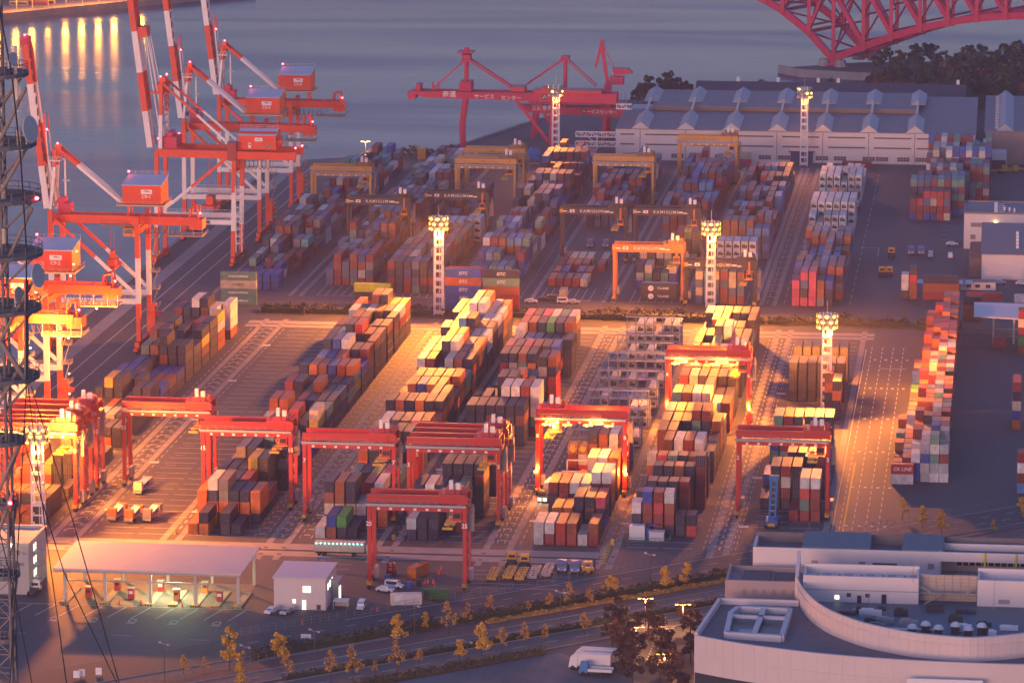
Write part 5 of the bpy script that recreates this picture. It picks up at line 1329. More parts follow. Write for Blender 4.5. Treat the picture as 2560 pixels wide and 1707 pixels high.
# ------------------------------------------------------------------ reefer racks with plugged in white boxes
RACK = mat('rack_blue_grey', (.15, .19, .29), .6, .2)
def rack(y, label, load, seed):
    t = thing('reefer_rack', label, 'reefer rack', (-117.4, y, 0), 0, 'blue-grey reefer racks')
    m = MB()
    for k in range(7):
        x = k * 2.85 - .2
        for yy in (0, 1.3): m.beam((x, yy, 0), (x, yy, 11.2), .16, .16)
    for z in (2.9, 5.8, 8.7, 11.1):
        m.box(-.6, 17.4, -.1, 1.5, z, z + .1); m.rail([(-.6, -.1, z), (17.4, -.1, z)], 1.0, .07, 0, 1.4)
        m.beam((-.2, 0, z - 2.9 + .2), (2.6, 0, z), .1, .1)
    m.build('frame', RACK, t)
    m = MB()
    for z in (0, 2.9, 5.8): m.beam((17.4, .5, z + .2), (17.4, 1.4, z + 2.9), .5, .12)
    m.build('stair', RACK, t)
    rg = random.Random(seed)
    for i in range(6):
        for k in range(load[i]):
            o = place_container(-117.4 + i * 2.85, y + 1.7, .12 + k * 2.92, 12.19, 2.88, rg.choice('WWWWgB'), 'white refrigerated container plugged into a blue-grey rack', 'refrigerated containers in the racks', shade=rg.uniform(.9, 1.1)); o.name = 'refrigerated_container'; o['category'] = 'cold container'
            m = MB(); m.box(.35, 2.1, -.07, -.052, .55, 1.5, 0); m.box(.5, 1.3, -.07, -.052, 1.6, 2.0, 0); m.build('cooling_unit', mat('cooling_grille', (.05, .045, .045), .6), o)
rack(1112, 'blue-grey rack of cold boxes just behind the front lamplit gantry', [0, 0, 0, 0, 2, 2], 1)
rack(1142, 'mostly empty blue-grey rack, second from the front', [0, 0, 1, 0, 0, 1], 2)
rack(1168, 'blue-grey rack with a few mixed boxes, third from the front', [0, 1, 1, 1, 2, 2], 3)
rack(1198, 'blue-grey rack with low boxes, fourth from the front', [1, 0, 1, 1, 1, 2], 4)
rack(1226, 'almost bare blue-grey rack, fifth from the front', [1, 0, 1, 1, 0, 1], 5)
rack(1256, 'blue-grey rack with two tiers, second from the back', [1, 2, 1, 2, 1, 1], 6)
rack(1287, 'blue-grey rack of white boxes nearest the hedge', [2, 3, 3, 2, 3, 3], 7)
def tank_box(x, y, z, label):
    t = thing('tank_container', label, 'tank container', (x, y, z), 0, 'yellow tank containers')
    m = MB()
    for xx in (.08, 2.36):
        for yy in (.08, 5.98): m.beam((xx, yy, 0), (xx, yy, 2.6), .16, .16)
        for zz in (.1, 2.5): m.beam((xx, .1, zz), (xx, 5.96, zz), .14, .14)
    for yy in (.08, 5.98):
        for zz in (.1, 2.5): m.beam((.1, yy, zz), (2.34, yy, zz), .14, .14)
        m.beam((.1, yy, .1), (.7, yy, .9), .1, .1); m.beam((2.3, yy, .1), (1.7, yy, .9), .1, .1)
    m.build('frame', RTGYEL, t)
    m = MB(); m.tube((1.22, .35, 1.3), (1.22, 5.7, 1.3), 1.05, 18); m.tube((1.22, .12, 1.3), (1.22, .35, 1.3), .7, 18, 0, 1.05); m.tube((1.22, 5.7, 1.3), (1.22, 5.9, 1.3), 1.05, 18, 0, .7); m.build('tank', mat('tank_yellow', (.66, .45, .08), .4), t, smooth=False)
for i in range(2):
    for k, c in enumerate('RO' if i == 0 else 'rW'): place_container(-117.0 + i * 2.83, 1104.4, .12 + k * 2.92, 12.19, 2.9, c, '%s container, %s, under the %s yellow tank frame' % (CPAL[c][1], TIER[k], ['left', 'right'][i]), 'containers under the yellow tanks')
    tank_box(-117.0 + i * 2.83, 1104.4, 6.0, ['yellow tank container, left of the pair under the lamplit gantry', 'yellow tank container, right of the pair under the lamplit gantry'][i])

# ------------------------------------------------------------------ vehicles
WHP = mat('car_white', (.68, .68, .70), .3, spec=.6); SILV = mat('car_silver', (.42, .43, .45), .3, .3); DKCAR = mat('car_dark', (.03, .035, .05), .3)
BLUET = mat('truck_blue', (.02, .10, .42), .4); YELT = mat('truck_yellow', (.62, .34, .03), .45); TYRE = BLACK
HEADL = mat('headlamp', (1, 1, .9), .3, emit=(1.0, .92, .7), estr=14); TAILL = mat('tail_lamp', (.5, .02, .02), .4)
def car(p, rz, paint, label, kind='car', lights=False, group=None):
    """car facing +x before rotation"""
    van = kind == 'van'
    t = thing('parked_car' if not van else 'parked_van', label, kind, p, rz, group)
    L, W, H = (4.7, 1.7, 1.95) if van else (4.4, 1.7, 1.45)
    m = MB(); prof = [(-L / 2, .35), (L / 2, .35), (L / 2, .85), (L / 2 - .9, .98)] + ([(L / 2 - 1.3, H), (-L / 2 + .1, H)] if van else [(L / 2 - 1.6, H), (-L / 2 + 1.0, H), (-L / 2 + .3, 1.0)]) + [(-L / 2, .95)]
    a = [(x, -W / 2 + (.12 if z > 1.05 else 0), z) for x, z in prof]; b = [(x, W / 2 - (.12 if z > 1.05 else 0), z) for x, z in prof]
    n = len(m.v); k = len(prof); m.v += a + b
    m.f.append(tuple(range(n, n + k))); m.m.append(0); m.f.append(tuple(reversed(range(n + k, n + 2 * k)))); m.m.append(0)
    for i in range(k): j = (i + 1) % k; m.f.append((n + j, n + i, n + k + i, n + k + j)); m.m.append(0)
    m.build('body', paint, t)
    m = MB(); x0, x1 = (-L / 2 + .4, L / 2 - 1.35) if van else (-L / 2 + 1.0, L / 2 - 1.65)
    for s in (-1, 1): m.box(x0, x1, s * (W / 2 - .06) - .03, s * (W / 2 - .06) + .03, 1.02, H - .18)
    m.beam((L / 2 - .98, 0, 1.04), (L / 2 - (1.28 if van else 1.55), 0, H - .1), W - .4, .06); m.build('window', GLASS, t)
    for sx in (-1, 1):
        for sy in (-1, 1):
            m = MB(); m.disc((sx * L * .31, sy * (W / 2 - .08), .33), .33, 'y', 12, .22); m.build('wheel', TYRE, t)
    for s in (-1, 1):
        m = MB(); m.box(L / 2 - .02, L / 2 + .03, s * .6 - .18, s * .6 + .18, .6, .8); m.build('headlight', HEADL if lights else LETTER, t)
    return t
def tractor(p, rz, paint, label, group=None, hood=.0):
    t = thing('tractor_unit', label, 'truck', p, rz, group)
    m = MB(); m.hexa([(.6, -1.2, .9), (2.7, -1.2, .9), (2.7, 1.2, .9), (.6, 1.2, .9)], [(.7, -1.12, 3.0), (2.35, -1.12, 3.0), (2.35, 1.12, 3.0), (.7, 1.12, 3.0)]); m.box(.7, 2.0, -1.0, 1.0, 3.0, 3.25); m.build('cab', paint, t)
    m = MB(); m.beam((2.73, 0, 1.75), (2.46, 0, 2.75), 2.0, .08); m.box(1.3, 2.2, -1.2, -1.16, 1.8, 2.6); m.box(1.3, 2.2, 1.16, 1.2, 1.8, 2.6); m.box(.56, .6, -.8, .8, 1.9, 2.6); m.build('window', GLASS, t)
    m = MB(); m.box(-3.2, 2.6, -.45, .45, .6, .95); m.box(-2.6, -1.2, -.7, .7, .95, 1.15); m.box(-.2, .5, -1.15, 1.15, .7, 1.5); m.build('chassis', DARK, t)
    for x in (1.8, -1.4, -2.5):
        for s in (-1, 1): m = MB(); m.disc((x, s * .98, .5), .5, 'y', 12, .4); m.build('wheel', TYRE, t)
    for s in (-1, 1): m = MB(); m.box(2.7, 2.76, s * .8 - .22, s * .8 + .22, 1.0, 1.25); m.build('headlight', LETTER, t)
    m = MB(); m.box(2.68, 2.74, -1.1, 1.1, .62, .92); m.build('bumper', GREY, t)
    return t
def chassis(p, rz, paint, label, L=12.0, group=None, load=None):
    t = thing('container_trailer', label, 'trailer', p, rz, group)
    m = MB()
    for s in (-.55, .55): m.beam((-L / 2, s, 1.15), (L / 2, s, 1.15), .22, .35)
    for k in range(7): m.beam((-L / 2 + .1 + k * (L - .2) / 6, -1.2, 1.25), (-L / 2 + .1 + k * (L - .2) / 6, 1.2, 1.25), .35, .22)
    for s in (-1.12, 1.12): m.beam((-L / 2, s, 1.25), (L / 2, s, 1.25), .16, .2)
    m.build('frame', paint, t)
    for x in (-L / 2 + 1.6, -L / 2 + 2.9):
        for s in (-1, 1): m = MB(); m.disc((x, s * .95, .5), .5, 'y', 12, .45); m.build('wheel', TYRE, t)
    m = MB(); m.box(-L / 2 - .1, -L / 2, -1.2, 1.2, .7, 1.1); m.build('bumper', paint, t)
    for s in (-.6, .6): m = MB(); m.box(L / 2 - 2.6, L / 2 - 2.4, s - .1, s + .1, .05, 1.0); m.build('landing_leg', GREY, t)
    return t
DIR = math.atan2(1, .0)
# trailers and tractors in the row beside gantry 25 (they face away from us)
up = PI / 2 - .0
for (px, py, pt, lab) in ((1000, 890, YELT, 'yellow container trailer, leftmost of the parked row'), (1105, 880, YELT, 'yellow container trailer behind the left yellow tractor'), (1182, 890, YELT, 'yellow container trailer, right one of the three yellow'),
                          (1265, 880, GREY, 'bare grey container trailer, left of the grey pair'), (1355, 865, GREY, 'bare grey container trailer, right of the grey pair')):
    p = Z8(px, py); chassis((p.x, p.y + 2, .03), up, pt, lab, 11, 'trailers parked in a row')
for (px, py, pt, lab) in ((1120, 800, YELT, 'yellow tractor unit, left one at the head of the trailers'), (1203, 815, YELT, 'yellow tractor unit, right one at the head of the trailers'), (1457, 835, BLUET, 'blue tractor unit with amber roof lamp, left of two'), (1542, 840, BLUET, 'blue tractor unit, right one of two')):
    p = Z8(px, py); tractor((p.x, p.y, .03), up if pt is YELT else -up, pt, lab, 'tractors parked by the fence')
def forklift(p, rz, label, paint=YELT):
    t = thing('forklift', label, 'forklift', p, rz)
    m = MB(); m.box(-1.6, 1.4, -.95, .95, .5, 1.5); m.box(-1.7, -1.0, -.9, .9, 1.5, 1.9); m.build('body', paint, t)
    m = MB()
    for x in (-.9, .8):
        for s in (-.8, .8): m.beam((x, s, 1.5), (x, s, 2.9), .12, .12)
    m.box(-1.0, .95, -.9, .9, 2.9, 3.05); m.build('cab', paint, t)
    m = MB(); m.box(1.5, 1.75, -.8, -.5, .2, 3.6); m.box(1.5, 1.75, .5, .8, .2, 3.6); m.box(1.75, 2.9, -.6, -.4, .15, .25); m.box(1.75, 2.9, .4, .6, .15, .25); m.box(1.5, 1.7, -.8, .8, 3.4, 3.6); m.build('mast', DARK, t)
    for x in (-1.0, .9):
        for s in (-.9, .9): m = MB(); m.disc((x, s, .5), .5, 'y', 12, .35); m.build('wheel', TYRE, t)
    return t
p = Z8(1620, 850); forklift((p.x, p.y, .03), .3, 'yellow forklift at the right end of the parked trailers')
p = Z8(335, 860); forklift((p.x, p.y, .03), -PI / 2, 'red forklift left of the orange box under gantry 25', RTGRED)
p = Z8(440, 890)
o = place_container(p.x, p.y, .3, 7.0, 2.9, 'o', 'orange box with a round roof fan under gantry 25', 'workshop boxes by gantry 25', -.35, 1.0)
m = MB(); m.tube((1.2, 4.6, 2.9), (1.2, 4.6, 3.1), .95, 16, 0); m.tube((1.2, 4.6, 3.1), (1.2, 4.6, 3.14), .8, 16, 1); m.build('roof_fan', [RTGORA, DARK], o)
p = Z8(525, 850); car(p, PI / 2, DKCAR, 'dark pickup right of the orange box under gantry 25')
p = Z8(355, 945); car(p, -.25, WHP, 'white van parked at the foot of gantry 25', 'van')
p = Z8(295, 970); car(p, -.2, WHP, 'white estate car with roof rails in front of the white van')
p = Z8(430, 1045); b_ = place_container(p.x - 3.6, p.y - 1, .2, 7.4, 2.6, 'W', 'white box office near the fence with a panelled side', 'workshop boxes by gantry 25', -PI / 2 + .22, 1.0)
p = Z8(625, 1020); place_container(p.x - 3, p.y + .5, .2, 6.06, 2.6, 'E', 'dark green ribbed container near the fence', 'workshop boxes by gantry 25', -PI / 2 + .12, .38)
for px, py, lab, rz in ((140, 1080, 'white van alone in the yard below gantry 25', -PI / 2),):
    p = Z8(px, py); car(p, rz, WHP, lab, 'van')
for px, py, lab, pt, kd, rz in ((1775, 1110, 'white hatchback at the left front of the white office', WHP, 'car', 1.2), (1875, 1115, 'pale beige estate car in front of the white office', SILV, 'car', 1.25)):
    p = Z7(px, py); car((p.x, p.y, .03), rz - PI, pt, lab, kd)
CONE = mat('orange_cone', (.75, .10, .03), .6)
cone = MB(); cone.box(-.25, .25, -.25, .25, 0, .06); cone.tube((0, 0, .06), (0, 0, .8), .2, 10, 0, .04); conem = cone.mesh('traffic_cone', CONE)
for k, (px, py, f) in enumerate(((660, 830, 8), (645, 860, 8), (620, 945, 8), (612, 915, 8), (575, 915, 8), (555, 920, 8), (245, 1100, 8), (1975, 1185, 7), (920, 1055, 7), (1190, 1068, 7), (780, 1052, 7))):
    p = Z8(px, py) if f == 8 else Z7(px, py)
    o = bpy.data.objects.new('traffic_cone', conem); COL.objects.link(o); o.location = (p.x, p.y, .03); o.scale = (1.4, 1.4, 1.5)
    tag(o, 'small orange traffic cone standing on the asphalt near the gate', 'cone', 'orange traffic cones')
for px, py, lab, c in ((455, 945, 'blue drum by the workshop boxes', BLUET), (515, 930, 'dark bin by the workshop boxes', DKCAR), (310, 900, 'tall blue cylinder by the red forklift', BLUET)):
    p = Z8(px, py); m = MB(); m.tube((0, 0, 0), (0, 0, 1.5), .7, 12); m.tube((0, 0, 1.5), (0, 0, 1.6), .74, 12); tag(m.build('drum', c, None, (p.x, p.y, .02)), lab, 'drum')
# tractor trailers parked in the empty bays
for px, py, ld, lab in ((740, 520, 'o', 'trailer with an orange crate, leftmost in the empty bays'), (850, 530, 'o', 'trailer with an orange crate, middle one in the empty bays'), (970, 525, 'G', 'trailer with a tipped grey panel, rightmost in the empty bays'), (910, 345, 'w', 'low trailer with mixed freight standing apart in the empty bays')):
    p = Z7(px, py); t = chassis((p.x, p.y + 5.5, .03), PI / 2 - .1, GREY, lab, 11, 'loaded trailers in the empty bays')
    m = MB(); m.box(-5.2, -3.6, -1.15, 1.15, 1.4, 3.6, 0)
    m.box(-3.0, -.4, -1.0, .9, 1.4, 2.4, 1); m.box(.2, 2.2, -.9, 1.1, 1.4, 2.9, 2); m.hexa([(-3, -1.1, 2.4), (2.0, -1.1, 3.0), (2.0, .6, 3.4), (-3, .6, 2.8)], [(-3, -1.1, 2.5), (2.0, -1.1, 3.1), (2.0, .6, 3.5), (-3, .6, 2.9)], 3)
    m.box(3.2, 5.2, -1.1, 1.1, 1.4, 3.0, 0); m.build('freight', [mat('freight_' + {'o': 'orange', 'G': 'grey', 'w': 'cream'}[ld], CPAL[ld][0], .6), mat('tarpaulin_violet', (.12, .08, .30), .6), BLUET, WHT], t)
# stand-alone trucks of the far yard
for px, py, pt, lab in ((575, 1010, BLUET, 'blue tractor left of the pair in the far yard'), (728, 1010, BLUET, 'blue tractor right of the pair in the far yard')):
    p = G(1330 + px / 3.92, 360 + py / 3.92); tractor((p.x, p.y, .03), -PI / 2, pt, lab, 'blue tractors of the far yard')
for px, py, lab in ((1435, 375, 'yellow tractor unit nearest the reefer stacks'), (1375, 560, 'yellow tractor unit, left of two abreast by the depot'), (1560, 560, 'yellow tractor unit, right of two abreast by the depot')): pass
for px, py, lab in ((125, 1230, 'yellow terminal tractor standing alone behind the abreast pair'), (20, 1440, 'yellow terminal tractor, left of the pair abreast'), (100, 1440, 'yellow terminal tractor, right of the pair abreast')):
    p = Z6(px, py); tractor((p.x, p.y, .03), PI / 2, YELT, lab, 'yellow tractors of the depot')
for px, py, lab in ((340, 1200, 'blue tractor left of the other blue one by the depot'), (450, 1200, 'blue tractor with cream deflector by the depot')):
    p = Z6(px, py); tractor((p.x, p.y, .03), -PI / 2, BLUET, lab, 'blue tractors of the depot')
for px, py, lab, kd, rz, pt in ((785, 1105, 'white estate car near the depot building', 'car', .1, WHP), (765, 1240, 'white small truck parked nose down near the depot', 'van', PI / 2, WHP), (550, 1230, 'white tractor-like van beside the blue tractors', 'van', -PI / 2, SILV), (1300, 1525, 'silver car in front of the pale depot wall', 'car', .05, SILV), (1545, 1535, 'white car at the right edge before the depot wall', 'car', .05, WHP)):
    p = Z6(px, py); car((p.x, p.y, .03), rz, pt, lab, kd)
for k, (px, py) in enumerate(((1250, 320), (1370, 320), (1500, 300))):
    p = Z6(px, py); t = chassis((p.x, p.y, .03), .15, YELT, ['yellow flatbed trailer, left of three before the brown warehouse', 'yellow flatbed trailer, middle of three before the brown warehouse', 'yellow flatbed trailer, right of three before the brown warehouse'][k], 9, 'yellow trailers before the brown warehouse')
    m = MB(); m.box(3.0, 5.2, -1.2, 1.2, 1.0, 3.2); m.build('cab', YELT, t)

# container lorry on the crossing, turquoise dots added for a light trail
t = thing('container_lorry', 'pale long lorry with added turquoise light trail dots on the crossing road', 'lorry', (-164.5, 1004.6, .03), 0)
m = MB(); m.box(-6.4, 6.4, -1.25, 1.25, 1.2, 3.6); m.build('cargo_box', mat('lorry_box', (.50, .42, .36), .5), t)
m = MB(); m.box(-6.4, 9.4, -.5, .5, .6, 1.15); m.build('chassis', DARK, t)
m = MB(); m.hexa([(7.0, -1.2, .7), (9.4, -1.2, .7), (9.4, 1.2, .7), (7.0, 1.2, .7)], [(7.0, -1.15, 3.2), (9.0, -1.15, 3.2), (9.0, 1.15, 3.2), (7.0, 1.15, 3.2)]); m.build('cab', WHP, t)
for k in range(12): m = MB(); m.ball((-5.8 + k * 1.05, -1.32, 3.3), .12, 6); m.build('trail_dot', CYANL, t)
for x in (-5.2, -3.9, 3.6, 8.3):
    for s in (-1, 1): m = MB(); m.disc((x, s * 1.0, .5), .5, 'y', 12, .4); m.build('wheel', TYRE, t)
# headlit tractor in the glowing lane
p = G(1250 + 440 / 3.92, 1100 + 600 / 3.92); tt = tractor((p.x, p.y, .03), -PI / 2 - .15, mat('truck_olive', (.16, .15, .08), .5), 'tractor with white headlamps on, driving in the lane under the front lamplit gantry')
for s in (-.8, .8): m = MB(); m.ball((2.85, s, 1.15), .28, 8); m.build('headlight', HEADL, tt)
t2 = chassis((p.x + .9, p.y + 8.5, .03), -PI / 2 - .12, GREY, 'trailer with a tall white box behind the headlit tractor', 11)
m = MB(); m.box(-3, 4.4, -1.2, 1.2, 1.4, 4.2); m.build('cargo_box', WHP, t2)
# spreader frame stored on the stacks
t = thing('lifting_frame', 'white rectangular lifting frame resting behind the white containers under the gantry', 'lifting frame', (-116.6, 1098.6, 0), 0)
m = MB()
for x in (0, 8): m.beam((x, 0, 0), (x, 0, 5.6), .35, .35); 
for z in (2.4, 5.6): m.beam((0, 0, z), (8, 0, z), .35, .35)
m.box(-1.5, 8.5, -.6, .6, 2.2, 2.5); m.build('frame', WHT, t)

# ------------------------------------------------------------------ gate canopy with lanes
gt = thing('gate_canopy', 'wide pale canopy over the truck lanes at the terminal gate', 'canopy', (0, 0, 0))
m = MB(); m.hexa([(-225.3, 947.2, 8.6), (-179.2, 946.4, 8.6), (-179.3, 973.2, 8.9), (-225.6, 974.2, 8.9)], [(-225.3, 947.2, 9.0), (-179.2, 946.4, 9.0), (-179.3, 973.2, 9.3), (-225.6, 974.2, 9.3)])
m.build('roof', mat('canopy_sheet', (.60, .50, .44), .7, noise=.06, nscale=.15), gt)
m = MB(); m.box(-225.2, -179.3, 946.9, 947.1, 8.1, 8.6); m.build('fascia', GREY, gt)
for x in (-223.1, -213.2, -202.1, -191.0, -180.5):
    for y in (950.3, 971.5):
        m = MB(); m.box(x - .35, x + .35, y - .35, y + .35, 0, 8.6); m.build('column', mat('column_paint', (.48, .45, .42), .6), gt)
m = MB(); m.beam((-223, 950.3, 5.3), (-180.5, 950.3, 5.3), .25, .35)
for x in (-223.1, -213.2, -202.1, -191.0, -180.5): m.beam((x, 950.3, 8.2), (x, 971.5, 8.2), .3, .5)
m.build('beam', GREY, gt)
for k, x in enumerate((-218.2, -207.6, -196.4, -185.8, -212.8, -202, -191)):
    y = 954 if k < 4 else 962
    t = thing('gate_booth', ['red ticket machine in the leftmost lane island under the canopy', 'red and white ticket booth in the second lane island', 'orange ticket booth in the lit lane island', 'dark red ticket booth in the right lane island', 'orange booth further back under the canopy, left', 'orange booth further back under the canopy, middle', 'red booth further back under the canopy, right'][k], 'booth', (x, y, 0), 0, 'ticket booths under the canopy')
    m = MB(); m.box(-.7, .7, -.7, .7, .2, 2.8); m.build('cabinet', [RTGRED, RTGRED, RTGORA, mat('booth_red', (.35, .04, .03), .5)][k % 4], t)
    m = MB(); m.box(-.5, .5, -.74, -.69, 1.5, 2.2); m.build('window', LETTER if k % 2 else GLASS, t)
    m = MB(); m.box(-.85, .85, -.85, .85, 2.8, 2.95); m.build('roof', GREY, t)
for k, x in enumerate((-223.1, -213.2, -202.1, -196.4, -191.0, -185.8, -180.5)):
    m = MB(); m.box(-.9, .9, -3, 12, 0, .22, 0); m.box(-.95, .95, -3.6, -3, 0, .55, 1)
    for q in range(3): m.box(-.9 + q * .65, -.6 + q * .65, -3.64, -3.58, .05, .5, 2)
    o = m.build('lane_island', [CONC, YPAINT, DARK], None, (x, 951.5, .01)); tag(o, 'raised lane island with striped yellow end under the gate canopy', 'traffic island', 'lane islands under the canopy')
m = MB(); m.box(-198.6, -195.4, 953.6, 953.9, 8.2, 8.4); m.box(-198.6, -195.4, 958.6, 958.9, 8.2, 8.4)
o = m.build('tube_lamp', mat('tube_light', (1, 1, .9), .4, emit=(.85, 1.0, .55), estr=30), gt)
point_light((-197, 956, 7.8), 1000, (.80, 1.0, .50), .8); point_light((-205, 957, 7.8), 250, (.86, 1.0, .6), .8)
g = MB(); sheet(g, -225, -180, 948, 972, .022); structure(g.build('gate_slab', mat('gate_concrete', (.17, .16, .15), .85, noise=.2, nscale=.3)))
# blue gantry stool on the yard road
t = thing('steel_stool', 'blue steel container stool behind the white office', 'steel frame', (-167.5, 988, 0), 0)
m = MB()
for x in (0, 2.2): m.box(x, x + .35, 0, .35, 0, 3.2)
for z in (0.4, 1.8, 3.0): m.box(0, 2.5, .05, .3, z, z + .35)
m.build('frame', BLUET, t)

# ------------------------------------------------------------------ office buildings at the gate
ob = thing('office_building', 'small white flat-roofed office with lit windows beside the gate', 'office', (0, 0, 0))
m = MB(); m.box(-171.6, -159.0, 949, 965, 0, 7.6); m.build('wall', mat('office_wall', (.60, .53, .50), .75, noise=.04, nscale=.2), ob)
m = MB(); m.box(-171.9, -158.7, 948.7, 965.3, 7.62, 7.95); m.build('roof', mat('office_roof', (.50, .48, .53), .7), ob)
for x0, x1, z0, z1, mm, nm in ((-164.5, -162.6, 4.3, 5.9, LITWIN, 'window'), (-167.0, -166.3, 1.6, 2.6, LITWIN, 'window'), (-164.7, -163.8, .05, 2.4, LITWIN, 'door'), (-161.2, -160.2, .1, 1.3, DARK, 'vent')):
    m = MB(); m.box(x0, x1, 948.94, 949.05, z0, z1, 0); m.box(x0 - .1, x1 + .1, 948.9, 948.96, z1, z1 + .1, 1); m.build(nm, [mm, GREY], ob)
for y in (952, 955, 958): m = MB(); m.box(-159.05, -158.94, y, y + 1.4, 4.2, 5.8); m.build('window', LITWIN, ob)
m = MB(); m.box(-158.9, -157.2, 957, 961, 0, 5.4); m.box(-159.2, -156.8, 956.5, 961.5, 5.4, 5.6); m.build('porch', GREY, ob)
m = MB(); m.box(-157.15, -157.05, 957.6, 960, .2, 3.6); m.build('door', LITWIN, ob)
t = thing('bike_shed', 'low grey shelter at the right side of the white office', 'shelter', (-157.5, 950.5, 0), 0)
m = MB(); m.box(0, 3.6, 0, 3, 1.9, 2.05); m.build('roof', ROOFW, t)
m = MB()
for x in (.1, 3.4):
    for y in (.1, 2.8): m.beam((x, y, 0), (x, y, 1.9), .12, .12)
m.box(.1, 3.5, 2.7, 2.8, .1, 1.8); m.build('frame', GREY, t)
cb = thing('terminal_building', 'grey terminal building with an amber-lit roof, marked with its berth number', 'building', (0, 0, 0))
m = MB(); m.box(-262, -233.3, 955.4, 974.5, 0, 12.2); m.build('wall', mat('terminal_wall', (.42, .40, .38), .75, noise=.06, nscale=.2), cb)
m = MB(); m.box(-262, -233.8, 955.9, 974, 12.0, 12.25, 0)
for a in ((-262.2, -233.1, 955.1, 955.7), (-262.2, -233.1, 974.1, 974.7), (-233.7, -233.1, 955.7, 974.1)): m.box(a[0], a[1], a[2], a[3], 12.2, 12.9, 0)
m.build('roof', mat('terminal_roof', (.50, .46, .40), .8), cb)
m = MB(); m.add(text_mb('C9', 2.1, bold=.01), T(-236.6, 955.3, 10.3)); m.add(text_mb('→', 1.4), T(-234.6, 955.3, 10.3)); m.build('lettering', INK, cb)
m = MB(); swoosh(m, -234.4, 9.7, .9, .7, 955.28, 0); m.build('emblem', LOGOB, cb)
for z in (1.6, 4.8, 8.0):
    m = MB(); m.box(-233.3, -231.0, 960, 964, z + 1.3, z + 1.5); m.rail([(-231.0, 960, z + 1.5), (-231.0, 964, z + 1.5)], 1.0, .08, 0, .8); m.build('balcony', GREY, cb)
    for y in (960.6, 962.4): m = MB(); m.box(-233.28, -233.2, y, y + .9, z + 1.7, z + 3.4); m.build('window', LITWIN, cb)
m = MB(); m.box(-239, -234.4, 955.3, 955.41, 7.2, 8.0); m.build('slit_window', mat('slit_glass2', (.2, .19, .2), .4), cb)
m = MB(); m.ball((-237.2, 955.0, 12.4), .45, 8); m.build('lamp', LAMPW, cb)
p = Z7(225, 985); t = tractor((p.x, p.y, .03), PI / 2, WHP, 'white tractor parked at the corner of the terminal building')

# ------------------------------------------------------------------ white cabinets, stacker, small yard things
sb = thing('substation', 'white transformer cabinets inside a low fence at the head of the stacks', 'substation', (-93.2, 1030, 0), 0)
m = MB(); m.box(0, 4, 0, 3, .1, 3.6); m.box(.2, 3.8, .2, 2.8, 3.6, 3.8); m.build('cabinet', WHP, sb)
m = MB(); m.box(5.2, 9, -1, 1.4, .1, 2.4); m.box(5, 9.2, -1.2, 1.6, 2.4, 2.6); m.build('cabinet', mat('cabinet_pale', (.55, .55, .58), .6), sb)
m = MB(); m.box(4.2, 5.0, 1.5, 2.8, .1, 3.0); m.box(4.6, 7, 3, 4, 3.2, 3.5); m.build('duct', BLUET, sb)
m = MB(); m.rail([(-1.5, -2.5, 0), (10.5, -2.5, 0), (10.5, 5, 0)], 1.2, .09, 0, 1.2); m.rail([(-1.5, -2.5, 0), (-1.5, 5, 0)], 1.2, .09, 0, 1.2); m.build('fence', mat('fence_teal', (.05, .22, .20), .6), sb)
rs = thing('reach_stacker', 'blue reach stacker with raised boom before the dark stacks', 'reach stacker', (-57.6, 1050, 0), 0)
m = MB(); m.box(-1.6, 1.6, -3, 3.6, .9, 2.0); m.box(-1.0, 1.0, -3.4, -2.2, 2.0, 2.8); m.build('body', BLUET, rs)
m = MB(); m.beam((-.6, -1.5, 2.4), (-.6, 4.4, 12), .5, .6); m.beam((.9, -1.5, 2.4), (.9, 4.4, 12), .5, .6)
for k in range(7): m.beam((-.6, -1.3 + k * .85, 2.8 + k * 1.4), (.9, -1.3 + k * .85, 2.8 + k * 1.4), .4, .4)
m.box(-1.2, 1.5, 4.2, 5, 11.4, 12.6); m.build('boom', mat('stacker_blue', (.03, .16, .36), .5), rs)
m = MB(); m.box(-.9, .9, -3.5, -2.6, .7, 1.5); m.build('counterweight', BOGIE, rs)
m = MB(); m.box(-.8, .7, 0, 1.6, 2.0, 3.6); m.build('cab', GLASS, rs)
for x in (-1.5, 1.5):
    for y in (-2.2, 2.6): m = MB(); m.disc((x, y, .8), .8, 'x', 12, .7); m.build('wheel', TYRE, rs)
for px, py, lab in ((1780, 665, 'yellow post at the end of the runway strip'),): 
    p = Z8(px, py); m = MB(); m.box(-.4, .4, -.4, .4, 0, 1.3); m.box(-.46, .46, -.46, .46, 1.3, 1.45); tag(m.build('marker_post', YELT, None, (p.x, p.y, .02)), lab, 'post')
p = Z8(350, 630); m = MB(); m.tube((0, 0, 0), (0, 0, 1.1), .55, 12); m.tube((0, 0, 1.1), (0, 0, 1.3), .35, 12); tag(m.build('marker_drum', YELT, None, (p.x, p.y, .02)), 'yellow drum on the runway under gantry 25', 'drum')
p = Z7(1148, 592); m = MB(); m.tube((0, 0, 0), (0, 0, 1.1), .55, 12); m.tube((0, 0, 1.1), (0, 0, 1.3), .35, 12); tag(m.build('marker_drum', YELT, None, (p.x, p.y, .02)), 'yellow drum on the runway by the orange containers', 'drum')

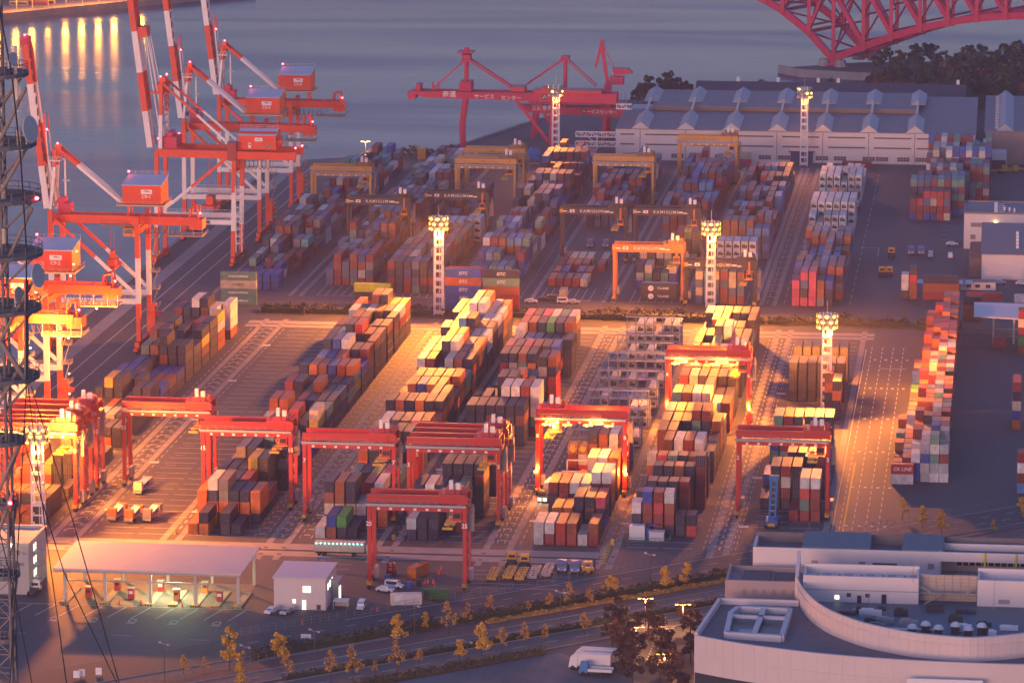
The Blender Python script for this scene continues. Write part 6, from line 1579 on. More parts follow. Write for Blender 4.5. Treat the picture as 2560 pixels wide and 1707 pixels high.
# ------------------------------------------------------------------ fence, trees, street lamps, lorries along the public road
def fence(pts, label, h=1.8):
    m = MB()
    for a, b in zip(pts[:-1], pts[1:]):
        a, b = Vector(a), Vector(b); n = int((b - a).length / 2.4)
        for k in range(n + 1): q = a.lerp(b, k / max(1, n)); m.beam(q, q + Vector((0, 0, h)), .09, .09)
        for z in (.3, h * .6, h): m.beam(a + Vector((0, 0, z)), b + Vector((0, 0, z)), .05, .05)
    tag(m.build('fence', mat('fence_steel', (.20, .18, .18), .6)), label, 'fence')
fence([RP(-60, .6), RP(-2, .6), RP(180, .6)], 'thin steel mesh fence between the yard and the public road')
fence([RP(-95, -26), RP(-40, -17.2)], 'steel mesh fence along the forecourt at the bottom left')
hedge([RP(-66, -18.6), RP(-14, -18.6)], 3.2, 2.4, 'clipped dark hedge at the lower left along the road', [LDARK], 34, .36, seed=21)
hedge([RP(-10, -18.4), RP(95, -18.6)], 2.8, 1.9, 'long dark hedge between road and brick pavement, right of the gap', [LDARK], 30, .34, seed=22)
hedge([RP(-70, -38.4), RP(70, -38.4)], 2.0, 1.1, 'low green hedge on the central reservation of the lower road', [LDARK, LOLIVE], 26, .3, seed=23)
hedge([RP(-60, -52.4), RP(-8, -52.2)], 3.2, 1.2, 'rough grass and shrub verge above the pale car park', [LOLIVE], 34, .36, seed=24)
hedge([RP(-4, -23), RP(92, -23)], 2.2, .8, 'yellowing grass strip at the foot of the ginkgo trees', [LGINKG2, LOLIVE], 26, .3, seed=25)
LB = {'ginkgo': 'golden ginkgo', 'round_ginkgo': 'full rounded golden ginkgo', 'thin_ginkgo': 'half bare ginkgo'}
TR = [(7, 1200, 1510, 'ginkgo', .75, 'lowest left beside the dark hedge'), (7, 1340, 1510, 'thin_ginkgo', .8, 'second from the left along the dark hedge'), (7, 1500, 1490, 'ginkgo', 1.5, 'tall pointed one left of the full rounded tree'), (7, 1810, 1430, 'round_ginkgo', 1.25, 'standing before the white office and its cars'),
      (8, 375, 1310, 'ginkgo', 1.1, 'right of the white box office, at the hedge end'), (8, 560, 1230, 'ginkgo', .8, 'small one right of the hedge end'), (8, 710, 1250, 'thin_ginkgo', 1.4, 'below the dark green container'), (8, 830, 1190, 'thin_ginkgo', .9, 'beside the one below the green container'), (8, 985, 1140, 'thin_ginkgo', .95, 'below gantry 25 and its right foot'),
      (8, 1230, 1110, 'thin_ginkgo', .5, 'tiny one below the grey trailers'), (8, 1370, 1090, 'thin_ginkgo', .8, 'below the blue tractors, left'), (8, 1495, 1070, 'thin_ginkgo', .95, 'below the blue tractors, right'), (8, 1630, 1060, 'thin_ginkgo', .8, 'left neighbour of the broad golden tree'), (8, 1765, 1000, 'round_ginkgo', .9, 'broad one halfway along the hedge'),
      (8, 2125, 960, 'ginkgo', .95, 'left of the pair beside the curved building'), (8, 2265, 940, 'ginkgo', .95, 'right of the pair beside the curved building'),
      (8, 780, 1420, 'ginkgo', .85, 'on the lower verge, left of the bright twin'), (8, 925, 1390, 'ginkgo', 1.2, 'brightest on the lower road'), (8, 1063, 1370, 'thin_ginkgo', 1.1, 'right of the brightest on the lower road'), (8, 1205, 1330, 'thin_ginkgo', .9, 'on the lower verge, centre'), (8, 1340, 1310, 'thin_ginkgo', .8, 'on the lower verge, right of centre'), (8, 1595, 1255, 'thin_ginkgo', .85, 'on the lower verge by the pedestrian hatching'),
      (8, 85, 1560, 'thin_ginkgo', 1.35, 'at the bottom edge, left'), (8, 375, 1490, 'thin_ginkgo', 1.2, 'at the bottom edge, right of its neighbour'), (8, 228, 1510, 'thin_ginkgo', .6, 'small one between two at the bottom edge'), (8, 520, 1460, 'thin_ginkgo', .7, 'small one on the lower verge, left'), (7, 1570, 1600, 'ginkgo', .9, 'cut by the bottom edge'), (7, 1880, 1540, 'thin_ginkgo', 1.1, 'near the bottom edge below the rounded one'),
      (7, 2160, 1560, 'thin_ginkgo', 1.2, 'near the bottom edge above the verge')]
for f, x, y, kd, s, lab in TR:
    p = Z7(x, y) if f == 7 else Z8(x, y)
    tree({'ginkgo': K_GINK, 'round_ginkgo': K_GINKR, 'thin_ginkgo': K_GINKT}[kd], (p.x, p.y, 0), LB[kd] + ' ' + lab, 'ginkgo tree', 'autumn ginkgo trees', s, 'ginkgo_tree')
for x, y, lab in ((1560, 500, 'thin golden ginkgo behind the roof of the curved building, left'), (1690, 560, 'golden ginkgo behind the roof of the curved building, middle'), (1810, 600, 'small golden ginkgo behind the roof of the curved building, right'), (2335, 520, 'golden ginkgo at the right edge behind the curved building'), (2150, 590, 'lone small ginkgo before the dark hedge at the right')):
    p = Z9(x, y); tree(K_GINK, (p.x, p.y, 0), lab, 'ginkgo tree', 'autumn ginkgo trees', .95 if x != 2150 else .5, 'ginkgo_tree')
for k in range(16):
    p = G(1560 + R.uniform(-30, 180), 1560 + k * 11 + R.uniform(-8, 8)); tree(K_BROWN, (p.x, p.y, 0), 'dark russet tree beside the hatched crossing and the curved building', 'tree', 'russet trees by the curved building', R.uniform(.7, 1.0))
def street_lamp(p, h, label, lit, rz=0.0, group=None):
    t = thing('street_lamp', label, 'street lamp', p, rz, group)
    m = MB(); m.tube((0, 0, 0), (0, 0, h), .12, 8, 0, .08); m.build('pole', mat('pole_brown', (.10, .08, .08), .6), t)
    m = MB(); m.tube((0, 0, h), (1.2, 0, h + .25), .07, 6); m.tube((0, 0, h), (-1.2, 0, h + .25), .07, 6); m.build('arm', GREY, t)
    for s in (-1, 1): m = MB(); m.box(s * 1.5 - .42, s * 1.5 + .42, -.18, .18, h + .18, h + .38, 0); m.box(s * 1.5 - .3, s * 1.5 + .3, -.14, .14, h + .06, h + .178, 1); m.build('lamp_head', [GREY, LAMPD if lit else LETTER], t)
    return t
for x, y, f, h, lab in ((1077, 1568, 7, 9, 'tall brown lamp pole at the bottom left'), (2055, 1480, 7, 9, 'lamp pole with a white sign right of the rounded ginkgo'), (1605, 1500, 7, 6, 'short pale pole right of the tall pointed ginkgo'), (487, 1280, 8, 8, 'lamp pole at the right end of the lower hedge'), (1440, 1190, 8, 8, 'dark lamp pole on the central reservation'), (2025, 910, 8, 7, 'lamp pole near the right end of the fence'), (830, 1410, 8, 4, 'short thick post by the brightest ginkgo')):
    p = Z7(x, y) if f == 7 else Z8(x, y); street_lamp((p.x, p.y, 0), h, lab, False, -.7)
p = Z7(2055, 1330); m = MB(); m.box(-1.2, 1.2, -.05, .05, 2, 3, 0); m.tube((-1, 0, 0), (-1, 0, 2), .05, 6, 1); m.tube((1, 0, 0), (1, 0, 2), .05, 6, 1); tag(m.build('sign_board', [LETTER, GREY], None, (p.x - 2, p.y, 0)), 'blank white sign board by the fence right of the rounded ginkgo', 'sign')
for x, y, lab in ((535, 1530, 'small white upright board at the bottom left forecourt'), (645, 1520, 'wide white board at the bottom left forecourt'), (500, 1540, 'narrow pale box at the bottom left forecourt')):
    p = Z7(x, y); m = MB(); m.box(-.7, .7, -.1, .1, .3, 1.9, 0); m.box(-.6, -.5, -.05, .05, 0, .3, 1); m.box(.5, .6, -.05, .05, 0, .3, 1); tag(m.build('notice_board', [LETTER, GREY], None, p), lab, 'board')
for k, (x, y, lab) in enumerate(((1995, 1190, 'lit twin street lamp highest among the russet trees'), (2240, 1230, 'lit twin street lamp right of the hatched crossing'), (1935, 1380, 'lit twin street lamp left below the hatched crossing'), (2120, 1560, 'lit twin street lamp at the bottom among the russet trees'))):
    p = Z8(x, y); street_lamp((p.x, p.y, 0), 6.4, lab, True, .15, 'lit street lamps among the russet trees'); point_light((p.x, p.y - .3, 5.6), 900, (1, .42, .12), .3)
def lorry(p, rz, label, cabp, box, L=7.6):
    t = thing('box_lorry', label, 'lorry', p, rz, 'lorries on the pale car park')
    m = MB(); m.hexa([(L / 2 + .1, -1.15, .6), (L / 2 + 2.1, -1.15, .6), (L / 2 + 2.1, 1.15, .6), (L / 2 + .1, 1.15, .6)], [(L / 2 + .1, -1.1, 2.9), (L / 2 + 1.7, -1.1, 2.9), (L / 2 + 1.7, 1.1, 2.9), (L / 2 + .1, 1.1, 2.9)]); m.build('cab', cabp, t)
    m = MB(); m.beam((L / 2 + 2.13, 0, 1.6), (L / 2 + 1.82, 0, 2.6), 1.9, .06); m.box(L / 2 + .7, L / 2 + 1.7, -1.16, -1.1, 1.6, 2.4); m.build('window', GLASS, t)
    m = MB()
    if box: m.box(-L / 2, L / 2, -1.25, 1.25, 1.0, 3.7); m.box(-L / 2, L / 2 + .2, -1.2, 1.2, 3.7, 3.8); m.hexa([(L / 2 + .1, -1.1, 2.9), (L / 2 + 1.6, -1.1, 2.9), (L / 2 + 1.6, 1.1, 2.9), (L / 2 + .1, 1.1, 2.9)], [(L / 2 + .1, -1.1, 3.8), (L / 2 + .5, -1.1, 3.8), (L / 2 + .5, 1.1, 3.8), (L / 2 + .1, 1.1, 3.8)])
    else: m.box(-L / 2, L / 2, -1.2, 1.2, 1.0, 1.2); m.box(-L / 2, L / 2, -1.25, -1.18, 1.2, 1.7); m.box(-L / 2, L / 2, 1.18, 1.25, 1.2, 1.7)
    m.build('cargo_box' if box else 'flatbed', mat('lorry_white', (.64, .62, .62), .45), t)
    m = MB(); m.box(-L / 2, L / 2 + 1.6, -.45, .45, .55, .98); m.build('chassis', DARK, t)
    for x in (L / 2 + 1.1, -L / 2 + 1.2, -L / 2 + 2.4):
        for s in (-1, 1): m = MB(); m.disc((x, s * 1.0, .5), .5, 'y', 12, .4); m.build('wheel', TYRE, t)
    return t
p = Z8(1660, 1490)
lorry((p.x, p.y + 1.5, .02), PI - .08, 'white box lorry, front one of the white pair on the car park', WHP, True); lorry((p.x + .7, p.y + 6.0, .02), PI - .08, 'white box lorry, rear one of the white pair on the car park', WHP, True); lorry((p.x + 1.8, p.y - 3.2, .02), PI - .08, 'blue-cabbed flatbed lorry in front of the white pair', mat('lorry_blue', (.02, .16, .42), .4), False, 5.5)

# ------------------------------------------------------------------ right hand depot buildings
db = thing('depot_building', 'pale two-storey depot office with flat grey roof at the right edge', 'building', (0, 0, 0))
m = MB(); m.box(-13.3, 9, 1502, 1530, 0, 13); m.build('wall', WALLP, db)
m = MB(); m.box(-12.9, 8.8, 1502.4, 1529.6, 12.6, 13.05)
for a in ((-13.5, 9, 1501.8, 1502.3), (-13.5, 9, 1529.7, 1530.2), (-13.5, -13, 1502.3, 1529.7)): m.box(a[0], a[1], a[2], a[3], 13.02, 13.7)
m.build('roof', ROOFG, db)
for x0, x1, z0, z1 in ((-10.8, -6.8, 8.2, 9.7), (-10.9, -9, 3.6, 5.3)): m = MB(); m.box(x0, x1, 1501.9, 1502.05, z0, z1); m.build('window', mat('depot_glass', (.22, .20, .20), .3), db)
for k in range(5): m = MB(); m.box(-2.4, -1.1, 1505 + k * 4.6, 1507.4 + k * 4.6, 13.06, 13.9); m.box(-1.1, 1.2, 1506 + k * 4.6, 1506.2 + k * 4.6, 13.3, 13.5); m.build('roof_unit', WHT, db)
for x in (1.4, 3.2, 5): m = MB(); m.tube((x, 1512 - x, 13.06), (x, 1512 - x, 14.6), .35, 8); m.build('roof_vent', WHT, db)
m = MB(); m.ball((-1.8, 1501.4, 10), .5, 8); m.build('lamp', LAMPW, db)
d2 = thing('depot_shed', 'pale gabled shed with a grey roof right of the depot office', 'shed', (0, 0, 0))
m = MB(); m.box(-6.3, 14, 1437, 1476, 0, 8.8); m.build('wall', WALLP, d2)
m = MB(); m.hexa([(-6.7, 1436.6, 8.82), (14, 1436.6, 8.82), (14, 1477, 13.6), (-6.7, 1477, 13.6)], [(-6.7, 1436.6, 9.1), (14, 1436.6, 9.1), (14, 1477, 13.9), (-6.7, 1477, 13.9)]); rf = m.build('roof', ROOFG, d2)
for k in range(5): m = MB(); m.box(5.6, 6.6, 1444 + k * 4.4, 1446 + k * 4.4, 10 + k * .52, 11 + k * .52); m.build('roof_vent', WHT, rf)
m = MB(); m.box(-10.5, -6.5, 1439, 1476, .1, 7.0)
for k in range(9): m.box(-10.7, -6.5, 1440 + k * 4, 1440.5 + k * 4, .2, 7.3)
m.build('side_racking', mat('racking_brown', (.14, .10, .10), .7), d2)
t = thing('tent_row', 'row of white-roofed booths behind the crosswise containers of the depot', 'shelter', (-28.4, 1411, 0), 0)
m = MB()
for k in range(6): m.hexa([(k * 3.3, 0, 2.6), (k * 3.3 + 3.1, 0, 2.6), (k * 3.3 + 3.1, 5, 2.6), (k * 3.3, 5, 2.6)], [(k * 3.3 + .6, 1.5, 3.4), (k * 3.3 + 2.5, 1.5, 3.4), (k * 3.3 + 2.5, 3.5, 3.4), (k * 3.3 + .6, 3.5, 3.4)])
m.build('roof', ROOFW, t)
m = MB()
for k in range(7):
    for y in (.1, 4.9): m.beam((k * 3.3, y, 0), (k * 3.3, y, 2.6), .12, .12)
m.build('frame', GREY, t)
t = thing('site_office', 'low pale prefabricated office before the gabled shed', 'office', (-13.2, 1413, 0), 0)
m = MB(); m.box(0, 12, 0, 5, .2, 3); m.build('wall', WALLP, t)
m = MB(); m.box(-.3, 12.3, -.3, 5.3, 3.0, 3.2); m.build('roof', ROOFG, t)
for x in (2, 5, 8.6): m = MB(); m.box(x, x + 1.6, -.05, .02, 1.1, 2.2); m.build('window', GLASS, t)
gc = thing('gate_canopy', 'small white canopy over a gate lane at the right edge, red booth beneath', 'canopy', (0, 0, 0))
m = MB(); m.hexa([(-7.9, 1312, 9), (14, 1308, 9), (14, 1336, 9), (-8, 1338, 9)], [(-7.9, 1312, 9.4), (14, 1308, 9.4), (14, 1336, 9.4), (-8, 1338, 9.4)]); m.build('roof', mat('white_canopy', (.62, .60, .60), .6), gc)
for x in (-1.5, 5, 12):
    for y in (1314, 1334): m = MB(); m.box(x - .35, x + .35, y - .35, y + .35, 0, 9); m.build('column', mat('column_paint', (.48, .45, .42), .6), gc)
m = MB(); m.beam((-1.5, 1314, 5), (12, 1314, 5), .3, .3); m.beam((-1.5, 1314, 2.6), (12, 1314, 2.6), .2, .2)
for k in range(5): m.beam((-7.5, 1330, 1 + k), (-5.8, 1330, 1 + k), .2, .2)
m.build('beam', GREY, gc)
t = thing('gate_booth', 'red booth under the small white canopy at the right edge', 'booth', (-1.6, 1306, 0), 0)
m = MB(); m.box(0, 4.2, 0, 2.2, .3, 3.2); m.build('cabinet', mat('booth_crimson', (.5, .03, .04), .5), t)
m = MB(); m.box(.8, 3.4, -.06, .02, 1.4, 2.4); m.build('window', mat('booth_glass', (.2, .18, .12), .3), t)

# ------------------------------------------------------------------ curved waterfront hall, lower right
hb = thing('curved_hall', 'large pale hall with a curved parapet and roof machinery in the lower right corner', 'building', (0, 0, 0))
PANEL = mat('panel_cladding', (.66, .56, .52), .7, noise=.05, nscale=.15)
PALE2 = mat('panel_cladding_light', (.68, .60, .57), .7, noise=.05, nscale=.15)
ROOFB = mat('blue_grey_roof', (.10, .14, .17), .6, noise=.1, nscale=.2)
FLOOR = mat('roof_deck', (.16, .14, .15), .8, noise=.2, nscale=.3)
arc = [G(1660 + x / 2.6133, 1107 + y / 2.6133, 13.6) for x, y in ((200, 1255), (520, 1312), (1000, 1372), (1500, 1412), (2000, 1436), (2352, 1446), (2900, 1448))]
def smooth(P, n=6):
    out = []
    for i in range(len(P) - 1):
        a, b, c, d = P[max(0, i - 1)], P[i], P[i + 1], P[min(len(P) - 1, i + 2)]
        for k in range(n):
            t = k / n
            out.append(.5 * ((2 * b) + (c - a) * t + (2 * a - 5 * b + 4 * c - d) * t * t + (3 * b - a - 3 * c + d) * t ** 3))
    return out + [P[-1]]
arc_s = smooth(arc)
m = MB()
for p, q in zip(arc_s[:-1], arc_s[1:]):
    m.hexa([(p.x, p.y, 5.2), (q.x, q.y, 5.2), (q.x, q.y + .8, 5.2), (p.x, p.y + .8, 5.2)], [(p.x, p.y, 13.6), (q.x, q.y, 13.6), (q.x, q.y + .8, 13.6), (p.x, p.y + .8, 13.6)])
    m.box(p.x - .05, p.x + .05, p.y - .06, p.y + .1, 5.3, 13.5); m.beam(p + Vector((0, -.05, -4.2)), q + Vector((0, -.05, -4.2)), .1, .06)
m.hexa([(-65.6, 887.2, 0), (-64.8, 887.2, 0), (-61.8, 919, 0), (-62.6, 919, 0)], [(-65.6, 887.2, 13.6), (-64.8, 887.2, 13.6), (-61.8, 919, 13.6), (-62.6, 919, 13.6)])
m.build('facade', PANEL, hb)
m = MB(); m.prism([(p.x, p.y + 1.2) for p in arc] + [(30, 940), (-62, 940)], .0, 5.2); m.build('ground_floor', mat('dark_glazing', (.05, .055, .075), .3), hb)
m = MB(); sgn = [GY(2268, 1681, 868.5), GY(2458, 1690, 868.0)]; m.box(sgn[0].x, sgn[1].x, arc[4].y - 3.2, arc[4].y - 2.6, 6.0, 10.6); m.build('blank_sign', LETTER, hb)
deck = [(p.x + .3, p.y + .9) for p in arc] + [(30, 921), (-62.2, 919)]
m = MB(); m.prism(deck, 11.4, 12.2); m.build('roof_deck', FLOOR, hb)
m = MB(); m.box(-62.4, -44, 918.4, 919.2, 12.2, 13.6)
m.build('parapet', PALE2, hb)
# roof light well with its white frame
m = MB()
def frame_bar(a, b, w, z0, z1): 
    a, b = Vector((a[0], a[1], 0)), Vector((b[0], b[1], 0)); d = (b - a).normalized(); n = Vector((-d.y, d.x, 0)) * w / 2
    m.hexa([(p.x, p.y, z0) for p in (a - n, b - n, b + n, a + n)], [(p.x, p.y, z1) for p in (a - n, b - n, b + n, a + n)])
q = [(-58.6, 888.2), (-46.2, 886.6), (-45.6, 911), (-57.4, 911.6), (-58.8, 906)]
for a, b in zip(q, q[1:] + q[:1]): frame_bar(a, b, 1.1, 12.2, 13.7)
frame_bar((-52.4, 887.5), (-51.6, 911.2), 1.2, 12.9, 13.6); frame_bar((-58.4, 904), (-45.8, 903.4), 1.2, 12.9, 13.6)
m.build('light_well_frame', mat('well_frame', (.50, .50, .53), .6), hb)
m = MB(); m.prism([(-58, 889), (-46.6, 887.6), (-46.2, 910.2), (-57, 910.6)], 12.21, 12.3, 0); m.box(-56, -52.6, 890.5, 893.5, 12.31, 13.0, 1); m.build('light_well', [mat('well_dark', (.045, .045, .06), .4), GREY], hb)
# drum wall
dr = [G(1660 + x / 2.6133, 1107 + y / 2.6133, 17.6) for x, y in ((868, 872), (885, 910), (920, 965), (985, 1030), (1080, 1090), (1200, 1140), (1350, 1186), (1600, 1236), (1800, 1258), (2000, 1271), (2180, 1262), (2352, 1243), (2600, 1205), (2900, 1140))]
dr = smooth(dr, 4)
m = MB()
for p, q_ in zip(dr[:-1], dr[1:]):
    m.hexa([(p.x, p.y, 12.2), (q_.x, q_.y, 12.2), (q_.x, q_.y + 1.0, 12.2), (p.x, p.y + 1.0, 12.2)], [(p.x, p.y, 17.6), (q_.x, q_.y, 17.6), (q_.x, q_.y + 1.0, 17.6), (p.x, p.y + 1.0, 17.6)])
    d_ = (q_ - p); n_ = Vector((d_.y, -d_.x, 0)).normalized() * .12
    m.beam(p + n_ + Vector((0, 0, -1.6)), q_ + n_ + Vector((0, 0, -1.6)), .2, .16); m.beam(p + n_ * .4 + Vector((0, 0, -5.3)), p + n_ * .4 + Vector((0, 0, -.1)), .09, .09)
m.hexa([(dr[0].x - .4, dr[0].y, 12.2), (dr[0].x + .4, dr[0].y, 12.2), (dr[0].x + .4, 934, 12.2), (dr[0].x - .4, 934, 12.2)], [(dr[0].x - .4, dr[0].y, 17.6), (dr[0].x + .4, dr[0].y, 17.6), (dr[0].x + .4, 934, 21.6), (dr[0].x - .4, 934, 21.6)])
m.build('drum_wall', PANEL, hb)
m = MB(); m.prism([(p.x, p.y + 1.1) for p in dr] + [(30, 930), (-43.4, 930)], 12.21, 12.9); m.build('machine_deck', ROOFB, hb)
# middle blocks behind the drum
def roofless(x0, x1, y0, y1, z0, z1, nm, mt):
    m = MB(); m.box(x0, x1, y0, y0 + .6, z0, z1); m.box(x0, x0 + .5, y0 + .6, y1, z0, z1); m.box(x1 - .5, x1, y0 + .6, y1, z0, z1); m.box(x0, x1, y1, y1 + .5, z0, z1 + .6); m.box(x0 + .5, x1 - .5, y0 + .6, y1, z0, z1 - 1.6)
    return m.build(nm, mt, hb)
roofless(-43.2, -16.8, 921, 930, 12.2, 19.0, 'wall', PALE2); roofless(-3.4, 30, 921, 930, 12.2, 19.0, 'wall', PALE2)
m = MB(); m.box(-43.3, -16.9, 920.86, 921, 15.7, 15.85); m.build('string_course', GREY, hb)
for x0, x1, z0, z1, mm in ((-35.9, -34.9, 13.6, 14.5, LITWIN), (-33.2, -32.2, 14.2, 15.1, DARK), (-30.8, -29.8, 12.4, 14.6, GLASS), (-28.9, -27.9, 14.2, 15.1, DARK), (-25.2, -24.1, 12.4, 15.0, GLASS)):
    m = MB(); m.box(x0, x1, 920.9, 921.05, z0, z1); m.build('window', mm, hb)
m = MB(); m.box(1.4, 4.0, 920.9, 921.05, 13.6, 14.6); m.build('window', mat('louvre_grey', (.3, .28, .3), .6), hb)
for x in (-40, -35, -30, -25, -20): m = MB(); m.tube((x, 925, 17.4), (x, 925, 18.6), .3, 8); m.box(x + 1, x + 3, 924, 927, 17.4, 18.2); m.build('roof_unit', GREY, hb)
GL = mat('lit_screen', (.50, .40, .32), .4)
m = MB(); m.box(-16.6, -3.6, 925, 925.3, 12.3, 19.0, 0)
for k in range(8): m.box(-16.6 + k * 1.85, -16.5 + k * 1.85, 924.8, 925, 12.3, 19, 1)
for k in range(9): m.box(-16.6, -3.6, 924.86, 924.99, 12.6 + k * .78, 12.68 + k * .78, 1)
m.box(-16.6, -3.6, 922.4, 924.7, 15.2, 15.4, 1); m.rail([(-16.6, 922.4, 15.4), (-3.6, 922.4, 15.4)], 1.0, .06, 1, 1.5)
m.beam((-16.4, 922.6, 16.8), (-14, 922.6, 15.4), .2, .3, 1); m.beam((-3.8, 922.6, 16.8), (-6, 922.6, 15.4), .2, .3, 1); m.beam((-16.2, 921.6, 12.4), (-11.8, 921.6, 15.2), .25, .3, 1)
m.build('glazed_screen', [GL, GREY], hb)
# machinery on the deck
mach = random.Random(8)
for k in range(6):
    x = -17.5 + k * 2.9 + (k > 2) * .8; y = 893 + (k % 2) * 3
    m = MB(); m.box(-.9, .9, -.9, .9, 0, 1.6, 1)
    for sx in (-.8, .8):
        for sy in (-.8, .8): m.beam((sx, sy, 0), (sx, sy, 1.8), .12, .12, 0)
    m.tube((0, 0, 1.7), (0, 0, 2.3), 1.2, 14, 0, .9); m.ball((0, 0, 2.2), .9, 10, 0, .5)
    m.build('ventilator', [WHT, DARK], hb, (x, y, 12.9))
for k in range(26):
    x = mach.uniform(-34, 6); y = mach.uniform(898 if x < -20 else 880, 916)
    m = MB(); w_, d_, h_ = mach.uniform(.6, 2.6), mach.uniform(.4, 1.2), mach.uniform(.4, 1.5); m.box(-w_, w_, -d_, d_, 0, h_); m.box(-w_ * .8, w_ * .3, -d_ * .6, d_ * .6, h_, h_ * 1.3); m.build('machine_unit', mach.choice([GREY, DARK, WHT, ROOFB, DARK]), hb, (x, y, 12.9))
for x0, y0, x1 in ((-24, 882, -18), (-4, 880, 4), (-30, 896, -12)): m = MB(); m.tube((x0, y0, 13.4), (x1, y0 + .6, 13.4), .3, 8); m.build('duct', WHT, hb)
# rear wing
m = MB(); m.box(-56.4, -12.5, 948, 948.6, 0, 18.8); m.box(-56.4, -55.8, 948.6, 960, 0, 18.8); m.box(-12.5, 30, 948, 948.6, 16.6, 18.8); m.box(-12.5, 30, 957, 957.6, 0, 18.8); m.box(-12.6, -12.1, 948.6, 957, 0, 18.8)
m.build('rear_wall', PALE2, hb)
m = MB(); m.box(-56, 30, 948.7, 961, 16.6, 17.2, 0); m.box(-56.4, 30, 960.5, 961, 17.2, 19.6, 0); m.build('rear_roof', FLOOR, hb)
for x0, x1 in ((-45.2, -28.6), (-21.6, -11.4)):
    m = MB(); m.hexa([(x0, 949, 17.2), (x1, 949, 17.2), (x1, 960.3, 17.2), (x0, 960.3, 17.2)], [(x0 + .3, 949.4, 18.9), (x1 - .3, 949.4, 18.9), (x1 - .3, 960.2, 20.2), (x0 + .3, 960.2, 20.2)]); m.build('roof_light', ROOFB, hb)
for x in (-42.6, -31.4, -13.2 - 2.0): m = MB(); m.box(x, x + 1.5, 947.9, 948.05, 14.6, 16.0); m.build('vent', mat('vent_brown', (.34, .25, .23), .7), hb)
m = MB(); m.box(-28.2, -22.4, 947.92, 948.05, 12.0, 15.8); m.build('recess', mat('recess_dark', (.045, .055, .08), .4), hb)
m = MB()
for k in range(24): m.box(-8.5 + k * 1.5, -7.3 + k * 1.5, 956.9, 957.02, 13.6, 15.6)
m.build('window_row', GLASS, hb)
for x in (-1.9, 5.4): m = MB(); m.tube((x, 947.8, 11), (x, 947.8, 18.9), .28, 10); m.build('yellow_pipe', mat('yellow_pipe', (.62, .55, .03), .5), hb)
m = MB(); m.box(-12, 30, 949, 956.8, 11.4, 12.2)
for k in range(14): m.box(-8.6 + k * 1.6, -7.4 + k * 1.6, 950, 952, 12.2, 13.0)
m.build('balcony', PALE2, hb)
# low wing on the left
m = MB(); m.box(-61.6, -44, 928, 928.6, 0, 15.6); m.box(-61.6, -61, 928.6, 944, 0, 15.6); m.box(-61, -44, 928.6, 944, 13.0, 13.8); m.box(-61.6, -44, 943.6, 944.2, 0, 15.2)
m.build('side_wing', mat('mauve_cladding', (.36, .28, .28), .7, noise=.06, nscale=.2), hb)
m = MB(); m.box(-58, -51.6, 930, 942, 13.8, 14.6); m.box(-50.6, -44.4, 930, 942, 13.8, 14.3); m.build('side_roof', mat('brown_roof', (.14, .09, .09), .8), hb)
for k in range(6): m = MB(); m.box(-57.6 + k * 2.3, -56.8 + k * 2.3, 927.9, 928.05, 12.4, 13.6); m.build('vent', mat('vent_grey', (.26, .22, .22), .7), hb)
for x, y, z, h in ((-18, 918, 19, 6), (0.4, 917, 12.9, 8), (-28, 914, 12.9, 4)): m = MB(); m.tube((x, y, z), (x, y, z + h), .07, 6); m.build('lightning_rod', GREY, hb)

# ------------------------------------------------------------------ lattice mast in front, at the left edge
mt = thing('lattice_mast', 'dark lattice radio mast with round platforms and dishes at the left edge', 'radio mast', (0, 0, 0))
MC = G(-12, 853, 0); MY = 420.0
cxm = GY(-8, 853, MY); mx0 = cxm.x
STEEL = mat('mast_steel', (.16, .145, .15), .6, .2, noise=.2, nscale=2.0)
def mz(py): return GY(-8, py, MY).z
zt, zb_ = mz(-260), mz(1900)
w_ = 1.05
m = MB(); n = 46
for sx in (-1, 1):
    for sy in (-1, 1): m.tube((mx0 + sx * w_, MY + sy * w_, zb_ - 40), (mx0 + sx * w_, MY + sy * w_, zt), .17, 8)
for k in range(n):
    z0 = zb_ + (zt - zb_) * k / n; z1 = zb_ + (zt - zb_) * (k + 1) / n; s = 1 if k % 2 else -1
    for sx in (-1, 1): m.beam((mx0 + sx * w_, MY - s * w_, z0), (mx0 + sx * w_, MY + s * w_, z1), .1, .1); m.beam((mx0 - s * w_, MY + sx * w_, z0), (mx0 + s * w_, MY + sx * w_, z1), .1, .1)
    for sx in (-1, 1): m.beam((mx0 - w_, MY + sx * w_, z0), (mx0 + w_, MY + sx * w_, z0), .1, .1)
m.build('lattice', STEEL, mt)
PLAT = [(190, 68), (365, 88), (500, 100), (638, 104), (775, 100), (945, 96), (1105, 62), (1265, 45), (1440, 48), (1600, 40)]
GR = mat('mast_grating', (.12, .12, .135), .6)
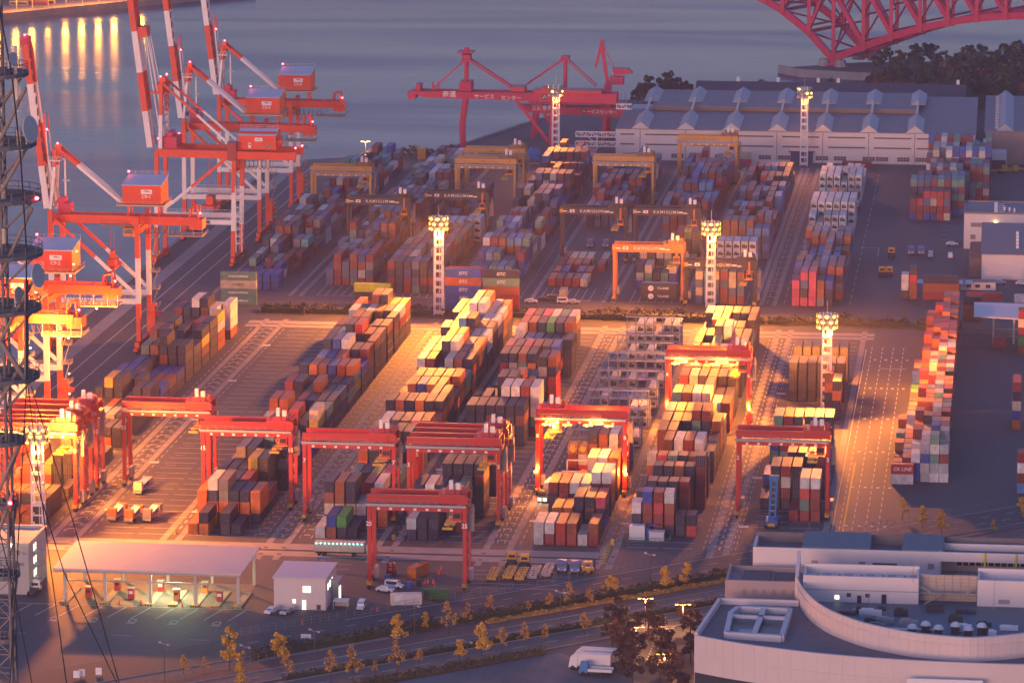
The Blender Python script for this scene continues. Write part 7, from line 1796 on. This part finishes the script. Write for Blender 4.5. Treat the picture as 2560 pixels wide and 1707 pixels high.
for py, rx in PLAT:
    z = mz(py); r = (GY(rx, py, MY).x - mx0)
    m = MB()
    for q_ in range(-9, 10):
        yy_ = q_ / 9.5 * r; xx_ = math.sqrt(max(0, r * r - yy_ * yy_)); m.beam((mx0 - xx_, MY + yy_, z + .1), (mx0 + xx_, MY + yy_, z + .1), .12, .1); m.beam((mx0 + yy_, MY - xx_, z), (mx0 + yy_, MY + xx_, z), .1, .1)
    for k in range(20):
        a0, a1 = 2 * PI * k / 20, 2 * PI * (k + 1) / 20
        p, q_ = Vector((mx0 + r * math.cos(a0), MY + r * math.sin(a0), z + .25)), Vector((mx0 + r * math.cos(a1), MY + r * math.sin(a1), z + .25))
        m.beam(p, p + Vector((0, 0, 1.1)), .06, .06); m.beam(p, q_, .2, .4)
        for hh in (.55, 1.1): m.beam(p + Vector((0, 0, hh)), q_ + Vector((0, 0, hh)), .06, .06)
    m.beam((mx0 + r * .8, MY - .5, z - .3), (mx0 + w_, MY - .5, z - 3.2), .22, .22); m.beam((mx0 + r * .8, MY + .5, z - .3), (mx0 + w_, MY + .5, z - 3.2), .22, .22)
    m.build('platform', GR, mt)
DISH = mat('dish_white', (.50, .47, .46), .5)
for px, py, rr_ in ((22, 150, .75), (66, 325, 1.5), (85, 690, 1.3), (38, 740, 1.0)):
    c = GY(px, py, MY - 1.2); m = MB(); d = Vector((.9, -.3, .15)).normalized(); m.tube(c, c + d * .5, rr_ * .25, 16, 0, rr_); m.tube(c + d * .5, c + d * .56, rr_, 16, 0, rr_ * .96); m.tube(c + Vector((0, 0, -rr_ * 1.2)), c, .12, 6); m.build('dish', DISH, mt)
for px, py in ((2, 350), (48, 345), (8, 480), (10, 590), (12, 795)): c = GY(px, py, MY - 1); m = MB(); m.tube(c - Vector((0, 0, .8)), c + Vector((0, 0, .8)), .28, 10); m.build('antenna', mat('antenna_beige', (.42, .34, .26), .6), mt)
c = GY(40, 200, MY - .6); m = MB(); m.box(c.x - .18, c.x + .18, c.y - .1, c.y + .1, c.z - 2.0, c.z + 3.6); m.build('panel_antenna', GREY, mt)
for px, py in ((92, 496), (25, 1257)): c = GY(px, py, MY - 1.6); m = MB(); m.ball(c, .22, 8); m.build('beacon', REDLAMP, mt)
for py0, py1, px1 in ((520, 700, 100), (700, 860, 105), (880, 1010, 90), (1110, 1230, 60), (1230, 1330, 40), (220, 360, 80), (380, 490, 75)):
    m = MB(); m.tube(GY(-4, py1, MY - 1.2), GY(px1 * .8, py0, MY - 1.2), .2, 8); m.build('brace', mat('mast_tube', (.22, .18, .16), .6), mt)
m = MB(); m.tube(GY(66, 700, MY - 1.6), GY(66, 960, MY - 1.6), .26, 8); m.build('hanger', mat('mast_tube', (.22, .18, .16), .6), mt)
m = MB(); m.tube(GY(2, 855, MY - 1.5), GY(64, 950, MY - 1.5), .28, 8); m.build('brace', mat('mast_tube', (.22, .18, .16), .6), mt)
CABLE = mat('black_cable', (.008, .008, .010), .6)
for k, (pts, r, lab) in enumerate(((((-4, 10), (30, 190), (52, 400), (66, 620), (66, 960)), .085, 'thick black cable hanging from the top of the mast down to the lowest big platform'),
                    (((66, 965), (48, 1310), (24, 1720)), .06, 'black guy cable fanning down from the platform, leftmost and steepest'), (((70, 965), (112, 1310), (168, 1720)), .06, 'black guy cable fanning down, second from the left'),
                    (((60, 1105), (160, 1430), (318, 1760)), .06, 'black guy cable fanning down, third from the left'), (((78, 965), (185, 1310), (302, 1720)), .06, 'black guy cable fanning down furthest to the right'), (((-6, 1310), (36, 1480), (90, 1760)), .06, 'short black guy cable crossing the foot of the mast'))):
    m = MB(); m.path([GY(px, py, MY - 2.0 - k * .4) for px, py in pts], r, 8)
    tag(m.build('guy_cable', CABLE), lab, 'cable', 'black cables of the mast')

# cars waiting on the road behind the hedge, and odds and ends at the far end of the yard
for k, (px, py, pt, lab, kd) in enumerate(((655, 285, WHP, 'white car on the road behind the pink topped stacks, leftmost', 'car'), (775, 265, DKCAR, 'dark car on the road behind the hedge, left of its twin', 'car'), (880, 262, DKCAR, 'dark van on the road behind the hedge, right of its twin', 'van'), (980, 288, WHP, 'white van on the road behind the green and pink tops', 'van'), (1075, 292, SILV, 'silver car on the road behind the hedge, rightmost', 'car'))):
    p = G(1150 + px / 3.92, 700 + py / 3.92); car((p.x, p.y + 12, .03), .05, pt, lab, kd)
def heap(p, w, h, c, label, seed):
    rg = random.Random(seed); m = MB(); n = 14
    rings = []
    for j, (f, z) in enumerate(((1, 0), (.92, .5), (.7, .85), (.3, 1.0))):
        rings.append([(w * f * math.cos(2 * PI * i / n) * rg.uniform(.88, 1.1), w * .5 * f * math.sin(2 * PI * i / n) * rg.uniform(.88, 1.1), h * z * rg.uniform(.9, 1.1)) for i in range(n)])
    for a, b in zip(rings[:-1], rings[1:]): m.hexa(a, b, 0, cap=False)
    m.poly(rings[-1]); tag(m.build('tarpaulin_heap', c, None, p), label, 'tarpaulin')
TARP = mat('blue_tarpaulin', (.01, .16, .46), .5)
heap((-196.5, 1712, 0), 3.6, 5.0, TARP, 'tall blue sheeted heap right of the yellow gantry pair', 1); heap((-177.5, 1722, 0), 6.0, 5.4, TARP, 'broad blue sheeted heap behind the far stacks', 2); heap((-182.5, 1724, 0), 4, 4.8, mat('drab_tarpaulin', (.20, .18, .08), .7), 'drab sheeted heap beside the broad blue one', 3)
p = G(840 * 1.0884, 378 * 1.0884); t = street_lamp((p.x, p.y, 0), 9.5, 'twin lamp glowing alone at the far harbour edge', True, 0, 'lamp at the far harbour edge')
point_light((p.x, p.y - 1, 9.2), 2500, (1, .45, .12), .4)
t = thing('loading_hopper', 'dark steel loading hopper at the harbour edge beyond the quay cranes', 'hopper', (-268, 1668, 0), 0)
m = MB(); m.hexa([(0, 0, 0), (11, 0, 0), (11, 7, 0), (0, 7, 0)], [(3, 1, 5.4), (10.6, 1, 5.4), (10.6, 6, 5.4), (3, 6, 5.4)])
for k in range(6): m.beam((1 + k * 1.9, -.1, 0), (3 + k * 1.4, .9, 6.2), .25, .25)
m.box(4, 10, 1.5, 5.5, 5.4, 6.6); m.build('body', DARK, t)
m = MB(); m.box(4.4, 7.4, -.3, .2, .6, 2.2); m.build('hatch', mat('hatch_rust', (.25, .05, .03), .6), t)
t = thing('water_tank', 'yellow square tank on legs at the harbour edge', 'tank', (-241.5, 1695, 0), 0)
m = MB(); m.box(-1.6, 1.6, -1.6, 1.6, 2, 6.2); m.box(-2, 2, -2, 2, 6.2, 6.6); m.build('tank', RTGYEL, t)
m = MB()
for sx in (-1.3, 1.3):
    for sy in (-1.3, 1.3): m.beam((sx, sy, 0), (sx, sy, 2), .25, .25)
m.build('leg_frame', GREY, t)
chassis((-197, 1692, .03), .03, RTGYEL, 'yellow spreader trailer at the right feet of the yellow gantry pair', 10)
# ------------------------------------------------------------------ dusk haze over the harbour
hz = MB(); hz.box(-2600, 2600, -400, 4900, -8, 262)
hm = bpy.data.materials.new('haze_air'); hm.use_nodes = True; nt = hm.node_tree
nt.nodes.remove(nt.nodes['Principled BSDF'])
pv = nt.nodes.new('ShaderNodeVolumePrincipled'); pv.inputs['Color'].default_value = (.86, .80, .92, 1); pv.inputs['Density'].default_value = .00009; pv.inputs['Anisotropy'].default_value = .3
nt.links.new(pv.outputs['Volume'], nt.nodes['Material Output'].inputs['Volume'])
o = hz.build('haze', hm); o['kind'] = 'stuff'; o['label'] = 'thin violet evening haze over the whole harbour'; o['category'] = 'haze'
# ------------------------------------------------------------------ camera
cam = bpy.data.cameras.new('camera'); co = bpy.data.objects.new('camera', cam); COL.objects.link(co)
co.location = (0, 0, CAMH); co.rotation_euler = (PI / 2 - TH, 0, YAW)
cam.sensor_fit = 'HORIZONTAL'; cam.sensor_width = 36.0; cam.lens = F_PX / 2560 * 36.0
cam.clip_start = 5; cam.clip_end = 30000
sc.camera = co
# ------------------------------------------------------------------ dusk light
w = bpy.data.worlds.new('World'); sc.world = w; w.use_nodes = True
nt = w.node_tree; bg = nt.nodes['Background']
sky = nt.nodes.new('ShaderNodeTexSky'); sky.sky_type = 'NISHITA'; sky.sun_disc = False
SUN_EL, SUN_AZ = math.radians(1.0), math.radians(200.0)
sky.sun_elevation = SUN_EL; sky.sun_rotation = SUN_AZ
sky.dust_density = 1.5; sky.ozone_density = 2.5; sky.altitude = 200
mx = nt.nodes.new('ShaderNodeMix'); mx.data_type = 'RGBA'; mx.blend_type = 'MULTIPLY'; mx.inputs['Factor'].default_value = 1
mx.inputs[7].default_value = (1.08, .96, 1.28, 1)
nt.links.new(sky.outputs['Color'], mx.inputs[6]); nt.links.new(mx.outputs[2], bg.inputs['Color'])
bg.inputs['Strength'].default_value = .15
sl = bpy.data.lights.new('sun', 'SUN'); so = bpy.data.objects.new('sun', sl); COL.objects.link(so)
sl.energy = .45; sl.angle = math.radians(25); sl.color = (1.0, .60, .48)
sx, sy = math.sin(SUN_AZ), math.cos(SUN_AZ)
so.rotation_euler = Vector((-sx * math.cos(SUN_EL), -sy * math.cos(SUN_EL), -math.sin(SUN_EL))).to_track_quat('-Z', 'Y').to_euler()
vs = sc.view_settings
sc.display_settings.display_device = 'sRGB'
vs.view_transform = 'Standard'; vs.look = 'None'; vs.gamma = 1.0; vs.use_curve_mapping = False
vs.exposure = 2.4
cy = sc.cycles
cy.use_denoising = True; cy.max_bounces = 5; cy.diffuse_bounces = 2; cy.glossy_bounces = 2; cy.transmission_bounces = 2; cy.volume_bounces = 0
cy.use_light_tree = True; cy.sample_clamp_indirect = 6; cy.caustics_reflective = False; cy.caustics_refractive = False
